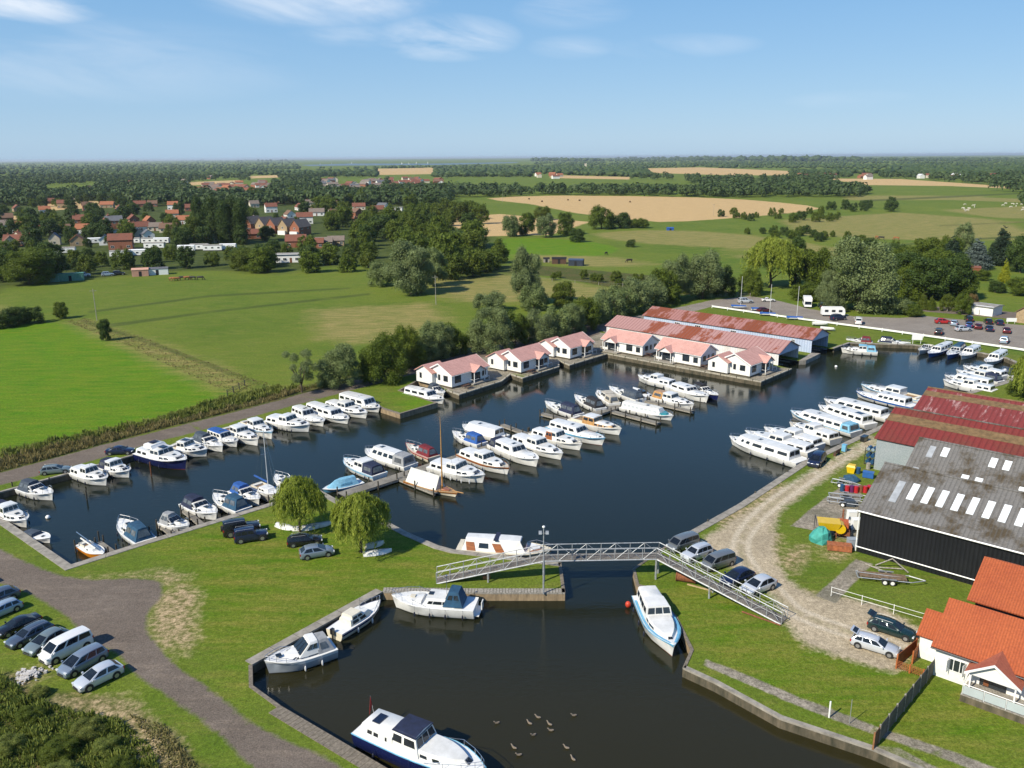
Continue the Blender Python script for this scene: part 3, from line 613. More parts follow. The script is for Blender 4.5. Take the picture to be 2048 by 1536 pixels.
# ---------------- big workshop sheds (ridge runs away to the right)
GREYR=banded('asbestos_sheet',(.165,.158,.150),(.09,.087,.083),0,2.2,.95,'corr',(.075,.058,.036),.35,pth=(.47,.60))
REDR=banded('red_sheet',(.19,.032,.028),(.10,.016,.014),0,1.3,.75,'corr',(.15,.045,.03),.2,pth=(.45,.66))
REDR2=banded('worn_red_sheet',(.20,.040,.038),(.11,.022,.02),0,1.3,.75,'corr',(.42,.28,.27),.45,pth=(.56,.66),streak=(1.6,.3,1))
BLACKW=banded('black_cladding',(.010,.011,.014),(.003,.003,.004),0,2.4,.55,'corr',(.014,.015,.018),.3)
GREYW=banded('grey_cladding',(.27,.31,.33),(.17,.20,.22),1,1.8,.6,'corr',(.31,.34,.36),.2); SKYL=pm('rooflight',(.80,.84,.86),.35,.08,1); SKYL2=pm('grimy_rooflight',(.36,.38,.40),.5,.15,1)
MOSS=pm('moss_band',(.19,.12,.055),.95,.25,1.5)
SA=47; SD=-41.5
sa=Vector((math.cos(R(SA)),math.sin(R(SA)),0)); B0=P(1713,1103); B1=P(1747,938)
def shed(base,W,h,rise,L,roof,wall,gable,label,h2=None,start=0,lights=(),band=None,name='workshop'):
    """local x to the right along the ridge, y = depth"""
    e=empty(name,(base.x,base.y,0),R(SD),label,'shed'); sk=math.tan(R(SA-SD-90)) ; h2=h2 or h
    def X(x,y): return x-y*sk
    ym=W/2; m=MB(); m.hexa([(0,0,0),(L,0,0),(L,.15,0),(X(0,.15),.15,0)],[(0,0,h-.05),(L,0,h-.05),(L,.15,h-.05),(X(0,.15),.15,h-.05)]); m.build('side_wall',wall,e)
    m=MB(); m.add([(X(0,.16),.16,0),(X(0,W),W,0),(X(0,W),W,h2),(X(0,ym),ym,h+rise),(X(0,.16),.16,h),(.14,.16,0),(X(0,W)+.14,W,0),(X(0,W)+.14,W,h2),(X(0,ym)+.14,ym,h+rise),(.14,.16,h)],[(0,4,3,2,1),(5,6,7,8,9),(0,1,6,5),(1,2,7,6),(2,3,8,7),(3,4,9,8),(4,0,5,9)]); m.build('gable_wall',gable,e)
    r=MB(); z=h+.02; o=.3
    A=[(X(-o,-o),-o,z-o*rise/ym),(L,-o,z-o*rise/ym),(L,ym,z+rise),(X(-o,ym),ym,z+rise)]; r.slab(A,.1)
    r.slab([(L,W,h2+.02),(X(-o,W),W,h2+.02),(X(-o,ym),ym,z+rise),(L,ym,z+rise)],.1); r.build('roof',roof,e)
    c=MB(); c.tube([(X(-o,ym),ym,z+rise+.03),(L,ym,z+rise+.03)],.13,6); c.build('ridge_cap',GREYR if roof is not REDR2 else MOSS,e)
    n=Vector((0,-rise,ym)).normalized()
    for (x,w_,v0,v1,mt) in lights:
        q=[]
        for xx,v in ((x,v0),(x+w_,v0),(x+w_,v1),(x,v1)):
            y=ym*v; q.append((X(xx,y),y,z+rise*v+.07))
        g=MB(); g.slab(q,.05); g.build('rooflight',mt,e)
    if band:
        q=[(X(-o,ym*band[0]),ym*band[0],z+rise*band[0]+.03),(L,ym*band[0],z+rise*band[0]+.03),(L,ym*band[1],z+rise*band[1]+.03),(X(-o,ym*band[1]),ym*band[1],z+rise*band[1]+.03)]
        g=MB(); g.slab(q,.02); g.build('moss_strip',MOSS,e)
    return e,X
e,_=shed(B0,14.0,5.3,3.5,42,GREYR,BLACKW,GREYW,'large black clad shed with row of white rooflights on its grey roof',h2=5.7,
  lights=[(2.2,.75,.26,.70,SKYL2)]+[(3.75+i*1.53,.72,.38,.71,SKYL) for i in range(14)])
g=MB(); g.tube([(-.35,-.38,5.12),(42,-.38,5.12)],.09,6); g.build('gutter',WTRIM,e)
g=MB(); g.tube([(-.1,-.1,.1),(-.1,-.1,5.1)],.07,6); g.build('downpipe',WTRIM,e)
g=MB(); g.tube([(-.1,-.22,.75),(26,-.22,.75)],.07,6); g.build('pipe',WTRIM,e)
b2=B0+sa*14.1
shed(b2,9.9,5.75,3.1,42,GREYR,GREYW,GREYW,'grey roofed shed with paired rooflights between the black shed and red roofs',
  lights=[(1.4,.7,.50,.83,SKYL2),(2.9,.75,.60,.86,SKYL),(.6,.7,.0,.16,SKYL2),(8.3,.75,.58,.84,SKYL),(9.8,.75,.58,.84,SKYL),(14.5,.8,.58,.84,SKYL),(16.1,.8,.58,.84,SKYL),(20.5,.8,.58,.84,SKYL),(22.1,.8,.58,.84,SKYL),(6.1,.8,.14,.24,SKYL),(7.6,.8,.14,.24,SKYL),(12.2,.8,.14,.24,SKYL),(13.8,.8,.14,.24,SKYL)])
shed(B1,14.2,4.85,2.9,42,REDR,GREYW,GREYW,'red roofed shed with grey gable wall and brown mossy strip, nearer one',h2=5.0,band=(.55,.78))
b3=B1+sa*14.4
shed(b3,15.0,5.0,2.7,42,REDR2,GREYW,GREYW,'farther red roofed shed with flaking paint and brown mossy strip',band=(.70,.88))
# ---------------- the orange roofed house, lower right
ORG=banded('orange_tiles',(.43,.108,.038),(.26,.06,.022),0,4.6,.75,'corr',(.37,.085,.033),.3,pth=(.4,.7)); TERRA=banded('terracotta_tiles',(.42,.13,.075),(.20,.05,.03),1,4.2,.8,'plank',(.36,.10,.06),.5)
hp=P(1865,1349); e=empty('riverside_house',(hp.x,hp.y,0),R(-41),'white riverside house with bright orange roofs and tiled porch, cut by the frame','house')
Lh=26; 
m=MB(); gwall(m,0,Lh,0,8.1,0,2.95,2.5); m.build('wall',WHITE,e)
m=MB(); prism_roof(m,-.35,Lh,-.4,8.5,2.9,2.75,.14); m.build('roof',ORG,e)
m=MB(); gwall(m,1.6,Lh,4.9,14.2,0,5.75,1.95); m.build('upper_wall',FRAME,e)
m=MB(); prism_roof(m,1.0,Lh,4.3,14.6,5.85,2.2,.14); m.build('upper_roof',ORG,e)
m=MB(); gwall(m,-1.8,1.2,2.0,6.6,0,2.3,1.3); m.build('side_extension_wall',WHITE,e)
m=MB(); prism_roof(m,-2.1,.2,1.7,6.9,2.32,1.5,.12); m.build('side_extension_roof',ORG,e)
window(e,1.75,0,1.0,1.5,1.2,'-y',bars=2)
for xx in (1.2,2.45):
    m=MB(); m.hexa([(xx,-.05,1.0),(xx+.04,-.05,1.0),(xx-.1,-.6,1.0),(xx-.14,-.6,1.0)],[(xx,-.05,2.15),(xx+.04,-.05,2.15),(xx-.1,-.6,2.15),(xx-.14,-.6,2.15)]); m.build('open_casement',WTRIM,e)
m=MB(); m.tube([(-.35,-.46,2.78),(Lh,-.46,2.78)],.07,6); m.build('gutter',FRAME,e)
pc=4.75; pw=3.5
m=MB(); gwall(m,-1.3,3.0,pc-pw/2,pc+pw/2,2.05,2.35,1.2); swapxy(m,(0,0)); m.build('porch_gable',WHITE,e)
m=MB(); prism_roof(m,-1.7,3.9,pc-pw/2-.35,pc+pw/2+.35,2.3,1.5,.14); swapxy(m,(0,0)); m.build('porch_roof',TERRA,e)
for s in (-1,1):
    m=MB(); 
    a=(pc+s*(pw/2+.35),-1.76,2.14); b=(pc,-1.76,3.62); m.hexa([a,(a[0],-1.71,a[2]),(b[0],-1.71,b[2]),b],[(a[0],-1.76,a[2]+.22),(a[0],-1.71,a[2]+.22),(b[0],-1.71,b[2]+.22),(b[0],-1.76,b[2]+.22)]); m.build('barge_board',WTRIM,e)
    m=MB(); m.box(pc+s*1.65-.06,pc+s*1.65+.06,-1.3,-1.18,.6,2.1); m.build('porch_post',WTRIM,e)
m=MB(); m.box(2.75,Lh,-2.5,-.02,0,.6); m.build('terrace_base',CONF,e)
m=MB(); m.box(2.75,Lh,-2.5,-.02,.6,.64); m.build('terrace_paving',BRD,e)
window(e,4.6,0,.66,2.0,1.7,'-y',bars=1,frame=FRAME,name='patio_door'); window(e,8.3,0,1.1,1.8,1.3,'-y',bars=2,frame=FRAME); window(e,16.5,0,1.1,1.6,1.3,'-y',bars=1,frame=FRAME)
m=MB(); m.box(3.9,4.3,-.09,-.05,.75,2.2); m.build('curtain',DOORW,e)
for i in range(9):
    x=2.85+i*1.6; m=MB(); m.tube([(x,-2.4,.6),(x,-2.4,1.6)],.03,4); m.build('railing_post',WTRIM,e)
    if i<8:
        m=MB(); m.box(x+.05,x+1.55,-2.42,-2.39,.75,1.5); m.build('glass_panel',pm('clear_panel',(.45,.50,.52),.1,.05,1,spec=.8),e)
m=MB(); m.tube([(2.85,-2.4,1.62),(Lh,-2.4,1.62)],.035,4); m.tube([(2.85,-2.4,1.62),(2.85,-.1,1.62)],.035,4); m.build('handrail',WTRIM,e)
for i in range(3):
    x=7+i*5; m=MB(); m.tube([(x+1,8.1,5.6),(x+1,7.4,5.9)],.05,5); m.build('vent_pipe',WTRIM,e)
# garage + house at the right edge beyond the car park
BUFF=pm('buff_brick',(.40,.29,.17),.9,.2,3); BROWNR=banded('brown_tiles',(.20,.115,.075),(.09,.05,.035),1,3,.85,'plank',(.16,.10,.07),.4); FLATR=pm('felt_roof',(.30,.28,.25),.9,.2,1)
BRICK=pm('red_brick',(.33,.125,.07),.9,.2,2.5); TILER=banded('red_roof_tiles',(.22,.085,.055),(.12,.045,.03),1,3,.85,'plank',(.17,.075,.05),.3); ORAN=banded('orange_roof_tiles',(.36,.14,.07),(.22,.08,.04),1,3,.85,'plank',(.29,.11,.06),.3); SLATE=banded('slate_tiles',(.14,.145,.16),(.07,.07,.08),1,3,.7,'plank',(.11,.11,.115),.3)
CREAM=pm('cream_render',(.62,.55,.43),.85,.1,1); GREYT=banded('grey_brown_tiles',(.22,.175,.145),(.12,.09,.075),1,3,.85,'plank',(.17,.14,.12),.3)
def house(px,rz,L,W,h,rise,wall,roof,label,name='house',cat='house',group=None,chim=1,wins=3,floors=1,gw=True,door=True,hip=0,frame=None):
    p=P(*px); e=empty(name,(p.x,p.y,0),R(rz),label,cat,group)
    m=MB(); gwall(m,-L/2,L/2,0,W,0,h,rise,gables=not hip); m.build('wall',wall,e)
    r=MB(); prism_roof(r,-L/2-.35,L/2+.35,-.4,W+.4,h-.05,rise*(1+.8/W)+.06,.16,hip=hip*(L/2) if hip else 0)
    ro=r.build('roof',roof,e)
    for i in range(chim):
        c=MB(); x=(-L*.32,L*.30)[i%2]; c.box(x-.35,x+.35,W/2-.3,W/2+.3,h+rise*.6,h+rise+1.1); c.build('chimney',CHIM,ro)
    for fl in range(floors):
        z=.9+fl*2.6
        for i in range(wins):
            x=-L/2+L*(i+.5)/wins
            if door and fl==0 and i==wins//2:
                d=MB(); d.box(x-.45,x+.45,-.06,-.0,0,2.05); d.build('door',DOORW,e)
            else: window(e,x,0,z,min(1.6,L/wins*.55),1.2,'-y',bars=1)
        if gw: window(e,-L/2,W*.5,z,1.2,1.15,'-x',bars=1); window(e,L/2,W*.5,z,1.2,1.15,'+x',bars=1)
    return e
e=house((2040,640),-135,9,9,2.9,3.4,BUFF,BROWNR,'buff brick bungalow with steep brown roof at the right edge beyond the road',wins=3,gw=True)
e=house((1960,630),-52,6.5,6,2.6,.25,WTRIM,FLATR,'flat roofed garage with wide white door beside the buff brick bungalow','garage','garage',chim=0,wins=1,door=False,gw=False)
m=MB(); m.box(-2.3,2.3,-.09,-.03,0,2.1); m.build('garage_door',WTRIM,e)
# ---------------- village houses (positions: pixel of the front wall foot)
VH=[((165,448),20,13,8,3,3.2,BRICK,TILER,'long brick house with red roof, left of the tall brick house',2),((208,450),-60,10,8,3.6,3.4,BRICK,TILER,'brick house with red gables facing the marina, by the grey roofed one',1),
((230,458),25,11,8,5.4,2.8,BRICK,SLATE,'tall red brick house with slate roof in the village',1),((258,452),-55,9,7,4.8,2.6,BRICK,TILER,'brick house with small red roof right of the tall brick house',1),
((232,428),-60,9,7,4,3.2,CREAM,TILER,'cream gabled house behind the tall brick house',0),((290,450),-50,9,7,3,2.8,BRICK,ORAN,'small brick house with orange roof left of the poplars',0),
((345,435),20,10,7,3,2.6,CREAM,ORAN,'cream bungalow with bright orange roof just left of the poplars',0),((310,462),15,9,7,2.6,2.4,CREAM,GREYT,'cream bungalow with grey brown roof behind the caravans',0),
((336,465),10,11,8,2.6,2.8,CREAM,BROWNR,'bungalow with broad brown roof next to the poplars',1),((200,490),-70,7,6,3,2.2,WTRIM,SLATE,'white bungalow with slate roof left of the caravan park',0),
((100,490),-70,6,6,3.6,2.6,CREAM,SLATE,'pale gabled house with slate roof among dark trees at far left',0),((30,492),15,12,8,2.8,2.8,BRICK,TILER,'brown roofed bungalow at the left frame edge',1),((8,495),-60,8,7,2.8,2.8,CREAM,BROWNR,'gabled cottage cut by the left frame edge',0),
((268,475),-60,8,7,2.8,2.4,CREAM,SLATE,'pale gabled bungalow above the caravan park',0),((285,478),-60,8,7,2.8,2.4,WTRIM,SLATE,'white gabled bungalow above the caravan park',0),
((592,495),10,11,9,3.2,2.9,BRICK,TILER,'hipped red roofed brick house in front of the brick terrace',0),((630,497),8,9,7,2.8,2.0,BRICK,TILER,'low brick house with red roof beside the two grey roofed bungalows',0),
((648,495),8,9,7,2.8,2.0,BUFF,GREYT,'bungalow with grey brown roof, left of the pair below the wood',0),((672,492),8,9,7,2.8,2.0,BUFF,GREYT,'bungalow with grey brown roof, right of the pair below the wood',0),
((505,478),20,10,8,2.8,2.4,BRICK,TILER,'low brown roofed house hidden beside the poplars',0),((500,455),-70,8,7,4.6,3,CREAM,GREYT,'cream house at the left end of the gabled terrace',0),
((718,420),10,12,9,3,2.8,CREAM,TILER,'brown roofed house beside the white flat roofed one beyond the wood',1),((762,418),-20,9,8,3,2.2,WTRIM,SLATE,'white house with grey roof beyond the wood',0),((788,422),0,15,7,3,.3,WTRIM,FLATR,'long low white flat roofed house beyond the wood',1),
((555,408),-40,9,7,3.4,3,BRICK,TILER,'brick house with pointed brown gable in the trees',1),((440,440),-30,8,7,3,2.5,CREAM,TILER,'cream house seen between the poplars',0),((510,415),30,9,7,3.4,2.8,CREAM,GREYT,'cream house with grey brown roof behind the gabled terrace',0)]
for px,rz,L,W,h,ri,wa,ro,lab,ch in VH:
    house(px,rz,L*.92,W*.9,h,ri,wa,ro,lab,group='village houses',chim=ch,wins=3,floors=2 if h>4.4 else 1)
for i,(x,y,s) in enumerate(((515,462,'leftmost'),(541,464,'second from left'),(563,466,'middle'),(587,468,'second from right'),(611,470,'rightmost'))):
    e=house((x,y),68,12,6.6,4.8,4.0,BUFF if i in(1,3) else BRICK,GREYT,'%s of the five tall gabled brick houses in a terrace'%s,group='gabled brick terrace',chim=0,wins=2,floors=2)
    m=MB(); m.box(-7.6,-6.02,.6,5.8,0,2.4); m.build('bay',WTRIM,e)
house((582,525),8,13,7,3.6,.3,WTRIM,FLATR,'white flat roofed two storey chalet at the meadow edge','chalet','chalet',chim=0,wins=5)
# far red-roofed estate: many small houses
rs=random.Random(3); k=0
for (x0,x1,y0,y1,n,roofs) in ((392,545,368,392,46,(ORAN,TILER,TILER,GREYT)),(640,770,362,386,34,(GREYT,GREYT,SLATE,TILER)),(775,880,360,378,22,(TILER,TILER,BROWNR)),(1060,1130,352,358,5,(ORAN,TILER)),(1560,1760,352,360,16,(ORAN,TILER,GREYT)),(1830,2000,352,362,9,(TILER,SLATE,WHW)),(280,420,350,368,6,(GREYT,TILER,CREAM)),(20,300,360,385,5,(SLATE,TILER))):
    for i in range(n):
        x=rs.uniform(x0,x1); y=rs.uniform(y0,y1); k+=1
        p=P(x,y); L=rs.uniform(11,17); W=9; h=rs.choice((3.5,5,5.5)); ro=rs.choice(roofs); wl=rs.choice((BRICK,CREAM,WHITE))
        rn={'orange_roof_tiles':'orange','red_roof_tiles':'red','grey_brown_tiles':'grey brown','slate_tiles':'slate','brown_tiles':'brown','white_cladding':'white','cream_render':'cream'}[ro.name]; wn={'red_brick':'brick','cream_render':'cream','white_weatherboard':'white'}[wl.name]
        en={392:'red estate above the poplars',640:'grey estate above the wood',775:'estate beyond the wood',1060:'hamlet left of church tower',1560:'farms behind right stubble',1830:'farm group at far right',280:'cluster left of the red estate',20:'scatter at far left'}[x0]
        f3=(x-x0)/(x1-x0); e=empty('house',(p.x,p.y,0),R(rs.choice((15,-30,-75,20))+rs.uniform(-10,10)),'%s %s roofed %s house, %s, %s'%('tall' if h>4 else 'low',rn,wn,en,'left part' if f3<.33 else ('right part' if f3>.66 else 'middle')),'house','distant estate houses')
        m=MB(); gwall(m,-L/2,L/2,0,W,0,h,3); m.build('wall',wl,e); m=MB(); prism_roof(m,-L/2-.4,L/2+.4,-.5,W+.5,h,3.3,.2); m.build('roof',ro,e)
# church tower
p=P(1171,338); e=empty('church_tower',(p.x,p.y,0),0,'pale square church tower among far trees left of centre right','church tower')
m=MB(); m.box(-3.5,3.5,-3.5,3.5,0,19); m.build('tower',CREAM,e)
for dx in (-3,3):
    for dy in (-3,3):
        m=MB(); m.box(dx-.5,dx+.5,dy-.5,dy+.5,19,21); m.build('pinnacle',CREAM,e)
# static caravans
CV=[(128,507,14,10,'long white static caravan at the left end of the park'),(192,487,20,8,'white static caravan beside the slate bungalow'),(225,470,15,9,'white static caravan behind the conifer in the park'),(262,487,10,9,'pale static caravan in the middle of the park, rear row'),(300,487,5,9,'white static caravan right of centre, rear row of the park'),
(322,487,5,8,'white static caravan at the right of the rear row'),(308,497,5,10,'white static caravan in the middle row of the park'),(240,514,12,9,'white static caravan half hidden by hedge, front row'),(275,512,12,8,'second white static caravan half hidden by hedge, front row'),(372,503,8,8,'white static caravan below the round tree'),
(398,500,5,9,'white static caravan immediately left of the poplars foot'),(425,502,5,9,'white static caravan at the poplars foot'),(455,500,5,8,'white static caravan right of the poplars foot')]
for x,y,rz,L,lab in CV:
    p=P(x,y); e=empty('static_caravan',(p.x,p.y,0),R(rz),lab,'static caravan','static caravans in the park')
    m=MB(); m.box(-L/2,L/2,0,3.2,.4,2.7); m.build('body',WTRIM,e)
    m=MB(); prism_roof(m,-L/2-.1,L/2+.1,-.1,3.3,2.72,.4,.08); m.build('roof',FLATR if L>8.5 else WTRIM,e)
    for i in range(3): window(e,-L/2+L*(i+.5)/3,0,1.2,1.2,.8,'-y',bars=0)
    m=MB(); m.box(-L/2,L/2,.1,3.1,0,.4); m.build('skirt',DARK,e)
# ================================================================ FOLIAGE
def leaf_mat(name,dark,light,warm,trans=.25,rnd=.35):
    m=bpy.data.materials.new(name); m.use_nodes=True; t=m.node_tree; l=t.links; b=t.nodes['Principled BSDF']
    a=t.nodes.new('ShaderNodeAttribute'); a.attribute_name='v'
    tc=t.nodes.new('ShaderNodeTexCoord'); nz=t.nodes.new('ShaderNodeTexNoise'); nz.inputs['Scale'].default_value=5; nz.inputs['Detail'].default_value=3; l.new(tc.outputs['Object'],nz.inputs[0])
    oi=t.nodes.new('ShaderNodeObjectInfo')
    x=t.nodes.new('ShaderNodeMath'); x.operation='MULTIPLY_ADD'; l.new(nz.outputs[0],x.inputs[0]); x.inputs[1].default_value=1.3; x.inputs[2].default_value=-.42
    y=t.nodes.new('ShaderNodeMath'); y.operation='MULTIPLY_ADD'; l.new(a.outputs['Fac'],y.inputs[0]); y.inputs[1].default_value=.55; l.new(x.outputs[0],y.inputs[2]); y.use_clamp=True
    m1=t.nodes.new('ShaderNodeMix'); m1.data_type='RGBA'; l.new(y.outputs[0],m1.inputs[0]); m1.inputs[6].default_value=(*dark,1); m1.inputs[7].default_value=(*light,1)
    z=t.nodes.new('ShaderNodeMath'); z.operation='MULTIPLY'; l.new(oi.outputs['Random'],z.inputs[0]); z.inputs[1].default_value=rnd
    m2=t.nodes.new('ShaderNodeMix'); m2.data_type='RGBA'; l.new(z.outputs[0],m2.inputs[0]); l.new(m1.outputs[2],m2.inputs[6]); m2.inputs[7].default_value=(*warm,1)
    l.new(m2.outputs[2],b.inputs['Base Color']); b.inputs['Roughness'].default_value=.6; b.inputs['Specular IOR Level'].default_value=.25
    tr=t.nodes.new('ShaderNodeBsdfTranslucent'); l.new(m2.outputs[2],tr.inputs[0]); ms=t.nodes.new('ShaderNodeMixShader'); ms.inputs[0].default_value=trans
    l.new(b.outputs[0],ms.inputs[1]); l.new(tr.outputs[0],ms.inputs[2]); l.new(ms.outputs[0],t.nodes['Material Output'].inputs[0]); return m
LM={'broad':leaf_mat('leaf_broad',(.050,.084,.009),(.145,.195,.022),(.16,.20,.015),.35),
    'far':leaf_mat('leaf_far_wood',(.026,.052,.013),(.082,.125,.028),(.06,.09,.03),.15),
    'dark':leaf_mat('leaf_dark',(.028,.056,.010),(.080,.128,.020),(.09,.13,.03),.3),
    'silver':leaf_mat('leaf_silver',(.085,.115,.040),(.26,.315,.13),(.17,.23,.05),.3),
    'weep':leaf_mat('leaf_weeping',(.14,.19,.015),(.36,.41,.06),(.22,.28,.03),.35),
    'poplar':leaf_mat('leaf_poplar',(.026,.052,.010),(.082,.130,.020),(.06,.09,.02)),
    'yellow':leaf_mat('leaf_yellow',(.16,.19,.008),(.38,.38,.02),(.3,.33,.02)),
    'conifer':leaf_mat('leaf_conifer',(.012,.028,.014),(.034,.058,.026),(.04,.06,.02),.1),
    'blue':leaf_mat('leaf_blue_cedar',(.055,.080,.070),(.16,.20,.18),(.1,.13,.1),.15),
    'russet':leaf_mat('leaf_russet',(.10,.075,.02),(.24,.15,.06),(.16,.13,.04),.2),
    'lime':leaf_mat('leaf_lime',(.055,.085,.010),(.14,.18,.02),(.15,.18,.02),.3)}
BARK=pm('bark',(.12,.09,.06),.95,.3,6,bump=.4)
def leaves(C_,Rr,n,leaf,rng,droop=0,up=.25,aspect=1.6,shell=.25):
    C_=np.array(C_); Rr=np.array(Rr); 
    p=(Rr[:,0]**2); p/=p.sum(); idx=rng.choice(len(C_),n,p=p)
    d=rng.normal(size=(n,3)); d[:,2]+=up*np.abs(d[:,2]); d/=np.linalg.norm(d,axis=1)[:,None]
    pos=C_[idx]+d*Rr[idx]*(1-shell*rng.random(n)**1.5)[:,None]*(1+.10*rng.random(n))[:,None]
    pos=pos+rng.normal(size=(n,3))*(Rr[idx][:,:1]*.16)
    nr=d+rng.normal(size=(n,3))*.6; nr/=np.linalg.norm(nr,axis=1)[:,None]
    t=rng.normal(size=(n,3))
    if droop: t=t*(1-droop)+np.array([0,0,-1.0])*droop*2
    t-=nr*(t*nr).sum(1)[:,None]; t/=np.linalg.norm(t,axis=1)[:,None]; b=np.cross(nr,t)
    s=leaf*(.6+.8*rng.random(n)); a=(t*(s*aspect*.5)[:,None]); bb=b*(s*.5)[:,None]
    v=np.empty((n,4,3)); v[:,0]=pos-a; v[:,1]=pos+bb*.9-a*.1; v[:,2]=pos+a; v[:,3]=pos-bb*.9+a*.15
    f=np.arange(n*4).reshape(n,4); val=np.repeat(rng.random(n),4)
    return v.reshape(-1,3),f,val
def weep_leaves(n,leaf,rng):
    ns=760; a=rng.random(ns)*6.283; u=rng.random(ns)**.6; rad=.40*u; zt=.52+.44*np.sqrt(np.clip(1-(u*.93)**2,0,1))+rng.normal(size=ns)*.025
    lump=1+.17*np.sin(a*3+u*5)+.12*np.sin(a*7+zt*9)+.10*rng.normal(size=ns); rad=rad*lump; ln=(.16+.40*u*rng.random(ns))*(.7+.5*rng.random(ns)); ln=np.minimum(ln,zt-.06)
    i=rng.integers(0,ns,n); t=rng.random(n)
    out=rad[i]+.07*np.sin(t*1.57)*u[i]; pos=np.column_stack([np.cos(a[i])*out,np.sin(a[i])*out,zt[i]-ln[i]*t])+rng.normal(size=(n,3))*.014
    d=np.column_stack([np.cos(a[i])*.7,np.sin(a[i])*.7,np.full(n,.45)]); nr=d+rng.normal(size=(n,3))*.55; nr/=np.linalg.norm(nr,axis=1)[:,None]
    tt=np.column_stack([np.cos(a[i])*.15,np.sin(a[i])*.15,-np.ones(n)])+rng.normal(size=(n,3))*.22; tt-=nr*(tt*nr).sum(1)[:,None]; tt/=np.linalg.norm(tt,axis=1)[:,None]; b=np.cross(nr,tt)
    s=leaf*(.6+.8*rng.random(n)); A=tt*(s*2.6*.5)[:,None]; B=b*(s*.30)[:,None]
    v=np.empty((n,4,3)); v[:,0]=pos-A; v[:,1]=pos+B; v[:,2]=pos+A; v[:,3]=pos-B
    val=np.repeat(np.clip(.5+.5*np.sin(i*1.7)*.7+rng.normal(size=n)*.2,0,1),4); return v.reshape(-1,3),np.arange(n*4).reshape(n,4),val
def icos():
    import bmesh
    bm=bmesh.new(); bmesh.ops.create_icosphere(bm,subdivisions=2,radius=1); v=np.array([x.co[:] for x in bm.verts]); f=np.array([[x.index for x in q.verts] for q in bm.faces]); bm.free(); return v,f
IV,IF=icos()
def crown(kind,shape,n,leaf,seed,core=.50,core_on=True):
    """unit tree: height 1, trunk foot at 0"""
    rng=np.random.default_rng(seed); Cs=[]; Rs=[]
    def add(x,y,z,r,rz=None): Cs.append((x,y,z)); Rs.append((r,r,rz or r))
    if shape=='round':
        add(0,0,.50,.30,.36)
        for i in range(40):
            a=rng.random()*6.283; zz=rng.uniform(.10,.92); rad=.37*math.sqrt(max(.05,1-((zz-.48)/.48)**2)); r=rng.uniform(.07,.15); q=rng.uniform(.72,1.02); add(math.cos(a)*rad*q,math.sin(a)*rad*q,zz-.02,r,r*.9)
    elif shape=='bushy':
        add(0,0,.42,.38,.36)
        for i in range(36):
            a=rng.random()*6.283; zz=rng.uniform(.08,.88); rad=.52*math.sqrt(max(.05,1-((zz-.33)/.6)**2)); r=rng.uniform(.08,.18); add(math.cos(a)*rad*.85,math.sin(a)*rad*.85,zz,r,r*.85)
    elif shape=='column':
        for i in range(26):
            zz=.06+i/26*.86; w_=.085*math.sin(min(1,(1-zz)*2.6+.15)*1.5708)+.02; a=rng.random()*6.283; add(math.cos(a)*w_*.5,math.sin(a)*w_*.5,zz,w_,w_*1.7)
    elif shape=='cone':
        for i in range(26):
            zz=.08+i/26*.88; w_=.26*(1-zz)+.02; 
            for k in range(1 if zz>.8 else 3):
                a=rng.random()*6.283; add(math.cos(a)*w_*.55,math.sin(a)*w_*.55,zz,w_*.6,w_*.45)
    elif shape=='weep':
        for i in range(46):
            a=rng.random()*6.283; rad=rng.uniform(.06,.43); zz=.84-rad*rng.uniform(.5,1.35)+rng.uniform(-.05,.06); r=rng.uniform(.055,.11); add(math.cos(a)*rad,math.sin(a)*rad,max(.24,zz),r,r*2.1)
        add(0,0,.60,.27,.26)
    elif shape=='sparse':
        for i in range(15):
            a=rng.random()*6.283; rad=rng.uniform(.08,.34); add(math.cos(a)*rad,math.sin(a)*rad,rng.uniform(.35,.92),rng.uniform(.06,.11))
    droop={'weep':.85}.get(shape,0)
    v,f,a=leaves(Cs,Rs,n,leaf,rng,droop=droop,aspect=3.2 if shape=='weep' else 1.5,shell=.5 if shape in('sparse','weep') else .42)
    if shape=='weep':
        v,f,a=weep_leaves(n,leaf*1.5,rng); return npmesh('crown',v,f,[LM[kind]],a)
    if core_on and shape!='sparse':
        V_=[];F_=[];k=0
        for c,r in zip(Cs,Rs):
            disp=1+.12*rng.normal(size=len(IV)); V_.append(IV*disp[:,None]*np.array(r)*core+np.array(c)); F_.append(IF+k); k+=len(IV)
        V_=np.vstack(V_); F_=np.vstack(F_); F4=np.column_stack([F_,F_[:,2]])
        nq=len(f); vv=np.vstack([v,V_]); me=bpy.data.meshes.new('crown')
        me.vertices.add(len(vv)); me.vertices.foreach_set('co',vv.astype(np.float32).ravel())
        loops=np.concatenate([f.ravel(),(F_+len(v)).ravel()]).astype(np.int32); me.loops.add(len(loops)); me.loops.foreach_set('vertex_index',loops)
        st=np.concatenate([np.arange(0,nq*4,4),nq*4+np.arange(0,len(F_)*3,3)]).astype(np.int32); me.polygons.add(len(st)); me.polygons.foreach_set('loop_start',st)
        me.polygons.foreach_set('loop_total',np.concatenate([np.full(nq,4),np.full(len(F_),3)]).astype(np.int32)); me.update(calc_edges=True)
        at=me.attributes.new('v','FLOAT','POINT'); at.data.foreach_set('value',np.concatenate([a,np.full(len(V_),.4)]).astype(np.float32))
        me.materials.append(LM[kind]); return me
    return npmesh('crown',v,f,[LM[kind]],a)
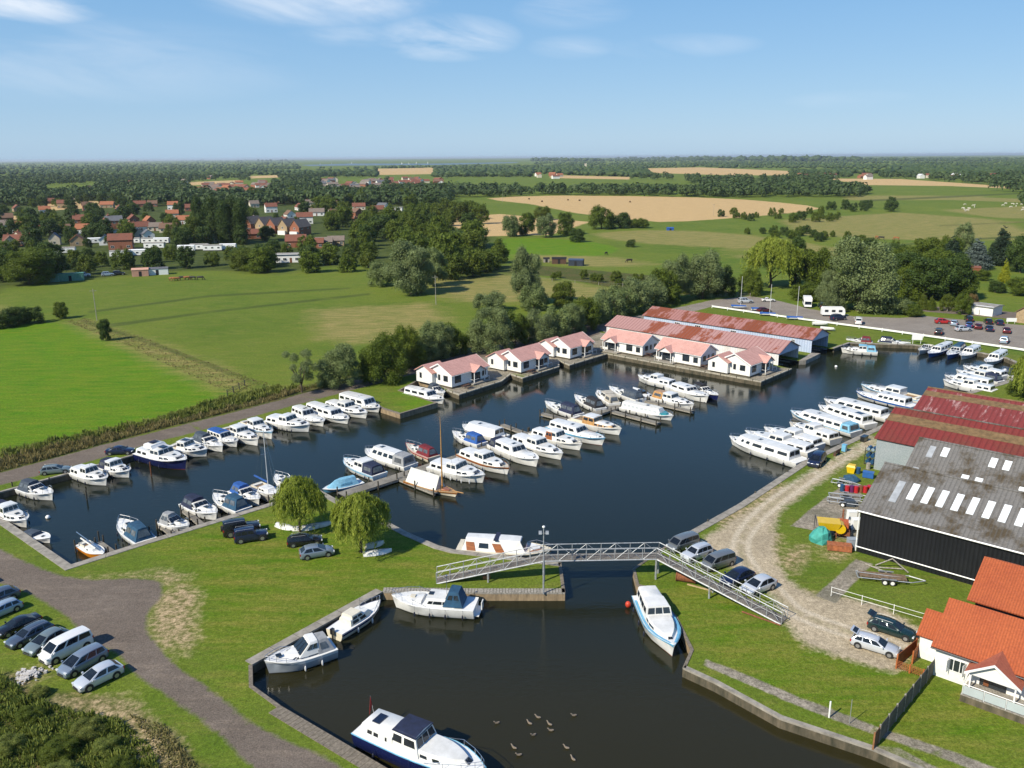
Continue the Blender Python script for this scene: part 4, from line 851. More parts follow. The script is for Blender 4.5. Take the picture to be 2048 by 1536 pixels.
def trunk_mesh(shape,seed):
    r=random.Random(seed); m=MB(); top={'column':.8,'cone':.85,'bushy':.45}.get(shape,.6)
    m.tube([(0,0,-.02),(.01,0,.12),(-.01,.01,.3),(0,0,top)],.035 if shape!='bushy' else .03,7,r1=.010)
    if shape not in('cone','column'):
        for i in range(6):
            a=r.random()*6.28; z=r.uniform(.14,.36); q=r.uniform(.18,.34)
            m.tube([(0,0,z),(math.cos(a)*q*.5,math.sin(a)*q*.5,z+.14),(math.cos(a)*q,math.sin(a)*q,z+.34)],.016,5,r1=.005)
    return m.mesh('trunk',BARK)
_cr={}
def proto(kind,shape,lod,var):
    k=(kind,shape,lod,var)
    if k not in _cr:
        n,leaf={'near':(30000,.0175),'mid':(11000,.026),'far':(3000,.044)}[lod]
        if shape=='weep': n=int(n*1.4); leaf*=.75
        if shape=='column': leaf*=.55; n=int(n*1.1)
        if shape=='cone': leaf*=.7
        if shape=='sparse': n=int(n*.35); leaf*=.8
        seed=sum(ord(c) for c in kind+shape+lod)+var*31
        _cr[k]=(crown(kind,shape,n,leaf,seed),trunk_mesh(shape,seed))
    return _cr[k]
def tree(px,h,wd,kind,shape,label,lod='mid',group=None,name='tree',cat='tree',var=None,world=None):
    p=Vector((world[0],world[1],0)) if world else P(*px)
    rr=random.Random(int(p.x*13+p.y*7)); var=rr.randrange(3) if var is None else var
    c,t=proto(kind,shape,lod,var)
    e=empty(name,(p.x,p.y,0),rr.random()*6.28,label,cat,group)
    base={'round':.90,'bushy':1.1,'column':.22,'cone':.5,'weep':1.10,'sparse':.85}[shape]
    s=(wd/base,wd/base,h)
    for nm,me in (('crown',c),('trunk',t)):
        o=link(nm,me,e); o.scale=s
    return e
# --- trees one can tell apart
W_='silvery green willow'
NT=[((600,1064),7.2,6.7,'weep','weep','near','yellow green weeping willow on the lawn, nearer the quay jetty root','weeping_willow'),
((722,1104),7.2,7.2,'weep','weep','near','yellow green weeping willow on the lawn, right of its twin, dinghy at its foot','weeping_willow'),
((2062,800),9,9,'weep','weep','near','weeping willow cut by the right frame edge beside the far right boats','weeping_willow'),
((604,785),8.4,7.6,'silver','sparse','near','thin olive willow with open crown at the lane bend','willow_tree'),
((680,772),8.6,8.8,'silver','bushy','near','grey willow right of the thin olive one along the lane','willow_tree'),
((770,762),10.0,9.8,'broad','bushy','near','large green bushy tree above the first cottage lane','bushy_tree'),
((812,738),9.8,8.2,'broad','bushy','near','green bushy tree directly right of the largest one by the lane','bushy_tree'),
((874,716),9.2,8.6,'silver','bushy','near','rounded grey willow behind the first cottage roof','willow_tree'),
((983,704),10.5,10.6,'silver','bushy','near','broad silvery willow behind the middle stepped cottage','willow_tree'),
((1032,690),8.5,7,'broad','bushy','mid','green bushy tree between two silvery willows behind the cottages','bushy_tree'),
((1080,684),8.5,8,'silver','bushy','near','silvery willow behind the corner cottage','willow_tree'),
((1140,668),8.6,8.6,'silver','bushy','near','silvery willow left of the boathouse end','willow_tree'),
((1190,650),8.6,8.4,'silver','bushy','mid','olive willow overhanging the left boathouse roof','willow_tree'),
((1240,632),9.5,9.4,'silver','bushy','mid','willow behind the left ends of the boathouse roofs','willow_tree'),
((1300,615),10.0,10,'silver','bushy','mid','willow behind the middle of the boathouse roofs','willow_tree'),
((1110,677),8.2,8.5,'silver','bushy','mid','light green willow between the corner cottage and the boathouse end, nearer one','willow_tree'),((1166,659),9,9,'broad','bushy','mid','fresh green bushy tree above the corner cottage lane','bushy_tree'),((1215,642),9.6,9.5,'silver','bushy','mid','willow pressing against the left boathouse gable','willow_tree'),((1270,624),10.5,10,'silver','bushy','mid','full willow in the belt behind the boathouses, left of its middle','willow_tree'),((1326,607),11.5,10,'broad','bushy','mid','full green tree in the belt behind the boathouses, right of its middle','bushy_tree'),((905,708),7.2,7.5,'broad','bushy','mid','green bush behind the gap between first and second cottage','bushy_tree'),((845,728),7.6,7,'silver','bushy','mid','silvery bush between the big green trees and the first cottage','willow_tree'),
((1352,600),14,11,'silver','round','near','tall olive willow left of the car park entrance','willow_tree'),
((1405,598),15.5,13,'silver','round','near','taller broad olive willow at the car park entrance','willow_tree'),
((1445,592),10,8,'dark','bushy','mid','dark tree at the right foot of the entrance willows','bushy_tree'),
((1052,608),17.5,10.5,'silver','round','near','tall narrow two tiered willow in the dry meadow','willow_tree'),
((1068,620),8,9,'silver','bushy','mid','low willow scrub at the foot of the tall narrow willow','willow_scrub'),
((1128,612),7.6,7.6,'lime','round','mid','bright green round tree right of the tall narrow willow','round_tree'),
((980,622),6.2,10,'silver','bushy','mid','low spreading grey willow bush left of the tall narrow willow','willow_scrub'),
((822,588),17.5,16,'silver','round','near','largest silver willow standing alone at the meadow edge','willow_tree'),
((866,572),14,11,'silver','round','mid','silver willow joined to the right of the largest one','willow_tree'),
((762,572),9,9.5,'silver','bushy','mid','low silver willow joined to the left of the largest one','willow_tree'),
((212,681),5.6,3.4,'dark','round','mid','small dark upright tree by the field ditch','small_tree'),
((123,637),4.8,4.6,'broad','round','mid','small round tree left of the ditch','small_tree'),
((70,645),4.6,6,'dark','bushy','mid','dark bush at the bright field corner','shrub'),((38,650),5.4,7,'dark','bushy','mid','larger dark bush left of the bright field corner','shrub'),((5,655),5,7.5,'dark','bushy','mid','dark bush cut by the left frame edge','shrub'),
((1020,473),12.5,11,'silver','round','mid','silver tree at the left end of the paddock clump','willow_tree'),((1052,470),13,11,'broad','round','mid','green tree behind the silver one in the paddock clump','round_tree'),((1092,475),13.5,12,'silver','round','mid','silver tree in the middle of the paddock clump','willow_tree'),
((1130,470),13,12,'broad','round','mid','green tree right of the paddock clump middle','round_tree'),((1153,484),7.5,9,'dark','bushy','mid','dark low bush in front of the paddock clump','shrub'),((1085,440),10,14,'lime','bushy','mid','lime green wide tree behind the paddock clump','bushy_tree'),
((1203,458),14.5,17,'broad','bushy','mid','large rounded green tree at the stubble field edge','round_tree'),((1240,456),10,14,'dark','bushy','mid','dark bushes right of the large rounded tree','bushy_tree'),((1278,456),6.5,12,'broad','bushy','mid','low bushes trailing right from the rounded tree','shrub'),
((1263,494),4,5.5,'dark','bushy','mid','small lone dark bush by the paddock','shrub'),
((1540,575),17,20,'weep','weep','near','wide yellow green weeping willow behind the motorhome','weeping_willow'),((1590,572),17,8,'dark','round','mid','dark narrow tree at the right side of the wide weeping willow','dark_tree'),
((1632,575),14,12,'broad','round','mid','mid green round tree left of the huge grey willow','round_tree'),((1500,590),9,8,'broad','bushy','mid','green bush left of the wide weeping willow','shrub'),
((1716,622),21,21,'silver','round','near','huge grey green willow in the middle of the car park edge','willow_tree'),((1660,622),12,9,'silver','bushy','near','lower left bulge of willow beside the huge grey one','willow_scrub'),
((1795,628),5.6,8,'silver','bushy','mid','low grey bush at the car park road fork','shrub'),((1823,632),3.6,6,'broad','bushy','mid','low green bush right of the grey bush at the road fork','shrub'),
((1615,600),5.5,11,'broad','bushy','mid','green hedge bush left of the motorhome','shrub'),((1665,600),5.5,9,'broad','bushy','mid','green hedge bush right of the motorhome','shrub'),
((1802,588),14,12,'dark','round','mid','dark tree right of the huge grey willow','dark_tree'),((1850,600),13.5,14,'dark','round','mid','dark round tree behind the yellow conifers','dark_tree'),((1905,598),13.5,12,'dark','round','mid','dark tree left of the garage','dark_tree'),
((1780,575),12,10,'broad','round','mid','green tree behind the yellow shrub','round_tree'),((1870,570),13,12,'broad','round','mid','broad green tree in the garden wood','round_tree'),
((1808,592),6,5,'yellow','bushy','mid','bright yellow shrub against the dark trees','yellow_shrub'),((1845,618),5.5,3.4,'lime','cone','mid','yellow green conifer by the road fence, left of three','conifer'),((1862,620),4.6,3.2,'lime','cone','mid','yellow green conifer by the road fence, middle of three','conifer'),((1893,622),5,4,'lime','bushy','mid','yellow green bush by the road fence, right of three','shrub'),
((1925,628),6,5,'broad','bushy','mid','green bush left of the garage drive','shrub'),((1942,622),5,4,'russet','bushy','mid','russet bush left of the garage','shrub'),
((2007,565),9,4,'yellow','cone','mid','bright yellow conifer above the garden pond','conifer'),((1925,508),14,9,'silver','round','mid','pale tall tree standing out above the garden wood','pale_tree'),
((1900,540),14,11,'conifer','cone','mid','dark pine left of the blue cedar','pine_tree'),((1950,538),13,12,'blue','cone','mid','blue grey cedar in the garden','cedar'),((1998,530),17,11,'conifer','cone','mid','tall dark spruce at the right edge wood','spruce'),((2040,545),14,11,'dark','round','mid','dark tree cut by the right frame edge in the garden','dark_tree'),
((1990,585),4,6,'dark','bushy','mid','dark bush above the garage roof','shrub'),((2040,590),6,9,'broad','bushy','mid','bush at the right edge behind the bungalow','shrub'),
((1870,530),8,10,'broad','bushy','mid','green bush at the top of the garden wood','shrub'),((1960,560),4,7,'broad','bushy','mid','low bush by the garden pond','shrub'),
((2035,790),3,4,'broad','bushy','mid','small shrub beneath the right edge weeping willow','shrub'),
((388,488),15,13,'lime','round','mid','round lime green tree left of the poplars','round_tree'),
((430,485),25,7,'poplar','column','mid','leftmost tall dark poplar of the village row','poplar'),((452,488),23,6,'poplar','column','mid','second poplar of the village row','poplar'),((468,486),25,7,'poplar','column','mid','third poplar of the village row','poplar'),((484,487),24,7,'poplar','column','mid','rightmost poplar of the village row','poplar'),((402,478),24,10,'dark','round','mid','tall dark tree at the left of the poplar row','dark_tree'),
((60,568),13,19,'broad','round','near','large round tree at the left of the meadow top','round_tree'),((8,562),12,14,'dark','round','mid','dark tree at the left frame edge by the meadow','dark_tree'),((110,560),11,12,'dark','round','mid','dark tree behind the left green container','dark_tree'),
((345,478),9,9,'lime','bushy','mid','light green bush beside the poplars foot','shrub'),((490,540),9,12,'lime','bushy','mid','rounded lime bush at the meadow top edge','bushy_tree'),((522,545),10,12,'broad','round','mid','round green tree left of the white chalet','round_tree'),
((535,480),8,10,'dark','round','mid','dark tree in front of the brick terrace','dark_tree')]
for px,h,wd,kd,shp,lod,lab,nm in NT: tree(px,h,wd,kd,shp,lab,lod,'trees around the marina',nm,nm.split('_')[-1])
# --- belts of trees and hedges, still one object each
def inside(p,poly):
    x,y=p; r=False
    for i in range(len(poly)):
        x1,y1=poly[i]; x2,y2=poly[i-1]
        if (y1>y)!=(y2>y) and x<(x2-x1)*(y-y1)/(y2-y1)+x1: r=not r
    return r
HB=[(h[0][0],h[0][1],13) for h in VH]+[(c[0],c[1],12) for c in CV]+[(560,468,60),(582,525,24)]
def clear(x,y):
    for hx,hy,w_ in HB:
        if abs(x-hx)<w_ and -6<y-hy<20: return False
    return True
rt=random.Random(11); belt=[]
LMK=[(30,480,'brown roofed bungalow at the left edge'),(100,485,'pale gabled house'),(165,440,'long brick house'),(230,450,'tall brick house'),(290,445,'small orange roofed house'),(345,430,'orange roofed bungalow'),(336,460,'brown roofed bungalow'),(200,485,'slate roofed bungalow'),(128,503,'long white caravan'),(262,485,'middle caravans'),(308,495,'white caravans'),(60,560,'big round meadow tree'),(91,560,'left green container'),(141,558,'right green container'),(281,550,'pink shed'),(372,500,'caravan by the round tree'),(425,500,'poplars foot'),(455,470,'poplar row'),(515,455,'left gabled house of the terrace'),(563,460,'middle of the brick terrace'),(611,465,'brick terrace right end'),(592,490,'hipped brick house'),(660,490,'grey roofed bungalows'),(582,522,'white chalet'),(718,415,'house beyond the wood'),(788,418,'flat roofed house'),(822,560,'largest silver willow'),(866,550,'second silver willow'),(1020,470,'paddock clump'),(940,440,'left stubble field'),(555,405,'brown gable'),(760,565,'low silver willow'),(980,490,'bright green paddock'),(1118,525,'paddock stables'),(1203,455,'large rounded tree'),(1300,580,'boathouse willows'),(1540,560,'wide weeping willow'),(1716,560,'huge grey willow'),(1640,412,'stubble field tip'),(1500,430,'big stubble field'),(1850,505,'garden wood top'),(1925,500,'pale tall tree'),(750,470,'middle of the wood'),(860,460,'right part of the wood'),(700,440,'left part of the wood')]
def where(x,y):
    q=min(LMK,key=lambda l:(x-l[0])**2+((y-l[1])*1.6)**2); dx,dy=x-q[0],y-q[1]
    far=abs(dx)+abs(dy)>26
    if abs(dx)>abs(dy)*1.5: r='right of' if dx>0 else 'left of'
    else: r='before' if dy>0 else 'behind'
    return ('well ' if far else 'just ')+r+' the '+q[2]
def zone(poly,n,h,kinds,label,ms=9,shapes=('round','bushy'),lod='far',group='village trees',name='tree'):
    xs=[p[0] for p in poly]; ys=[p[1] for p in poly]; c=0; tries=0
    while c<n and tries<n*60:
        tries+=1; x=rt.uniform(min(xs),max(xs)); y=rt.uniform(min(ys),max(ys))
        if not inside((x,y),poly) or not clear(x,y): continue
        p=P(x,y)
        if any((p.x-q[0])**2+(p.y-q[1])**2<ms*ms for q in belt): continue
        belt.append((p.x,p.y)); hh=rt.uniform(*h); kd=rt.choice(kinds); sh=rt.choice(shapes); c+=1
        
        szw='tall' if hh>h[0]+(h[1]-h[0])*.66 else ('low' if hh<h[0]+(h[1]-h[0])*.33 else 'medium')
        wr=rt.uniform(.8,1.15); szw+=' broad' if wr>1.03 else (' narrow' if wr<.9 else '')
        tree((x,y),hh,hh*wr,kd,sh,'%s %s %s %s'%(szw,{'dark':'dark','broad':'green','lime':'light green','poplar':'deep green'}[kd],'bush' if 'bush' in name else 'tree',where(x,y)),lod,group,name,'tree')
    return c
HR=random.Random(21); hk=0; hposs=[]
while hk<52:
    x=HR.uniform(0,760); y=HR.uniform(398,500)
    if (x>500 and y>455) or any(abs(x-h[0])<24 and abs(y-h[1])<12 for h in HB): continue
    HB.append((x,y,5)); hk+=1
    wl=HR.choice((BRICK,CREAM,WHITE,BUFF,WHITE)); ro=HR.choice((TILER,TILER,GREYT,BROWNR,ORAN)); hh_=HR.choice((2.8,3.0,4.8))
    house((x,y),HR.choice((15,-60,70,30))+HR.uniform(-8,8),HR.uniform(8,12),7,hh_,2.8,wl,ro,'%s %s house with %s roof '%('tall' if hh_>4 else 'low',{'red_brick':'brick','cream_render':'cream','white_weatherboard':'white','buff_brick':'buff'}[wl.name],{'red_roof_tiles':'red','grey_brown_tiles':'grey','brown_tiles':'brown','orange_roof_tiles':'orange'}[ro.name])+where(x,y).replace('well ','').replace('just ',''),group='village houses',chim=hk%2,wins=3)
zone([(0,515),(120,510),(240,522),(420,515),(560,505),(700,500),(760,520),(740,545),(560,548),(440,535),(300,541),(150,558),(0,570)],52,(6,10),('dark','broad','dark','broad','lime'),'leafy tree in the hedge belt between the meadow and the caravan park',8)
zone([(-10,392),(330,392),(480,420),(500,500),(330,500),(120,505),(-10,510)],110,(7.5,12),('dark','broad','dark','poplar'),'dark garden tree among the village houses, left part',8)
zone([(-10,395),(330,395),(480,420),(640,420),(640,455),(500,455),(330,500),(120,505),(-10,510)],45,(4.5,7),('dark','broad','broad','lime'),'garden tree',6,('round','bushy'))
zone([(480,395),(760,395),(900,415),(980,440),(985,500),(900,545),(740,520),(690,480),(640,470),(640,430),(500,440)],74,(9,15),('broad','dark','broad','lime','broad'),'tall leafy tree of the wood beyond the big silver willow',10,group='wood behind the silver willow')
zone([(870,500),(1000,505),(1010,545),(900,560)],10,(8,11),('broad','lime'),'bushy green tree at the front edge of the wood, above the dry meadow',8,group='wood behind the silver willow')
zone([(1480,462),(1690,470),(1760,500),(1850,510),(1860,520),(1750,505),(1600,480),(1480,470)],24,(3.5,6.5),('broad','dark'),'bush of the hedge line crossing the pasture, right side',6,('bushy',),group='pasture hedge',name='hedge_bush')
zone([(1430,430),(1640,425),(1700,440),(1640,447),(1430,442)],20,(4,7),('dark','broad'),'dark hedge bush along the near edge of the big stubble field',8,('bushy',),group='pasture hedge',name='hedge_bush')
zone([(1100,548),(1300,560),(1420,578),(1400,590),(1280,575),(1090,560)],18,(2.5,4),('broad','lime'),'low green bush in the hedge in front of the dark sheds paddock',4,('bushy',),group='pasture hedge',name='hedge_bush')
zone([(1640,420),(1800,412),(1880,416),(1800,424),(1700,428)],9,(7,10),('dark',),'dark bush clump beyond the big stubble field, right',9,('bushy',),group='pasture hedge',name='hedge_bush')
zone([(1700,555),(1900,520),(1950,600),(1780,605)],14,(8,12),('dark','broad'),'dark leafy tree inside the garden wood left of the garage',6,group='garden wood',lod='mid')
# --- woodland toward the horizon: one mass
STRAW=[[PX(*q) for q in p] for p in stub]+[[(585,318),(870,312),(1065,312),(1065,330),(880,334),(600,338)],[(1160,358),(1420,366),(1500,380),(1640,400),(1600,392),(1160,388)] if False else [(0,0),(1,0),(0,1)],
   [(1530,395),(1700,400),(1760,378),(2048,388),(2048,480),(1700,470),(1560,440),(1640,415)],[(1110,360),(1400,362),(1250,372),(1110,370)],[(90,372),(200,368),(190,385),(90,392)],[(340,372),(385,370),(385,376)]]
EST=[(392,545,364,394),(640,770,356,388),(775,880,354,380),(1060,1130,348,360),(1700,1760,348,362)]
def woodland(n,y0,y1,lod,seed,label,name):
    rng=np.random.default_rng(seed); r=random.Random(seed); PSs=[]
    tries=0
    while len(PSs)<n and tries<n*30:
        tries+=1
        # uniform over the picture rows, denser toward the horizon
        y=y0+(y1-y0)*r.random(); x=r.uniform(-60,2110)
        if any(inside((x,y),q) for q in STRAW): continue
        hp=(y-314)*10.0/44
        if y<440 and any(inside((x,y-hp*k_),q) for q in STRAW[:10] for k_ in (.35,.7,1.0)): continue
        if any(a<x<b and c<y<d for a,b,c,d in EST): continue
        if 900<x<2048 and 395<y<480: continue
        if name=='near' : pass
        p=P(x,y); dn=math.sin(p.x*.004+1.3)*math.cos(p.y*.0021+p.x*.001)
        if dn<-.62 and y<385: continue
        PSs.append((p.x,p.y,r.uniform(7,13)*(1 if y1>330 else 1.5+1.1*max(0,math.sin(p.x*.0011)+math.sin(p.x*.0037)))))
    nn=len(PSs); PSs=np.array(PSs)
    k=IV.shape[0]; vs=[];fs=[];vals=[]
    if lod=='blob':
        import bmesh
        bm=bmesh.new(); bmesh.ops.create_icosphere(bm,subdivisions=1,radius=1); v0=np.array([q.co[:] for q in bm.verts]); f0=np.array([[w.index for w in q.verts] for q in bm.faces]); bm.free()
        disp=1+.22*rng.normal(size=(nn,len(v0),1)); h=PSs[:,2][:,None,None]
        v=v0[None]*disp*np.array([.75,.75,.5])*h; v[:,:,2]+=(PSs[:,2]*.5)[:,None]; v[:,:,0]+=PSs[:,0][:,None]; v[:,:,1]+=PSs[:,1][:,None]
        f=f0[None]+(np.arange(nn)*len(v0))[:,None,None]; me=npmesh(name,v.reshape(-1,3),f.reshape(-1,3),[LM['far']],np.repeat(rng.random(nn),len(v0)))
    else:
        m=90
        d=rng.normal(size=(nn,m,3)); d[:,:,2]=np.abs(d[:,:,2])-.35; d/=np.linalg.norm(d,axis=2)[:,:,None]
        # lumpy radius
        ph=rng.random((nn,1,3))*6; lump=1+.22*np.sin(d*4+ph).sum(2)/1.7
        h=PSs[:,2][:,None]; pos=d*np.array([.46,.46,.46])*(lump*h)[:,:,None]; pos[:,:,2]+=h*.52
        nr=d+rng.normal(size=d.shape)*.35; nr/=np.linalg.norm(nr,axis=2)[:,:,None]; t=rng.normal(size=d.shape); t-=nr*(t*nr).sum(2)[:,:,None]; t/=np.linalg.norm(t,axis=2)[:,:,None]; b=np.cross(nr,t)
        s=(h*.17*(.6+.8*rng.random((nn,m))))[:,:,None]; pos[:,:,0]+=PSs[:,0][:,None]; pos[:,:,1]+=PSs[:,1][:,None]
        v=np.stack([pos-t*s*.7,pos+b*s*.6,pos+t*s*.7,pos-b*s*.6],2); f=np.arange(nn*m*4).reshape(-1,4)
        tone=np.repeat(rng.random(nn),m*4)*.6+np.repeat(rng.random(nn*m),4)*.4
        me=npmesh(name,v.reshape(-1,3),f,[LM['far']],tone)
    o=link('woodland',me); o['kind']='stuff'; tag(o,label,'woodland'); return o
woodland(3600,352,412,'leaf',5,'belts and clumps of trees across the middle distance','mid_woodland')
woodland(6500,322,354,'blob',6,'far woodland fading toward the horizon','far_woodland')
woodland(1800,317.5,323,'blob',9,'thin dark line of trees on the horizon','horizon_woodland')
# --- rough vegetation as stuff
def blades(name,poly,n,h,wd,mat,label,cat,lean=.5,world=False):
    poly=[P2(*p) for p in poly] if not world else poly
    A=np.array(poly); lo=A.min(0); hi=A.max(0); rng=np.random.default_rng(len(name)*7+n)
    p=rng.random((n*8,2))*(hi-lo)+lo; p=p[(sdf(p,poly)>0)&(sdf(p,WATER)<-.2)&(union(p,[road,lane])<-.3)][:n]; n=len(p)
    clump=.5+.5*np.sin(p[:,0]*.9)*np.cos(p[:,1]*1.1+p[:,0]*.4)
    hh=(h*(.45+.75*rng.random(n))*(.55+.6*clump)); a=rng.random(n)*6.283; ww=wd*(.6+.8*rng.random(n))
    cl2=np.sin(p[:,0]*1.9+np.sin(p[:,1]*1.3)*2)*np.sin(p[:,1]*2.3+1+np.sin(p[:,0]*.8)*1.5); hh=hh*(.62+.45*cl2)
    dx=np.cos(a)*ww*.5; dy=np.sin(a)*ww*.5; lx=rng.normal(size=n)*lean*hh*.5; ly=rng.normal(size=n)*lean*hh*.5
    z0=np.zeros(n); v=np.stack([np.column_stack([p[:,0]-dx,p[:,1]-dy,z0-.02]),np.column_stack([p[:,0]+dx,p[:,1]+dy,z0-.02]),np.column_stack([p[:,0]+dx*.5+lx,p[:,1]+dy*.5+ly,hh]),np.column_stack([p[:,0]-dx*.6+lx,p[:,1]-dy*.6+ly,hh*.96])],1)
    o=link(name,npmesh(name,v.reshape(-1,3),np.arange(n*4).reshape(-1,4),[mat],np.repeat(np.clip(.45+.3*cl2+.25*rng.normal(size=n),0,1),4))); o['kind']='stuff'; tag(o,label,cat); return o
LM['reed']=leaf_mat('reed_leaf',(.10,.105,.030),(.32,.25,.11),(.16,.13,.05),.3); LM['herb']=leaf_mat('herb_leaf',(.075,.125,.016),(.28,.31,.07),(.15,.14,.04),.3); LM['dryg']=leaf_mat('dry_grass_leaf',(.13,.125,.04),(.33,.28,.12),(.2,.2,.08),.3)
blades('reeds',[(-60,955),(0,920),(150,884),(330,846),(470,815),(600,778),(700,764),(740,756),(640,772),(560,797),(450,826),(300,863),(150,903),(0,944),(-60,960)],9500,1.15,.16,LM['reed'],'brown seeding reeds and dock along the lane bank','reeds')
blades('nettles',[(-60,930),(0,905),(150,873),(330,834),(455,795),(560,775),(600,775),(470,812),(330,845),(150,883),(0,919),(-60,945)],8500,1.1,.2,LM['herb'],'green nettle strip above the brown reeds','nettles')
blades('scrub2',[(-150,1370),(0,1350),(60,1395),(150,1425),(240,1440),(300,1490),(330,1560),(330,1650),(-150,1700)],22000,.75,.13,LM['herb'],'tangled green scrub in the lower left corner','scrub')
blades('dead_grass',[(260,1430),(330,1450),(400,1540),(430,1600),(330,1640),(310,1500)],2200,.35,.12,LM['dryg'],'brown dead grass around the corner scrub','dead grass')
blades('ditch_grass',[(130,642),(170,636),(300,680),(470,745),(560,775),(470,790),(400,760),(250,690)],4000,.26,.22,LM['reed'],'coarse grass along the field ditch','coarse grass')
blades('tall_grass',[(560,778),(640,772),(760,752),(850,725),(860,735),(740,756),(640,775)],2500,.9,.2,LM['herb'],'tall grass under the lane trees','tall grass')
for i,(x,y,r) in enumerate(((60,1440,1.6),(175,1470,1.9),(215,1500,1.6),(120,1510,2.0),(20,1500,1.8),(80,1390,1.2),(240,1545,1.7),(120,1560,2.0))):
    tree((x,y),r*.65,r*1.35,'herb' if i%3 else 'lime','bushy','low bramble bush in the corner scrub, '+('left of the middle, upper','right of the middle, upper','rightmost of the upper ones','middle, near the frame bottom','at the left frame edge','topmost, nearest the rubble','rightmost of all','at the very frame bottom')[i],'near','corner scrub bushes','bramble_bush','bush')
# ================================================================ BOATS
def paint(name,c,rough=.22,**k): return pm(name,c,rough,.06,2.0,coat=.3,**k)
GEL=pm('gelcoat_white',(.78,.775,.75),.25,.10,.7,coat=.3,grime=(.60,.595,.56)); 
BC={'white':GEL,'cream':paint('gelcoat_cream',(.72,.66,.52)),'navy':paint('navy_paint',(.012,.018,.085)),'blue':paint('blue_paint',(.03,.12,.38)),'sky':paint('sky_blue_paint',(.16,.42,.62)),'teal':paint('teal_paint',(.03,.26,.30)),
 'red':paint('red_paint',(.36,.03,.02)),'orange':paint('orange_paint',(.72,.24,.01)),'grey':paint('grey_paint',(.34,.38,.42)),'varnish':pm('varnished_wood',(.33,.11,.028),.3,.25,3,stretch=(.3,2,2),coat=.4),'tan':pm('tan_wood',(.50,.27,.09),.35,.2,3,coat=.3),
 'black':paint('black_paint',(.015,.015,.018)),'foul':pm('antifoul',(.03,.03,.05),.8,.2,2),'foulred':pm('antifoul_red',(.26,.03,.02),.8,.2,2),'deckw':pm('deck_white',(.74,.74,.72),.6,.05,2),'deckc':pm('deck_cream',(.62,.57,.46),.65,.06,2),'teak':banded('teak_deck',(.33,.22,.12),(.12,.08,.05),1,9,.7,'plank',(.28,.19,.11),.6),
 'cnavy':pm('navy_canvas',(.014,.022,.060),.85,.25,2.5,bump=.3,bscale=4),'cblack':pm('black_canvas',(.018,.018,.022),.85,.2,2.5,bump=.3,bscale=4),'cgrey':pm('grey_canvas',(.30,.31,.32),.85,.15,2.5,bump=.3,bscale=4),'cmaroon':pm('maroon_canvas',(.17,.012,.02),.85,.2,2.5,bump=.3,bscale=4),
 'cblue':pm('blue_canvas',(.02,.10,.36),.85,.2,2.5,bump=.3,bscale=4),'cteal':pm('teal_canvas',(.018,.075,.145),.85,.2,2.5,bump=.3,bscale=4),'csky':pm('sky_canvas',(.20,.44,.60),.85,.15,2.5,bump=.35,bscale=3),'cwhite':pm('white_canvas',(.68,.67,.62),.85,.1,2.5,bump=.3,bscale=4),'cbeige':pm('beige_canvas',(.46,.42,.35),.85,.12,2.5,bump=.3,bscale=4),'cdark':pm('slate_canvas',(.05,.07,.10),.85,.2,2.5,bump=.3,bscale=4)}
BGLASS=pm('boat_glass',(.018,.024,.030),.06,.3,1,spec=.8); STEEL=pm('stainless',(.55,.56,.58),.25,.1,2,metal=.9); FEND=pm('fender_rubber',(.02,.025,.05),.5,.2,3); FENDW=pm('white_fender',(.7,.7,.7),.5,.1,3); SOLAR=pm('solar_panel',(.012,.018,.04),.12,.2,3,spec=.8); CLEARV=pm('vinyl_window',(.11,.12,.13),.12,.3,2,spec=.8); ORB=pm('red_ring',(.55,.05,.02),.5,.1,2); RUB=pm('rub_rail',(.03,.03,.04),.6,.1,2)
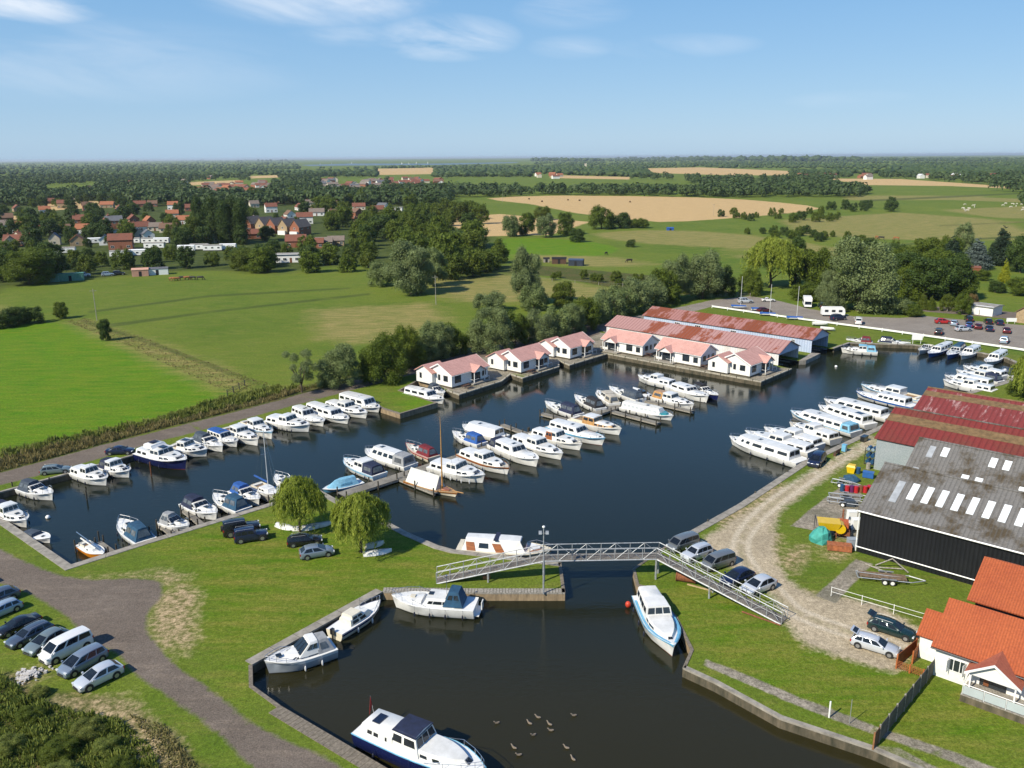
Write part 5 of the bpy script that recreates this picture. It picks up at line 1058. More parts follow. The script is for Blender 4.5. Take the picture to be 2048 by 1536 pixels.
class Boat:
    def __init__(s,bow,stern,B,fb,label,hull='white',stripe=None,gun='white',foul='foul',deck='deckw',full=.62,name='motor_cruiser',cat='boat',group='boats moored in the marina',z=0.0):
        b=P(bow[0],bow[1],z); a=P(stern[0],stern[1],z); s.L=(b-a).length; s.B=B; s.fb=fb; s.full=full
        c=(a+b)/2; d=b-a; s.e=empty(name,(c.x,c.y,WZ),math.atan2(d.y,d.x),label,cat,group)
        st=[0,.06,.2,.4,.55,.68,.78,.86,.92,.965,1.0]; L=s.L
        m=MB(); ring=[]
        for t in st:
            hb=s.hb(t); sh=s.sheer(t); row=[]
            rake=.05*L
            def xx(z): return -L/2+L*t-(rake*(1-z/s.sheer(1.0)) if t>.5 else 0)*((t-.5)/.5)**2
            fl=1 if t<.6 else 1-.55*((t-.6)/.4)
            for (w_,z) in ((1,sh),(.995,sh-.13),(.97*fl+.03*(1-fl),sh-.34),(.86*fl,.20),(.78*fl,.06),(.45*fl,-.3)):
                row.append((xx(z),hb*w_,z))
            ring.append(row)
        n=6
        for r in ring: m.v+=r; m.v+=[(x,-y,z) for x,y,z in r]
        for i in range(len(st)-1):
            o=i*2*n; q=o+2*n
            for j in range(n-1):
                mi=(0,1 if stripe else 2,2,2,3)[j] if True else 0
                m.f.append((o+j,o+j+1,q+j+1,q+j)); m.m.append(mi)
                m.f.append((o+n+j,q+n+j,q+n+j+1,o+n+j+1)); m.m.append(mi)
        m.f.append(tuple(list(range(n))+[n+j for j in range(n-1,-1,-1)])); m.m.append(2)
        o=(len(st)-1)*2*n; m.f.append(tuple([o+j for j in range(n-1,-1,-1)]+[o+n+j for j in range(n)])); m.m.append(2)
        m.build('hull',[BC[gun],BC[stripe or hull],BC[hull],BC[foul]],s.e,35)
        d_=MB(); A=[]
        for t in st[:-1]+[.99]: A.append((-L/2+L*t,s.hb(t)*.985,s.sheer(t)-.035))
        d_.v+=A+[(x,-y,z) for x,y,z in A]+[(x,0,z+.03) for x,y,z in A]; k=len(A)
        for i in range(k-1): d_.f+=[(i,2*k+i,2*k+i+1,i+1),(k+i,k+i+1,2*k+i+1,2*k+i)]; d_.m+=[0,0]
        d_.build('deck',BC[deck],s.e)
        r=MB()
        for sg in (1,-1): r.tube([(-L/2+L*t,sg*(s.hb(t)+.01),s.sheer(t)-.02) for t in st],.035,4)
        s.rub=r.build('rub_rail',BC[gun] if gun!='white' else (BC[stripe] if stripe else GEL),s.e)
    def hb(s,t):
        f=s.full
        if t<f: return s.B/2*(.88+.12*math.sin(t/f*1.5708))
        return s.B/2*max(.03,(1-((t-f)/(1-f))**2.1)) 
    def sheer(s,t): return s.fb*(1+.30*max(0,t-.35)**1.6*2.0)
    def block(s,t0,t1,z0,h,name='cabin',mat='white',ins=.16,tum=.14,rf=.4,ra=.1,wins=(),front=0,back=0,camber=.07,wv=(.32,.85),wmat=None,roof=None,wmax=None,over=.0,hend=None,fv=(.3,.9)):
        L=s.L; x0=-L/2+L*t0; x1=-L/2+L*t1; N_=6; hend=h if hend is None else hend
        zb=max(s.sheer(t0),s.fb)-.06+z0 if z0>=0 else s.fb+z0
        def bot(u,y=1):
            x=x0+(x1-x0)*u; t=(x+L/2)/L; w_=max(.05,s.hb(min(.98,t))-ins); w_=min(w_,wmax) if wmax else w_; return Vector((x,w_*y,max(zb,s.sheer(t)-.08+z0)))
        def top(u,y=1):
            x=(x0+ra)+((x1-rf)-(x0+ra))*u; t=(x0+(x1-x0)*u+L/2)/L; w_=max(.05,s.hb(min(.98,t))-ins); w_=min(w_,wmax) if wmax else w_; w_=max(.04,w_-tum*h/.7)
            return Vector((x,w_*y,zb+h+(hend-h)*u))
        m=MB()
        for i in range(N_+1):
            u=i/N_; b=bot(u); t=top(u); cz=camber*(t.y/ max(.1,s.B/2))
            sh=t+Vector((0,-.10*min(1,t.y),0)); sh.z+=cz*.35
            m.v+=[(b.x,b.y,b.z-.1),tuple(t-Vector((0,0,.07))),tuple(sh),(t.x,0,t.z+cz),(sh.x,-sh.y,sh.z),(t.x,-t.y,t.z-.07),(b.x,-b.y,b.z-.1)]
        rm=1 if roof else 0
        for i in range(N_):
            o=i*7; q=o+7
            for j in range(6): m.f.append((o+j,o+j+1,q+j+1,q+j)[::-1] if False else (o+j+1,o+j,q+j,q+j+1)); m.m.append(0 if j in(0,5) else rm)
        m.f.append((0,1,2,3,4,5,6)); m.m.append(0); o=N_*7; m.f.append(tuple(o+j for j in (6,5,4,3,2,1,0))); m.m.append(0)
        # outward winding fix
        c=m.build(name,[BC[mat],BC[roof or mat]],s.e,40)
        G=wmat or BGLASS
        for (a,b) in wins:
            for sg in (1,-1):
                q=[]
                for (u,v) in ((a,wv[0]),(b,wv[0]),(b,wv[1]),(a,wv[1])):
                    p=bot(u,sg).lerp(top(u,sg)-Vector((0,0,.07)),v); p.z=bot(u).z*(1-v)+(top(u).z-.07)*v; q.append(p+Vector((0,sg*.022,0)))
                if sg>0: q=q[::-1]
                g=MB(); g.slab(q,.03); g.build('window',G,s.e)
        for cnt,u in ((front,1),(back,0)):
            if not cnt: continue
            for i in range(cnt):
                y0=-1+2*(i+.08)/cnt; y1=-1+2*(i+.92)/cnt; q=[]
                for (y,v) in ((y0,fv[0]),(y1,fv[0]),(y1,fv[1]),(y0,fv[1])):
                    p=bot(u,y*.93).lerp(top(u,y*.90),v); p.x+=(.025 if u else -.025); q.append(p)
                if u==0: q=q[::-1]
                g=MB(); g.slab(q,.03); g.build('windscreen' if u else 'rear_window',G,s.e)
        if over:
            g=MB(); a=[top(0,1)+Vector((-over,.08,.0)),top(0,-1)+Vector((-over,-.08,0)),top(1,-1)+Vector((over,-.08,0)),top(1,1)+Vector((over,.08,0))]; g.slab(a[::-1] if False else a,.06); g.build('roof',BC[roof or mat],s.e)
        s.last=(bot,top,zb+h); return c
    def rail(s,t0=.62,h=.5,both=True):
        m=MB(); L=s.L; pts=[]
        ts=[t0,t0+(1-t0)*.35,t0+(1-t0)*.65,t0+(1-t0)*.85,.985]
        for sg in (1,-1):
            p=[(-L/2+L*t,sg*max(.06,s.hb(t)-.07),s.sheer(t)+(h if i else .1)) for i,t in enumerate(ts)]; m.tube(p,.026,4)
            for i,t in enumerate(ts[1:]): m.tube([(p[i+1][0],p[i+1][1],s.sheer(t)-.03),p[i+1]],.02,4)
        m.tube([(-L/2+L*.985,-max(.06,s.hb(.985)-.07),s.sheer(1)+h),(-L/2+L*.985,max(.06,s.hb(.985)-.07),s.sheer(1)+h)],.026,4)
        m.build('bow_rail',STEEL,s.e)
    def fenders(s,ts,mat=None):
        for t in ts:
            for sg in (1,-1):
                m=MB(); x=-s.L/2+s.L*t; y=sg*(s.hb(t)+.09); m.ell((x,y,.38),.10,.10,.30,8,6); m.tube([(x,y,.6),(x,y-sg*.05,s.sheer(t))],.012,3); m.build('fender',mat or FEND,s.e,60)
    def hatch(s,t,w_=.5,mat=None,z=None,l=.5):
        m=MB(); x=-s.L/2+s.L*t; bot,top,zt=s.last; z=zt+.07 if z is None else z; m.box(x-l/2,x+l/2,-w_/2,w_/2,z-.03,z+.05); m.build('hatch',mat or BGLASS,s.e)
    def mast(s,t,h,r=.03,y=0,z=None,ball=False):
        m=MB(); x=-s.L/2+s.L*t; z=s.fb if z is None else z; m.tube([(x,y,z),(x,y,z+h)],r,5,r1=r*.6)
        if ball: m.ell((x,y,z+h),.13,.13,.09,8,5)
        m.build('mast',STEEL,s.e)
    def motor(s):
        m=MB(); m.box(-s.L/2-.38,-s.L/2-.05,-.16,.16,s.fb-.15,s.fb+.42); m.box(-s.L/2-.3,-s.L/2-.12,-.06,.06,-.3,s.fb-.15); m.build('outboard',BC['black'],s.e)
    def ring(s,t,z):
        m=MB(); x=-s.L/2+s.L*t; pts=[(x+.3*math.cos(a*6.283/10),.3*math.sin(a*6.283/10)+.2,z) for a in range(11)]; m.tube(pts,.06,5); m.build('life_ring',ORB,s.e)
    def well(s,t0,t1,mat='deckc',d=.28):
        m=MB(); L=s.L; y=s.hb(t0)-.3; z=s.sheer((t0+t1)/2); x0=-L/2+L*t0; x1=-L/2+L*t1
        m.box(x0,x1,-y,-y+.08,z-.05,z+d); m.box(x0,x1,y-.08,y,z-.05,z+d); m.box(x0,x0+.08,-y,y,z-.05,z+d); m.build('coaming',BC[mat],s.e)
        g=MB(); g.box(x0+.1,x1-.05,-y+.1,y-.1,z-.04,z+.02); g.build('cockpit_sole',BC['teak'],s.e)
        g=MB(); g.box(x0+.1,x0+.6,-y+.1,y-.1,z+.02,z+.25); g.build('seat',BC['cwhite'],s.e)
F3=(.18,.42,.66)
def sports(bow,stern,lab,can='cnavy',hull='white',stripe=None,B=2.7,fb=.95,ch=1.15,rail=True,gun='white',deck='deckw',**k):
    s=Boat(bow,stern,B,fb,lab,hull,stripe,gun,deck=deck,full=.5,**k)
    s.block(.44,.90,0,.42,rf=1.5,ra=.05,ins=.34,tum=.28,wins=((.10,.36),(.42,.60)),wv=(.35,.8)); s.hatch(.66,.55,z=s.sheer(.66)+.40)
    s.block(.40,.55,.36,.50,'windshield','white',rf=.75,ra=.02,ins=.30,tum=.2,wins=((.1,.8),),front=3,fv=(.12,.92),wv=(.15,.85),camber=.02)
    if can: s.block(.03,.45,.05,ch,'canopy',can,rf=.35,ra=.45,ins=.14,tum=.30,wins=((.12,.46),(.54,.90)),wmat=CLEARV,back=1,camber=.22,wv=(.42,.85))
    else: s.well(.04,.42)
    if rail: s.rail(.52)
    s.fenders(F3); return s
def fore_wheel(bow,stern,lab,can='cnavy',hull='white',stripe=None,B=2.8,fb=.95,roof=None,wood=None,rail=True,gun='white',solar=False,deck='deckw',**k):
    """fore cabin, wheelhouse and aft canopy"""
    s=Boat(bow,stern,B,fb,lab,hull,stripe,gun,deck=deck,**k)
    s.block(.50,.88,0,.55,rf=.5,ra=.1,ins=.30,mat=wood or 'white',roof='white' if wood else None,wins=((.08,.28),(.36,.56),(.64,.82)),front=2)
    s.hatch(.72)
    s.block(.30,.56,0,1.32,'wheelhouse',wood or 'white',roof=roof or 'white',rf=.40,ra=.08,ins=.22,wins=((.06,.46),(.54,.92)),front=3,wv=(.52,.88),fv=(.55,.92),camber=.12,over=.08)
    if solar: s.hatch(.42,1.0,SOLAR,l=1.1)
    if can: s.block(.03,.30,0,1.18,'canopy',can,rf=.03,ra=.35,ins=.16,tum=.2,wins=((.15,.85),),wmat=CLEARV,back=1,camber=.16,wv=(.42,.85))
    else: s.well(.04,.29)
    if rail: s.rail(.6)
    s.fenders(F3); return s
def aft_cabin(bow,stern,lab,hull='white',stripe=None,B=3.2,fb=1.0,wood=None,can=None,rail=True,gun='white',nf=2,deck='deckw',foul='foul',roof=None,**k):
    """aft cabin, raised centre wheelhouse, long fore cabin"""
    s=Boat(bow,stern,B,fb,lab,hull,stripe,gun,foul=foul,deck=deck,**k)
    s.block(.04,.40,0,.80,'aft_cabin',rf=.05,ra=.12,ins=.22,mat=wood or 'white',roof='white' if wood else None,wins=((.1,.35),(.45,.7)),back=2,camber=.13)
    s.block(.56,.88,0,.58,'fore_cabin',rf=.55,ra=.05,ins=.30,mat=wood or 'white',roof='white' if wood else None,wins=((.08,.34),(.42,.66)),front=nf,camber=.1)
    s.hatch(.74)
    s.block(.36,.60,0,1.36,'wheelhouse',wood or can or 'white',roof=roof or can or 'white',rf=.5,ra=.1,ins=.20,tum=.2,wins=((.05,.46),(.54,.92)),front=3,wv=(.55,.9),fv=(.50,.94),camber=.14,over=.05)
    if rail: s.rail(.6)
    s.fenders((.15,.38,.62)); return s
def long_saloon(bow,stern,lab,hull='white',stripe=None,B=3.3,fb=.9,nw=5,h=1.22,t0=.12,t1=.80,can=None,solar=False,rail=True,gun='white',roof='white',foul='foul',round_=.14,mat='white',fw=3,foredeck=True,wm=None,deck='deckw',**k):
    """hire cruiser: one full length rounded cabin"""
    s=Boat(bow,stern,B,fb,lab,hull,stripe,gun,foul=foul,full=.68,deck=deck,**k)
    if foredeck: s.block(t1-.04,.93,0,.38,'fore_cabin',rf=.35,ra=.05,ins=.34,wins=((.2,.7),),front=2,camber=.06)
    w_=[(.04+i*.92/nw,.04+(i+.72)*.92/nw) for i in range(nw)]
    s.block(t0,t1,0,h,'saloon',mat,roof=roof,rf=.75,ra=.12,ins=.18,tum=round_,wins=w_,front=fw,wv=(.46,.84),fv=(.42,.92),camber=.16,back=2,wmat=wm)
    s.hatch((t0+t1)/2+.08,.7,l=.6)
    if solar: s.hatch(t0+.15,1.0,SOLAR,l=1.4)
    if can: s.block(.02,t0+.02,0,h-.1,'canopy',can,rf=.03,ra=.3,ins=.16,wins=((.2,.8),),wmat=CLEARV,back=1,camber=.12)
    if rail: s.rail(.72)
    s.fenders((.15,.36,.58)); return s
# upper bank row, left to right
sports((106,990),(46,973),'open sports cruiser with navy canopy, first boat on the lane bank at far left','cdark')
s=aft_cabin((214,961),(151,941),'white cruiser with raised aft hardtop, moored right of the grey estate car',B=2.9); s.mast(.5,1.2,z=2.2)
fore_wheel((259,945),(207,930),'white cruiser with navy rear canopy, beside the navy car on the lane','cnavy')
s=aft_cabin((374,929),(284,906),'big navy hulled cruiser with white upperworks and open flying bridge','navy','navy',3.6,1.35,B=3.7) if False else aft_cabin((374,929),(284,906),'big navy hulled cruiser with white upperworks and open flying bridge',hull='navy',B=3.7,fb=1.35,foul='foulred')
s.block(.22,.44,1.42,.42,'flying_bridge',rf=.5,ra=.02,ins=.5,wins=(),camber=.02); s.hatch(.30,1.2,BC['cnavy'],z=3.3,l=.9); s.hatch(.5,1.0,SOLAR,z=2.85,l=1.0)
s=fore_wheel((415,903),(342,893),'white cruiser with dark solar panel on its wheelhouse roof, right of the navy hulled one',None,B=3.1,fb=1.05,solar=True)
sports((446,895),(393,875),'white cruiser with small slate canopy, just left of the blue roofed launch','cdark',B=2.6)
s=long_saloon((475,885),(421,867),'white launch with bright blue flat roof',B=2.5,roof='cblue',t0=.06,t1=.66,h=1.15,nw=4,round_=.05)
fore_wheel((517,883),(453,857),'white cruiser with cream fore cabin trim, third boat left of the mast top',None,B=3.0,fb=1.05,deck='deckc')
fore_wheel((545,870),(489,845),'white cruiser with tall narrow wheelhouse, left of the large rounded one in bank row',None,B=2.8,fb=1.15,stripe='sky')
s=aft_cabin((620,855),(539,840),'large white cruiser with long rounded aft cabin and dark fenders, middle of bank row',B=3.5,fb=1.15); s.fenders((.08,.28,.5,.72))
s=long_saloon((648,845),(591,822),'white cruiser with flat square aft roof, fourth from right in the bank row',B=3.0,t0=.05,t1=.52,nw=3,h=1.25)
long_saloon((698,840),(619,815),'white cruiser with smooth full length roof, third from right in the bank row',B=3.2,nw=4,t0=.04,t1=.74)
s=aft_cabin((735,829),(657,808),'white cruiser with dark wraparound wheelhouse windows, second from right in bank row',B=3.3)
s=long_saloon((760,817),(687,798),'boxy white cruiser with square full length roof, rightmost in the bank row',B=3.3,t0=.02,t1=.78,nw=4,h=1.45,round_=.03)
# left quay
fore_wheel((54,1044),(-8,1016),'white cruiser with navy canopy moored along the left quay, stern cut by the frame','cnavy',B=2.7)
s=Boat((100,1074),(50,1060),2.0,.65,'small white speedboat with grey cover moored on the left quay',name='speedboat',full=.5)
s.block(.08,.52,0,.38,'cover','cdark',rf=.25,ra=.1,ins=.12,tum=.4,camber=.14); s.hatch(.72,.35,z=s.sheer(.72)+.02,l=.35)
# lower quay
s=Boat((207,1108),(164,1083),1.9,.75,'small yacht with orange hull and mast lowered on deck',hull='orange',name='yacht',full=.5,foul='orange')
s.block(.35,.72,0,.35,rf=.4,ra=.1,ins=.3,wins=((.3,.5),)); s.well(.06,.33)
m=MB(); m.tube([(-s.L/2-1.4,.1,1.7),(s.L/2-.6,.1,1.15)],.05,5); m.build('lowered_mast',STEEL,s.e)
m=MB(); m.tube([(-s.L/2+.3,-.2,1.5),(s.L/2-1.4,-.2,1.25)],.09,6); m.build('furled_sail',BC['cwhite'],s.e)
sports((240,1041),(292,1082),'white cruiser with big teal blue canopy over its stern at the lower quay','cteal',B=2.9,ch=1.35)
sports((378,1053),(326,1038),'small white cruiser with pale grey canopy at the lower quay','cgrey',B=2.4,fb=.85)
sports((434,1030),(374,1003),'white sports cruiser with navy top and long dark side window at the lower quay','cnavy',B=2.8)
sports((427,990),(488,1019),'white cruiser, bow outward, with dark blue canopy facing the lower quay','cteal',B=2.8,ch=1.3)
sports((519,1002),(470,978),'white cruiser with bright royal blue cover at its outer end, lower quay','cblue',B=2.6)
s=Boat((562,991),(509,969),2.5,.95,'white sailing yacht with tall mast and blue rolled sail left of the weeping willow',name='sailing_yacht',full=.48)
s.block(.34,.72,0,.45,rf=.5,ra=.1,ins=.35,wins=((.1,.3),(.4,.6))); s.well(.06,.32); s.rail(.6)
m=MB(); m.tube([(.2,0,1.4),(.2,0,9.6)],.06,6,r1=.04); m.build('mast',FENDW,s.e); m=MB(); m.tube([(.1,0,2.1),(-s.L/2+.2,0,2.3)],.13,6); m.build('boom_cover',BC['cblue'],s.e)
m=MB(); m.tube([(-.05,-.6,6.2),(.2,0,6.2),(-.05,.6,6.2)],.02,4); m.tube([(.2,0,9.5),(s.L/2-.1,0,1.3)],.012,3); m.tube([(.2,0,9.5),(-s.L/2,0,1.2)],.012,3); m.tube([(.2,0,9.5),(0,1.1,1.0)],.012,3); m.tube([(.2,0,9.5),(0,-1.1,1.0)],.012,3); m.build('rigging',STEEL,s.e)
sports((551,952),(590,976),'white cruiser mostly hidden behind the left weeping willow',None,B=2.5)
# main jetty, near part
s=Boat((645,975),(722,956),2.4,.55,'long low boat under a light blue fabric cover beside the jetty root',hull='sky',gun='white',name='covered_launch',full=.6)
s.block(.12,.92,0,1.0,'cover','csky',rf=1.3,ra=.35,ins=.10,tum=.42,camber=.25,wins=((.25,.33),(.36,.44),(.47,.55),(.58,.66)),wmat=pm('cover_pane',(.12,.30,.42),.3,.1,2),wv=(.35,.6))
fore_wheel((688,919),(760,949),'long white cruiser with navy canopy backed up to the jetty root','cnavy',B=3.1,stripe='sky')
long_saloon((731,900),(822,930),'tall white cruiser with pale grey rear canopy, left side of the jetty',B=3.3,h=1.45,t0=.24,t1=.80,nw=4,can='cgrey',round_=.25,foredeck=False)
s=fore_wheel((812,889),(869,912),'cream cruiser with maroon canopy at the jetty','cmaroon',B=2.5,roof='cmaroon',stripe='red',foul='foulred') if False else sports((812,889),(869,914),'cream cruiser with maroon canopy at the jetty','cmaroon',B=2.5,deck='deckc',hull='cream',stripe='red'); s.mast(.55,1.8)
# gaff yacht
s=Boat((915,984),(817,953),2.5,.62,'wooden gaff yacht with tall bare mast and white tent cover over its boom',hull='cream',stripe='varnish',gun='tan',deck='teak',name='gaff_yacht',full=.45)
s.block(.04,.66,0,1.9,'boom_tent','cwhite',rf=.1,ra=.2,ins=.05,tum=.40,camber=.0); s.block(.72,.86,0,.22,'fore_hatch','varnish',rf=.15,ra=.05,ins=.35)
m=MB(); m.tube([(s.L*.20,0,.5),(s.L*.20,0,9.2)],.12,7,r1=.07); m.tube([(s.L*.20,0,9.2),(s.L*.20-.05,0,11.0)],.05,6,r1=.03); m.build('mast',BC['tan'],s.e)
m=MB(); m.tube([(s.L*.20,0,9.4),(-s.L*.40,0,2.6)],.012,3); m.tube([(s.L*.20,0,9.4),(s.L*.5+.9,0,.95)],.012,3); m.build('rigging',RUB,s.e)
m=MB(); m.tube([(s.L*.40,0,.85),(s.L*.5+1.1,0,1.0)],.07,6); m.build('bowsprit',BC['tan'],s.e)
s=aft_cabin((970,956),(866,930),'large white cruiser with row of white fenders, right beside the gaff yacht mast',B=3.6,fb=1.1); s.fenders((.08,.3,.5,.7,.82),FENDW); s.mast(.5,.9,z=2.3)
aft_cabin((1019,940),(926,905),'white cruiser with varnished wood panels below a cream deck, second in front of the jetty',B=3.2,wood=None,stripe='varnish',deck='deckc',gun='varnish')
s=long_saloon((1077,925),(988,888),'sleek white cruiser with navy rear canopy and no rails, third in front of the jetty',B=3.3,fb=1.15,t0=.16,t1=.62,nw=2,h=1.2,can='cnavy',rail=False)
s=aft_cabin((1126,911),(1030,876),'white cruiser with heavy dark wheelhouse windscreen, fourth in front of the jetty',B=3.3)
s=aft_cabin((1164,892),(1068,864),'white cruiser with varnished mahogany wheelhouse, fifth in front of the jetty',B=3.1,deck='deckc'); s.block(.34,.50,0,1.30,'mahogany_wheelhouse','varnish',roof='white',rf=.3,ra=.2,ins=.16,tum=.16,wins=((.1,.45),(.55,.9)),front=3,wv=(.5,.85))
long_saloon((1210,882),(1102,852),'long white cruiser with pale blue gunwale and red bottom paint at the bow',B=3.3,fb=1.1,gun='sky',stripe='sky',foul='foulred',t0=.05,t1=.62,nw=4,h=1.15)
s=fore_wheel((1243,862),(1145,836),'white cruiser with honey coloured wheelhouse, last in front of the jetty before the gap',None,B=3.2,wood='tan',deck='deckc',fb=1.05)
sports((905,865),(965,887),'white cruiser with royal blue rear canopy on the far side of the jetty','cblue',B=2.7)
long_saloon((925,851),(1008,874),'white cruiser with full length white cover behind the royal blue canopied one',B=3.2,nw=0,t0=.10,t1=.85,foredeck=False,mat='white',can=None)
sports((1090,805),(1158,829),'white sports cruiser with shiny navy canopy beside its finger pontoon','cnavy',B=2.9,ch=1.35)
sports((1149,792),(1202,817),'white sports cruiser with black canopy and round clear panel','cblack',B=2.8,ch=1.3)
s=fore_wheel((1195,783),(1230,807),'short white cruiser wrapped in beige canopy at the jetty','cbeige',B=2.7,roof='cbeige')
sports((1218,775),(1282,799),'white cruiser with dark blue canopy next to a stack of gear on the jetty','cdark',B=2.9)
s=Boat((1266,772),(1300,790),2.2,.6,'small dark tender with black frame and engine at the jetty end',hull='cdark',gun='black',name='tender',full=.5); s.motor(); s.mast(.4,1.3); s.block(.3,.6,0,.5,'console','black',rf=.2,ra=.1,ins=.5,front=1)
s=aft_cabin((1276,753),(1348,770),'white cruiser moored farthest up the jetty nearest the cottages',B=3.2,rail=True)
s=fore_wheel((1388,811),(1308,791),'white cruiser with tan canopy roof by the pontoon near the jetty end','tan',B=3.0,roof='white')
s=long_saloon((1417,798),(1340,773),'sleek white motor cruiser with sloping dark windscreen near the jetty end',B=3.3,fb=1.2,t0=.15,t1=.62,nw=2,h=1.0,rail=True)
sports((1437,793),(1388,774),'dark canopied boat outermost at the jetty end','cblack',B=2.6,hull='navy')
s=long_saloon((1347,833),(1246,811),'long white day launch with fabric roof and teal front screen',B=2.9,fb=.85,h=1.1,t0=.03,t1=.82,nw=8,roof='cwhite',foredeck=False,fw=2,wm=pm('pale_pane',(.50,.53,.55),.3,.1,2)); s.block(.78,.92,0,.35,'front_screen','teal',rf=.4,ra=.05,ins=.25)
# boats by the cottages
long_saloon((888,800),(814,783),'white cruiser with portholes moored in the notch of the small lawn',B=3.1,nw=3,t0=.03,t1=.72)
sports((888,789),(862,776),'dark canopied cruiser tucked behind the white one by the first cottage','cdark',B=2.6)
# right quay
G='boats moored along the right quay'
s=long_saloon((1459,877),(1605,924),'longest white hire cruiser with three groups of side windows, nearest on the right quay',B=3.7,fb=1.05,nw=4,h=1.3,t0=.10,t1=.86,wm=None)
s=aft_cabin((1490,865),(1626,903),'white hire cruiser second on the right quay, deck mostly hidden by the nearest',B=3.6)
s=aft_cabin((1528,858),(1640,891),'white hire cruiser third on the right quay with domed wheelhouse',B=3.5)
s=aft_cabin((1579,848),(1672,879),'white hire cruiser with tan foredeck, fourth on the right quay',B=3.4,deck='deckc')
s=long_saloon((1581,823),(1713,863),'white hire cruiser with cyan canopy at its stern',B=3.6,can='csky',gun='sky',t0=.14)
s=long_saloon((1637,812),(1742,848),'white hire cruiser wedged behind the cyan canopied one',B=3.5,t0=.06,solar=True)
s=long_saloon((1648,800),(1781,834),'white hire cruiser with long plain roof, standing alone left of the red shed corner',B=3.6,t0=.08,h=1.2)
s=long_saloon((1712,784),(1830,812),'white hire cruiser with blue bow, nearer of the two blue bowed ones',B=3.5,stripe='blue',gun='blue',t0=.10,t1=.62)
s=fore_wheel((1722,771),(1845,799),'white hire cruiser with raised wheelhouse roof behind the blue bowed one',None,B=3.5,gun='sky')
for b_,st_,lab,fn in (((1886,762),(1990,782),'white cruiser at the far end of the right quay, nearest the red shed roof',aft_cabin),((1889,752),(1995,773),'white cruiser with long dark side window near the shaded willow',long_saloon),
    ((1912,742),(2003,763),'white cruiser with navy cover strip at the far end of the right quay',fore_wheel),((1926,734),(2012,752),'white cruiser farthest along the right quay',aft_cabin),((2008,740),(2030,752),'small white boat half behind the right edge willow',sports)):
    fn(b_,st_,lab)
# far quay
fore_wheel((1682,698),(1755,703),'white cruiser with light blue canopy in front of the far quay','csky',B=3.0,roof='csky')
sports((1692,680),(1745,684),'white cruiser with maroon and navy cover behind the light blue canopied one','cmaroon',B=2.8)
sports((1822,688),(1756,682),'cream white cruiser with dark navy canopy on the far quay','cnavy',B=3.0)
sports((1838,703),(1862,691),'small open white boat left of the blue hulled trio on the far quay',None,B=2.2)
s=long_saloon((1857,709),(1900,690),'blue hulled day launch with white roof on the far quay',B=2.6,hull='blue',gun='blue',t0=.05,t1=.7,nw=4,h=1.1,foredeck=False)
sports((1895,713),(1925,692),'blue hulled boat with teal blue canopy on the far quay','cteal',B=2.7,hull='blue',gun='blue')
long_saloon((1922,713),(1955,697),'small white launch with arched windows right of the blue boats',B=2.6,t0=.05,t1=.65,nw=3,h=1.1,foredeck=False)
long_saloon((1972,726),(2008,706),'white launch moored apart near the right edge of the far quay',B=2.7,t0=.05,t1=.65,nw=3,h=1.1,foredeck=False)
# front basin
s=Boat((784,1199),(952,1213),3.1,1.15,'white cruiser with blue wheelhouse canopy in front of the boarded quay',name='motor_cruiser',full=.6)
s.block(.22,.62,0,.85,'cabin',rf=.6,ra=.3,ins=.32,wins=((.12,.36),(.39,.68),(.71,.86)),wv=(.42,.80),camber=.1); s.hatch(.52,.6)
s.block(.62,.86,0,.30,'fore_cabin',rf=.5,ra=.0,ins=.5,camber=.05); s.last=(None,None,1.5); s.hatch(.74,.5,BC['deckc'])
s.block(.13,.36,.25,1.35,'canopy','cteal',rf=.55,ra=.45,ins=.28,tum=.18,wins=((.12,.45),(.55,.88)),wmat=BGLASS,front=2,camber=.12,wv=(.5,.85),fv=(.45,.9))
s.rail(.55,.6); s.fenders((.12,.32,.5,.68)); s.mast(.34,2.9,.04,z=1.2,ball=True)
m=MB(); m.box(-s.L/2-.5,-s.L/2+.05,-1.0,1.0,.35,.45); m.build('swim_platform',BC['white'],s.e)
m=MB(); m.box(-s.L/2-.6,-s.L/2-.5,-.9,-.1,.5,1.3); m.build('transom_seat',BC['white'],s.e)
s=Boat((761,1202),(668,1262),2.4,.85,'small cream white cruiser moored on the diagonal quay, bow toward the corner',hull='cream',stripe='navy',name='motor_cruiser',full=.55)
s.block(.22,.70,0,.62,'cabin','cream',roof='white',rf=.5,ra=.1,ins=.28,wins=((.10,.36),(.44,.70)),wv=(.3,.85),camber=.1); s.block(.26,.50,.5,.45,'wheelhouse','cream',rf=.25,ra=.1,ins=.38,wins=((.1,.45),(.55,.9)),front=2,wv=(.2,.85)); s.rail(.68,.45); s.fenders((.3,.6),FENDW); s.motor(); s.mast(.55,1.2,z=1.5)
s=Boat((530,1332),(667,1290),2.9,1.15,'pale grey hulled cruiser with white hardtop and grey aft canopy on the diagonal quay',hull='grey',stripe='white',gun='white',name='motor_cruiser',full=.52)
s.block(.42,.90,0,.40,'fore_cabin',rf=1.3,ra=.05,ins=.34,tum=.3,wins=((.14,.44),(.50,.56)),wv=(.3,.8)); s.hatch(.80,.45,z=s.sheer(.8)+.22,l=.5)
s.block(.26,.56,.30,1.0,'hardtop','white',rf=1.15,ra=.05,ins=.30,tum=.22,wins=((.08,.40),(.46,.80)),front=3,wv=(.42,.86),fv=(.1,.88),camber=.1)
s.block(.03,.28,.10,1.10,'aft_canopy','cgrey',rf=.02,ra=.55,ins=.22,tum=.25,wins=((.3,.8),),wmat=CLEARV,camber=.12); s.rail(.6,.4); s.fenders((.25,.5),FENDW)
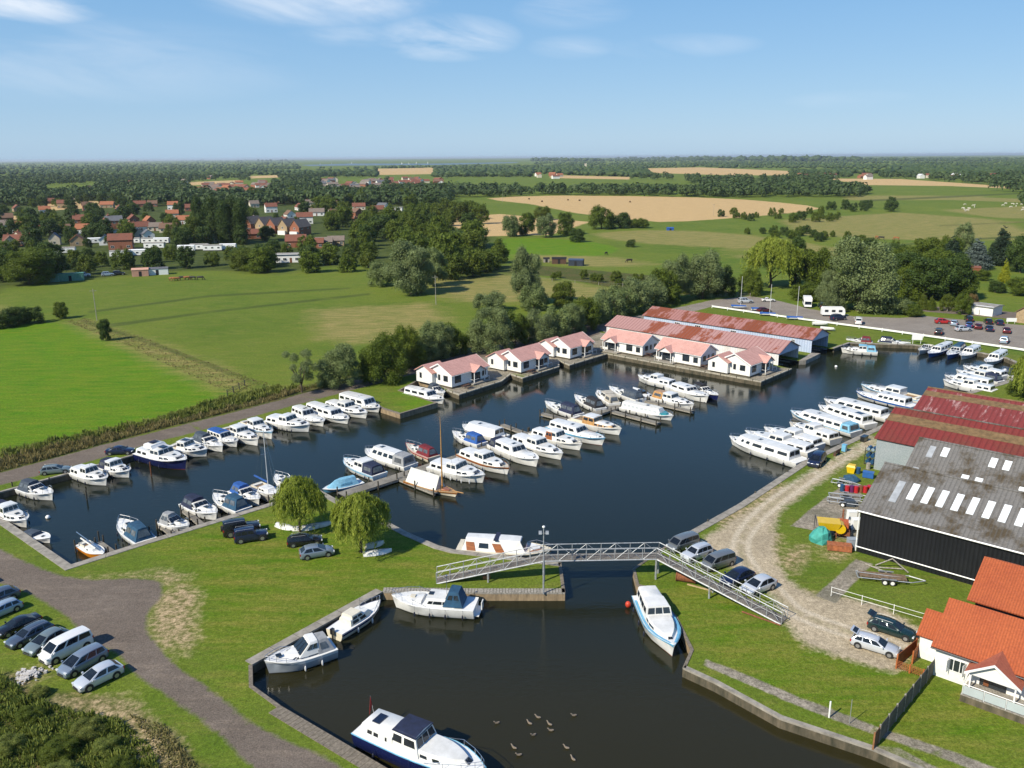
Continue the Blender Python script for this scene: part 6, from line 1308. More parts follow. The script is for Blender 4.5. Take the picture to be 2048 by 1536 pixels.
s=Boat((1348,1302),(1292,1194),3.4,1.15,'white and blue cruiser with long flat roof moored at the right bank below the footbridge',hull='white',stripe='sky',gun='sky',deck='deckw',foul='foulred',name='motor_cruiser',full=.55)
m=MB(); L=s.L
for sg in (1,-1):
    A=[(-L/2+L*t,sg*(s.hb(t)-.06),s.sheer(t)+.012) for t in (.1,.3,.5,.65,.78,.88,.95)]; Bq=[(x,y-sg*min(.26,abs(y)*.6),z+.004) for x,y,z in A]
    for i in range(6): 
        q=[A[i],A[i+1],Bq[i+1],Bq[i]]; m.add([(*v[:2],v[2]+(.012)) for v in (q if sg<0 else q[::-1])],[(0,1,2,3)])
m.build('side_deck_paint',BC['sky'],s.e)
s.block(.42,.90,0,.50,'fore_cabin',rf=.45,ra=.0,ins=.42,tum=.08,wins=((.08,.3),(.36,.58)),front=2,camber=.10,fv=(.35,.85)); 
s.block(.02,.40,0,1.25,'saloon',rf=.1,ra=.15,ins=.40,tum=.10,wins=((.06,.28),(.36,.60),(.68,.92)),back=2,camber=.10,wv=(.45,.86))
s.block(.26,.50,0,1.32,'wheelhouse',rf=.40,ra=.05,ins=.30,tum=.12,wins=((.06,.45),(.55,.90)),front=3,camber=.10,wv=(.5,.88),fv=(.5,.92))
s.fenders((.15,.4,.6)); m=MB(); m.ell((-L/2+.3,-1.95,.35),.30,.30,.36,10,8); m.build('buoy_fender',ORB,s.e,60)
s=Boat((1105,1103),(916,1090),3.3,.95,'broad beamed white cruiser with varnished panels and blue roof strip behind the footbridge ramp',hull='cream',stripe='varnish',gun='cream',name='motor_cruiser',full=.66,deck='deckc')
s.block(.06,.74,0,1.35,'saloon','white',rf=.75,ra=.45,ins=.30,tum=.26,wins=((.26,.42),),front=3,back=2,camber=.14,wv=(.3,.72),fv=(.3,.9))
for a,b in ((.04,.20),(.50,.66)):
    bot,top,zt=s.last
    for sg in (1,-1):
        q=[]
        for (u,v) in ((a+.04,.05),(b+.02,.05),(b-.03,.75),(a-.02,.75)):
            p=bot(u,sg).lerp(top(u,sg)-Vector((0,0,.07)),v); q.append(p+Vector((0,sg*.03,0)))
        g=MB(); g.slab(q if sg<0 else q[::-1],.03); g.build('wood_panel',BC['varnish'],s.e)
s.hatch(.42,2.2,BC['cnavy'],l=.5); s.block(.76,.90,0,.35,'fore_hatch','varnish',roof='white',rf=.3,ra=.1,ins=.5); s.rail(.72); s.fenders((.2,.6))
s=Boat((972,1560),(728,1457),3.4,1.5,'large white and dark blue cruiser with navy canopy at the bottom edge of the picture',hull='navy',stripe=None,gun='sky',name='motor_cruiser',full=.62)
s.block(.05,.34,0,.95,'aft_cabin',rf=.05,ra=.2,ins=.34,tum=.05,wins=((.22,.36),(.42,.56),(.78,.83)),wv=(.45,.8),back=2,camber=.06); s.hatch(.15,1.1,SOLAR,l=.7); s.ring(.24,2.35)
s.block(.32,.56,0,1.55,'wheelhouse','white',roof='cnavy',rf=.45,ra=.15,ins=.28,tum=.16,wins=((.05,.40),(.50,.92)),front=3,camber=.24,wv=(.50,.86),fv=(.5,.9),over=.06)
s.block(.54,.90,0,.62,'fore_cabin',rf=.55,ra=.0,ins=.45,tum=.10,wins=((.06,.22),(.35,.5)),front=2,camber=.12,wv=(.3,.75)); s.rail(.62,.55); s.fenders((.2,.5))
m=MB(); m.tube([(-s.L/2+.1,1.2,1.3),(-s.L/2-.3,1.3,3.0)],.025,4); m.build('flag_staff',STEEL,s.e); m=MB(); m.slab([(-s.L/2-.12,1.25,2.3),(-s.L/2-.0,.75,1.7),(-s.L/2-.02,.80,2.2),(-s.L/2-.28,1.28,2.95)],.02); m.build('ensign',BC['red'],s.e)
# upturned dinghies under the willows
def dinghy(px,rz,L,label,up=True,m_='white'):
    p=P(*px); e=empty('dinghy',(p.x,p.y,0),R(rz),label,'dinghy','dinghies lying under the weeping willows')
    m=MB(); st=[0,.1,.3,.5,.7,.85,.95,1]; 
    for t in st:
        w_=.62*(.75+.25*math.sin(min(1,t/.45)*1.57)) if t<.45 else .62*max(.03,1-((t-.45)/.55)**2.3); h=.42
        r=[(w_,.03),(w_*.93,.18),(w_*.65,.36),(0,.46)]; r=r+[(-y,z) for y,z in r[-2::-1]]
        m.v+=[(-L/2+L*t,y,z if up else .49-z) for y,z in r]
    for i in range(len(st)-1):
        for j in range(6): m.f.append((i*7+j,i*7+j+1,(i+1)*7+j+1,(i+1)*7+j)); m.m.append(0)
    m.f.append(tuple(range(7))); m.m.append(0); m.build('hull',BC[m_],e,50)
    m=MB(); m.box(-L/2+.1,L/2-.3,-.025,.025,.44 if up else -.02,.52 if up else .05); m.build('keel',BC['cgrey'],e)
dinghy((572,1056),-30,3.0,'white upturned dinghy lying left of the first weeping willow'); dinghy((612,1058),8,3.2,'white dinghy lying close under the first weeping willow'); dinghy((640,1052),20,3.0,'pale dinghy lying right of the first weeping willow trunk',m_='cream')
dinghy((755,1107),16,3.3,'white upturned dinghy at the right foot of the second weeping willow'); dinghy((748,1092),30,2.6,'small pale dinghy behind the second weeping willow foot',m_='cream')
# ================================================================ CARS
CP={}
def cp(n,c,**k):
    CP[n]=pm('car_'+n,c,.25,.04,1.5,coat=.6,**k)
for n,c,mt in (('silver',(.60,.63,.67),.3),('white',(.75,.75,.74),0),('black',(.012,.013,.016),.1),('navy',(.014,.022,.060),.2),('slate',(.10,.13,.18),.4),('grey',(.20,.215,.22),.4),('steel',(.22,.27,.34),.3),('lightblue',(.36,.45,.55),.3),('greenblack',(.012,.035,.035),.2),('darkred',(.10,.012,.015),.2),('red',(.42,.02,.02),.1),('greygreen',(.19,.24,.25),.3),('blue',(.03,.07,.22),.3)): cp(n,c,metal=mt)
CGL=pm('car_glass',(.015,.02,.026),.14,.3,1,spec=.5); TYRE=pm('tyre',(.018,.018,.018),.85,.2,4); RIM=pm('alloy_rim',(.40,.41,.42),.35,.1,4,metal=.7); HL=pm('headlamp',(.65,.68,.7),.1,.1,3,spec=.8); TLR=pm('tail_lamp',(.40,.02,.015),.2,.1,3); TRIMB=pm('black_plastic',(.02,.02,.022),.6,.1,3); PLATE=pm('number_plate',(.62,.60,.30),.5,.05,3)
_carm={}
SPEC={ # L,W,H, belt, wheel x (front,rear), hood z, nose z, tail z, windscreen base/top x, rear top/base x (fractions from nose=1)
 'hatch':dict(L=4.1,W=1.74,H=1.48,belt=.90,hood=.90,nose=.62,tail=.96,ws=(.78,.54),rs=(.17,.02),r=.32),
 'saloon':dict(L=4.6,W=1.78,H=1.44,belt=.92,hood=.90,nose=.66,tail=.95,ws=(.75,.55),rs=(.30,.12),r=.32),
 'estate':dict(L=4.75,W=1.80,H=1.48,belt=.92,hood=.90,nose=.66,tail=.92,ws=(.74,.55),rs=(.11,.02),r=.33),
 'suv':dict(L=4.55,W=1.86,H=1.76,belt=1.10,hood=1.08,nose=.85,tail=1.10,ws=(.75,.59),rs=(.09,.02),r=.38),
 'jeep':dict(L=4.4,W=1.85,H=1.86,belt=1.15,hood=1.10,nose=.95,tail=1.15,ws=(.66,.60),rs=(.03,.02),r=.40),
 'mpv':dict(L=4.5,W=1.80,H=1.66,belt=.98,hood=.98,nose=.72,tail=.98,ws=(.86,.60),rs=(.09,.02),r=.33),
 'van':dict(L=4.7,W=1.85,H=1.88,belt=1.15,hood=1.12,nose=.80,tail=1.15,ws=(.90,.72),rs=(.04,.01),r=.34),
 'sports':dict(L=4.1,W=1.75,H=1.28,belt=.84,hood=.80,nose=.58,tail=.86,ws=(.64,.50),rs=(.28,.14),r=.32)}
def carmesh(kind,colr):
    k=(kind,colr)
    if k in _carm: return _carm[k]
    S=SPEC[kind]; L,W,H=S['L'],S['W'],S['H']; z0=.20; out=[]
    st=[(0,.80,S['tail']-.12),(.015,.90,S['tail']-.02),(.06,.97,S['tail']),(.2,1,S['belt']),(.5,1,S['belt']),(S['ws'][0],1,S['hood']+.02),(.86,.97,S['hood']-.05),(.94,.92,S['nose']+.10),(.985,.82,S['nose']),(1.0,.70,S['nose']-.12)]
    m=MB()
    for t,w_,zt in st:
        y=W/2*w_; x=-L/2+L*t; zb=z0+(.12 if t in(0,1.0) else 0)
        r=[(y*.90,zb),(y*.985,zb+.10),(y,zt*.62+.08),(y*.965,zt-.06),(y*.86,zt+.005)]
        m.v+=[(x,a,b) for a,b in r]+[(x,-a,b) for a,b in r[::-1]]
    n=10
    for i in range(len(st)-1):
        for j in range(n): m.f.append((i*n+j,(i+1)*n+j,(i+1)*n+(j+1)%n,i*n+(j+1)%n)); m.m.append(0)
    m.f.append(tuple(range(n))); m.f.append(tuple((len(st)-1)*n+j for j in range(n-1,-1,-1))); m.m+=[0,0]
    # greenhouse
    xb0=-L/2+L*S['rs'][1]; xt0=-L/2+L*S['rs'][0]; xb1=-L/2+L*S['ws'][0]; xt1=-L/2+L*S['ws'][1]; yb=W/2*.93; yt=W/2*(.70 if kind not in('van','jeep') else .80); zb=S['belt']-.03
    nb=8
    def bot(u,s): return Vector((xb0+(xb1-xb0)*u,s*yb,zb+(S['hood']-S['belt'])*max(0,u-.5)*2))
    def top(u,s): return Vector((xt0+(xt1-xt0)*u,s*yt,H-.07-.09*(2*u-1)**2))
    o=len(m.v)
    for i in range(nb+1):
        u=i/nb; b=bot(u,1); t=top(u,1); m.v+=[tuple(b),tuple(t),(t.x,yt*.84,H-.02-.10*(2*u-1)**2),(t.x,0,H-.07*(2*u-1)**2),(t.x,-yt*.84,H-.02-.10*(2*u-1)**2),(t.x,-t.y,t.z),(b.x,-b.y,b.z)]
    for i in range(nb):
        for j in range(6): a=o+i*7+j; m.f.append((a+1,a,a+7,a+8)); m.m.append(0)
    m.f.append(tuple(o+j for j in range(7))); m.f.append(tuple(o+nb*7+j for j in range(6,-1,-1))); m.m+=[0,0]
    out.append(('body',m.mesh('body',CP[colr],42),None))
    def pane(nm,q,mt=CGL,th=.02): g=MB(); g.slab(q,th); out.append((nm,g.mesh(nm,mt),None))
    wn=((.06,.30),(.34,.60),(.64,.92)) if kind in('estate','suv','mpv','jeep') else ((.10,.46),(.52,.90))
    if kind=='van': wn=((.05,.34),(.38,.66),(.72,.95))
    for a,b in wn:
        for s in (1,-1):
            q=[bot(a,s).lerp(top(a,s),.14),bot(b,s).lerp(top(b,s),.14),bot(b,s).lerp(top(b,s),.90),bot(a,s).lerp(top(a,s),.90)]
            q=[p+Vector((0,s*.030,.010)) for p in q]; pane('side_window',q if s<0 else q[::-1])
    for u,nm,dx in ((1,'windscreen',.014),(0,'rear_window',-.014)):
        q=[bot(u,-1).lerp(bot(u,1),.06).lerp(top(u,-1).lerp(top(u,1),.08),.10),bot(u,-1).lerp(bot(u,1),.94).lerp(top(u,-1).lerp(top(u,1),.92),.10),bot(u,-1).lerp(bot(u,1),.94).lerp(top(u,-1).lerp(top(u,1),.92),.93),bot(u,-1).lerp(bot(u,1),.06).lerp(top(u,-1).lerp(top(u,1),.08),.93)]
        q=[p+Vector((dx,0,.012)) for p in q]; pane(nm,q if u else q[::-1])
    r=S['r']
    for x in (L*.5-.80,-L*.5+.82):
        for s in (1,-1):
            w1=MB(); w1.cyl((0,0,0),(0,1,0),r,.22,18); a=w1.mesh('wheel',TYRE,40); w2=MB(); w2.cyl((0,s*.075,0),(0,1,0),r*.64,.09,12); b=w2.mesh('rim',RIM,40)
            out.append(('wheel',a,((x,s*(W/2-.08),r),('rim',b))))
            g=MB(); g.cyl((x,s*(W/2-.045),r+.03),(0,1,0),r+.07,.10,18); out.append(('wheel_arch',g.mesh('wheel_arch',TRIMB),None))
    for s in (1,-1):
        g=MB(); g.box(L/2-.20,L/2-.035,s*W*.36-.17,s*W*.36+.17,S['nose']-.10,S['nose']+.04); out.append(('headlight',g.mesh('headlight',HL),None))
        g=MB(); g.box(-L/2-.01,-L/2+.12,s*W*.40-.10,s*W*.40+.09,S['tail']-.36,S['tail']-.10); out.append(('tail_light',g.mesh('tail_light',TLR),None))
        g=MB(); xm=-L/2+L*S['ws'][0]-.25; g.box(xm-.07,xm+.07,s*(W/2+.10)-.09,s*(W/2+.10)+.09,S['belt']+.0,S['belt']+.15); out.append(('wing_mirror',g.mesh('wing_mirror',CP[colr]),None))
    g=MB(); g.box(-L/2+.0,L/2-.02,-W*.40,W*.40,.16,.24); out.append(('underbody',g.mesh('underbody',TRIMB),None))
    g=MB(); g.box(L/2-.02,L/2+.03,-.40,.40,.36,.52); out.append(('grille',g.mesh('grille',TRIMB),None))
    if kind in('estate','suv','jeep'):
        for s in (1,-1):
            g=MB(); g.tube([(xt0+.15,s*yt*.92,H+.0),(xt0+.3,s*yt*.92,H+.05),(xt1-.3,s*yt*.92,H+.05),(xt1-.1,s*yt*.92,H)],.022,4); out.append(('roof_rail',g.mesh('roof_rail',METAL),None))
    if kind=='jeep':
        g=MB(); g.cyl((-L/2-.08,0,1.0),(1,0,0),.34,.2,16); out.append(('spare_wheel',g.mesh('spare_wheel',TYRE,40),None))
    _carm[k]=out; return out
def car(tail,nose,kind,colr,label,group=None,zz=.45,name='parked_car',cat='car'):
    a=P(*tail,zz); b=P(*nose,zz); c=(a+b)/2; d=b-a
    e=empty(name,(c.x,c.y,.01),math.atan2(d.y,d.x),label,cat,group); e.scale=(min(1,max(.86,d.length/SPEC[kind]['L'])),)*3
    for nm,me,ex in carmesh(kind,colr):
        o=link(nm,me,e)
        if ex: o.location=ex[0]; link(ex[1][0],ex[1][1],o)
    return e
G='cars parked on the verge of the asphalt road'
car((241,1333),(151,1376),'hatch','silver','silver hatchback nearest the camera at the right end of the verge row',G)
car((208,1302),(121,1349),'mpv','steel','slate blue people carrier between the silver hatchback and the white van',G)
car((179,1276),(84,1322),'van','white','white minibus van in the verge row',G,name='parked_van',cat='van')
car((131,1264),(53,1306),'hatch','greygreen','grey green hatchback directly left of the white van',G)
car((102,1250),(15,1291),'estate','slate','dusty blue estate with roof rails, two places left of the white van',G)
car((77,1234),(-5,1268),'saloon','black','black saloon in the verge row',G)
car((40,1205),(-45,1240),'estate','lightblue','pale blue white estate in the verge row cut by the left edge',G)
car((36,1182),(-48,1213),'hatch','slate','small blue car highest in the verge row cut by the left edge',G)
car((-18,1155),(-92,1182),'hatch','grey','car just outside the left edge whose shadow falls on the road',G)
car((445,1066),(521,1053),'jeep','black','black off roader behind, one of the pair on the lawn',None); car((468,1078),(536,1068),'jeep','navy','dark off roader in front, one of the pair on the lawn',None)
car((574,1085),(645,1077),'estate','black','dark estate parked on the lawn under the first weeping willow',None); car((599,1110),(668,1099),'hatch','steel','grey blue hatchback parked on the lawn by the second weeping willow',None)
car((82,943),(141,937),'estate','greygreen','grey green estate parked on the lane beside the quay',None); car((213,903),(268,901),'saloon','navy','dark navy saloon parked on the lane beside the quay',None)
G='vehicles parked behind the footbridge'
car((1548,1160),(1484,1186),'hatch','silver','silver green hatchback parked nearest the foot of the footbridge ramp',G)
car((1500,1146),(1448,1166),'hatch','navy','dark blue car second from the foot of the footbridge ramp',G)
car((1462,1117),(1410,1134),'van','grey','grey van with ribbed canopy in the middle of the vehicles behind the footbridge',G,name='parked_van',cat='van')
car((1414,1101),(1372,1116),'suv','silver','silver off roader between the two vans behind the footbridge',G)
car((1386,1082),(1345,1096),'van','grey','grey camper van closest to the water behind the footbridge',G,name='parked_van',cat='van')
car((1647,908),(1620,936),'mpv','navy','dark navy people carrier standing on the grass beside the right quay',None)
def tailgate(e,kind,colr):
    S=SPEC[kind]; L,W,H=S['L'],S['W'],S['H']; m=MB(); x=-L/2+.13*L
    m.slab([(x,-W*.36,H+.02),(x,W*.36,H+.02),(x-.75,W*.34,H+.30),(x-.75,-W*.34,H+.30)],.05); a=m.build('tailgate',CP[colr],e)
    m=MB(); m.slab([(x-.12,-W*.30,H+.085),(x-.12,W*.30,H+.085),(x-.55,W*.28,H+.25),(x-.55,-W*.28,H+.25)],.02); m.build('pane',CGL,a)
e=car((1704,1276),(1799,1305),'estate','silver','silver estate with its tailgate raised by the orange roofed house',None); tailgate(e,'estate','silver')
e=car((1738,1243),(1832,1273),'estate','greenblack','dark green black estate with its tailgate raised behind the silver estate',None); tailgate(e,'estate','greenblack')
G='cars in the far car park'
for px,rz,k,c,lab in (((1490,606),5,'suv','silver','silver off roader at the car park entrance'),((1536,603),-5,'sports','white','white low car at the back of the car park'),((1528,624),15,'hatch','darkred','dark red car beside the flagpole like mast in the car park'),
 ((1644,616),80,'jeep','greenblack','dark off roader with white bonnet load between motorhome and caravan'),((1886,647),-10,'hatch','red','red hatchback at the left of the grass strip'),((1908,650),60,'hatch','lightblue','pale blue hatchback next to the red one'),
 ((1937,642),70,'mpv','black','black people carrier behind the grass strip cars'),((1976,647),70,'hatch','black','black hatchback in the far row near the bungalow drive'),((1998,649),70,'hatch','navy','navy hatchback rightmost in the far row'),
 ((1938,654),60,'hatch','blue','blue hatchback in the middle of the grass strip row'),((1956,657),60,'hatch','darkred','dark red hatchback in the grass strip row'),((1926,662),5,'hatch','silver','silver hatchback parked crosswise below the grass strip'),
 ((1978,661),65,'saloon','navy','navy saloon in the grass strip row'),((2013,665),60,'saloon','darkred','maroon saloon at the right of the grass strip row'),((1877,668),60,'mpv','black','black car alone by the white fence sign'),
 ((2008,685),55,'mpv','lightblue','light blue people carrier close to the white fence at the right edge'),((1716,647),70,'van','white','small white van beside the car park fence'),((1676,640),20,'suv','navy','navy pickup like vehicle in front of the caravan')):
    p=P(*px); q=Vector((math.cos(R(rz)),math.sin(R(rz)),0))*.1; e=empty('parked_car',(p.x,p.y,.01),R(rz),lab,'car',G)
    for nm,me,ex in carmesh(k,c):
        o=link(nm,me,e)
        if ex: o.location=ex[0]; link(ex[1][0],ex[1][1],o)
for px,lab,c in (((143,557),'white car in front of the right green container','white'),((169,553),'white van like car right of the green containers','white'),((216,552),'blue and white car beside the left of the pink shed','lightblue'),((238,550),'dark car left of the pink shed','black')):
    p=P(*px); e=empty('parked_car',(p.x,p.y,.01),R(20),lab,'car','cars at the top of the meadow')
    for nm,me,ex in carmesh('suv',c):
        o=link(nm,me,e)
        if ex: o.location=ex[0]; link(ex[1][0],ex[1][1],o)
def caravan(px,rz,L,W,H,label,name,cat,cab=False):
    p=P(*px); e=empty(name,(p.x,p.y,0),R(rz),label,cat)
    m=MB(); prof=[(-L/2,.5),(-L/2,H-.5),(-L/2+.25,H-.05),(L/2-.5,H),(L/2+(-.15 if not cab else -.1),H-.45),(L/2,1.2 if not cab else H-1.0),(L/2-.1 if not cab else L/2-.5,.5)]
    m.v=[(x,-W/2,z) for x,z in prof]+[(x,W/2,z) for x,z in prof]; n=len(prof); m.f=[tuple(range(n)),tuple(range(2*n-1,n-1,-1))]+[(i,i+n,(i+1)%n+n,(i+1)%n) for i in range(n)]; m.m=[0]*len(m.f); m.build('body',WTRIM,e)
    for s,f in ((-1,'-y'),(1,'+y')):
        for i in range(3): window(e,-L/2+L*(i+.6)/3.3,s*W/2,1.35,.95,.6,f,bars=0,frame=FRAME)
    if cab:
        m=MB(); m.hexa([(L/2-.6,-W/2*.95,.4),(L/2+.9,-W/2*.9,.4),(L/2+.9,W/2*.9,.4),(L/2-.6,W/2*.95,.4)],[(L/2-.6,-W/2*.92,1.9),(L/2+.1,-W/2*.85,1.9),(L/2+.1,W/2*.85,1.9),(L/2-.6,W/2*.92,1.9)]); m.build('cab',CP['white'],e)
        m=MB(); m.slab([(L/2+.66,-W/2*.8,1.0),(L/2+.66,W/2*.8,1.0),(L/2+.14,W/2*.78,1.85),(L/2+.14,-W/2*.78,1.85)],.03); m.build('windscreen',CGL,e)
    else: m=MB(); m.tube([(L/2,0,.5),(L/2+1.2,0,.45)],.06,5); m.build('tow_bar',METAL,e)
    for x in ((-.3,.3) if not cab else (-L/2+1.2,L/2+.1)):
        for s in (1,-1): m=MB(); m.cyl((x*(1 if cab else 1.2),s*(W/2-.1),.33),(0,1,0),.33,.22,14); m.build('wheel',TYRE,e,40)
caravan((1614,612),-105,5.6,2.3,2.9,'white motorhome parked nose outward before the hedge','motorhome','motorhome',True)
caravan((1665,632),-8,6.2,2.3,2.6,'white touring caravan in the middle of the car park','caravan','caravan')
# ================================================================ FOOTBRIDGE, FENCES, SMALL THINGS
BR=pm('bridge_steel',(.40,.43,.46),.5,.2,6,metal=.3,grime=(.25,.25,.25)); BDK=banded('bridge_boards',(.20,.18,.155),(.05,.045,.04),0,5.5,.9,'plank',(.14,.125,.11),.8); RUSTY=pm('rusty_iron',(.24,.085,.035),.85,.3,5); BRK2=pm('brick_footing',(.48,.19,.08),.9,.2,4)
DZ=2.5; bw=1.35
A0=P(873,1165,.12); A1=P(1088,1120,DZ); A2=P(1313,1116,DZ); A3=P(1563,1247,.10)
fb=empty('footbridge',(0,0,0),0,'grey steel truss footbridge with sloping ramps over the channel','footbridge')
def nrm(a,b): d=(b-a); d.z=0; d.normalize(); return Vector((-d.y,d.x,0))
N0,N1,N2=nrm(A0,A1),nrm(A1,A2),nrm(A2,A3)
def mit(n,m): q=(n+m); return q/q.length_squared*2
Bn=[A0+N0*bw,A1+mit(N0,N1)*bw,A2+mit(N1,N2)*bw,A3+N2*bw]; An=[A0,A1,A2,A3]
for i in range(3):
    m=MB(); a,b,c,d=An[i],An[i+1],Bn[i+1],Bn[i]; m.slab([a,b,c,d],.10)
    o=m.build('deck',BDK,fb)
    for side,(p,q) in enumerate(((a,b),(d,c))):
        m=MB(); n=int(round((q-p).length/1.55)); up=Vector((0,0,1.15)); lo=Vector((0,0,-.16))
        m.tube([p+lo,q+lo],.085,4); m.tube([p+up,q+up],.055,4); m.tube([p+up*.5,q+up*.5],.022,4)
        for k in range(n+1):
            u=p.lerp(q,k/n); m.tube([u+lo,u+up],.042,4)
            if k<n:
                w_=p.lerp(q,(k+1)/n)
                m.tube([u+(lo if (k+side)%2 else up),w_+(up if (k+side)%2 else lo)],.028,4)
        m.build('side_truss',BR,fb)
    m=MB()
    n=int((b-a).length/1.55)
    for k in range(n+1): m.tube([a.lerp(b,k/n)-Vector((0,0,.14)),d.lerp(c,k/n)-Vector((0,0,.14))],.03,4)
    m.build('cross_bearer',BR,fb)
for u,v,z in ((A0.lerp(A1,.48),Bn[0].lerp(Bn[1],.48),0),(A1,Bn[1],0),(A2,Bn[2],0),(A2.lerp(A3,.45),Bn[2].lerp(Bn[3],.45),0)):
    for q in (u,v):
        m=MB(); m.tube([(q.x,q.y,-.05),(q.x,q.y,q.z-.1)],.11,6); m.build('support_post',BR,fb)
p=P(974,1157); m=MB(); m.box(p.x-.45,p.x+.35,p.y-.2,p.y+.2,0,.35); m.build('footing',BRK2,fb)
m=MB(); a=A2.lerp(A3,.72); b=A3; m.tube([(a.x-.25,a.y-.35,.12),(b.x-.15,b.y-.25,.05)],.09,5); m.build('rusty_edge_beam',RUSTY,fb)
# lamp post
p=P(1087,1188); e=empty('lamp_post',(p.x,p.y,0),0,'tall slim lamp post with floodlights on the lawn in front of the footbridge','lamp post')
m=MB(); m.tube([(0,0,0),(0,0,4.2)],.09,8); m.tube([(0,0,4.2),(0,0,7.5)],.055,8); m.build('pole',BR,e)
m=MB(); m.tube([(-.3,0,6.9),(.3,0,6.9)],.03,5); m.build('cross_arm',BR,e)
for s in (-1,1): m=MB(); m.hexa([(s*.35-.16,-.2,6.85),(s*.35+.16,-.2,6.85),(s*.35+.16,.05,6.95),(s*.35-.16,.05,6.95)],[(s*.35-.16,-.1,7.05),(s*.35+.16,-.1,7.05),(s*.35+.16,.12,7.12),(s*.35-.16,.12,7.12)]); m.build('floodlight',METAL,e)
m=MB(); m.ell((0,0,7.6),.16,.16,.13,10,6); m.build('lamp_head',WTRIM,e)
# rusty roller and plank under the ramp
p=P(1372,1163); e=empty('scrap_roller',(p.x,p.y,0),R(-20),'rusty brown iron roller lying on the grass under the right ramp','scrap')
m=MB(); m.cyl((0,0,.5),(1,0,0),.5,1.9,16); m.build('drum',RUSTY,e,40)
for s in (-1,1): m=MB(); m.cyl((s*1.0,0,.5),(1,0,0),.56,.1,16); m.build('flange',RUSTY,e,40)
p=P(1400,1176); e=MB(); e.hexa([(-1.4,-.1,0),(1.4,-.1,0),(1.4,.1,0),(-1.4,.1,0)],[(-1.4,-.08,.09),(1.4,-.08,.09),(1.4,.08,.09),(-1.4,.08,.09)]); o=e.build('plank',pm('pale_plank',(.45,.33,.17),.8,.15,3)); o.location=(p.x,p.y,.01); o.rotation_euler.z=R(-32); tag(o,'pale plank lying on the grass below the right ramp of the footbridge','plank')
# ---------------- fences
def fence(a,b,h,label,name='fence',panel=None,posts=1.8,postm=None,rails=(),railr=.035,pr=.06,z0=.04,solid=True,cat='fence'):
    A=P(*a); B=P(*b); d=B-A; L=d.length; e=empty(name,(A.x,A.y,0),math.atan2(d.y,d.x),label,cat); n=max(1,int(round(L/posts)))
    for i in range(n+1):
        x=L*i/n; m=MB(); m.box(x-pr,x+pr,-pr,pr,0,h+.08); m.build('post',postm or METAL,e)
        if i<n and solid:
            m=MB(); m.box(x+pr,L*(i+1)/n-pr,-.02,.02,z0,h); m.build('panel',panel,e)
    for z in rails:
        m=MB(); m.tube([(0,0,z),(L,0,z)],railr,4); m.build('rail',postm or METAL,e)
    return e
GFP=banded('grey_fence_board',(.15,.14,.12),(.05,.045,.04),0,7,.9,'plank',(.10,.10,.075),.6); RED_=banded('redwood_board',(.42,.13,.04),(.2,.05,.02),0,7,.7,'plank',(.33,.10,.03),.6)
fence((1757,1485),(1866,1348),1.55,'weathered grey panel fence running from the river edge up to the white house',panel=GFP,posts=1.75,postm=BRD)
fence((1746,1499),(1757,1485),1.45,'short brown end panel of fence right at the river edge',panel=pm('brown_board',(.16,.08,.035),.85,.2,3),posts=2,postm=pm('brown_post',(.30,.14,.06),.8,.2,3))
fence((1793,1334),(1831,1302),1.25,'nearer red brown close boarded fence panel beside the silver estate',panel=RED_,posts=4,postm=RED_)
fence((1824,1328),(1853,1286),1.25,'farther red brown close boarded fence panel by the house corner',panel=RED_,posts=4,postm=RED_)
e=fence((1792,1337),(1846,1356),.8,'low red brown trellis fence between the two board panels',name='trellis_fence',posts=1.2,postm=RED_,rails=(.2,.35,.5,.65,.8),railr=.02,solid=False)
m=MB(); L=(P(1846,1356)-P(1792,1337)).length
for i in range(16): m.tube([(L*i/15,0,.05),(L*i/15,0,.8)],.018,4)
m.build('lattice',RED_,e)
fence((1662,1192),(1853,1248),1.0,'white two rail metal fence between the lawn and the parked estates',name='rail_fence',posts=3.4,postm=WTRIM,rails=(.5,1.0),railr=.022,solid=False,pr=.025)
for i,(a,b) in enumerate((((1424,616),(1590,640)),((1590,640),(1764,663)),((1764,663),(1890,681)),((1890,681),(2060,706)))):
    e=fence(a,b,.85,'long white board fence along the car park, %s section'%('leftmost','second','third','rightmost')[i],posts=6,postm=WTRIM,solid=False,pr=.07)
    A=P(*a); L=(P(*b)-A).length; m=MB(); m.box(0,L,-.04,.0,.35,.80); m.build('board',WTRIM,e)
fence((1833,617),(1958,630),1.5,'wire fence with pale posts between the road and the garden wood',name='wire_fence',posts=4,postm=BRD,rails=(.5,1.0,1.4),railr=.012,solid=False)
fence((1428,590),(1500,596),1.5,'pale post fence behind the car park entrance',name='wire_fence',posts=4,postm=BRD,rails=(.6,1.2),railr=.02,solid=False)
fence((455,792),(490,772),1.2,'brown field gate posts at the bright field corner',name='field_gate',posts=2.2,postm=RUB,rails=(.4,.8,1.1),railr=.04,solid=False,cat='gate')
fence((1060,560),(1400,585),1.1,'thin wire fence along the paddock hedge',name='wire_fence',posts=9,postm=BRD,rails=(1.0,),railr=.02,solid=False)
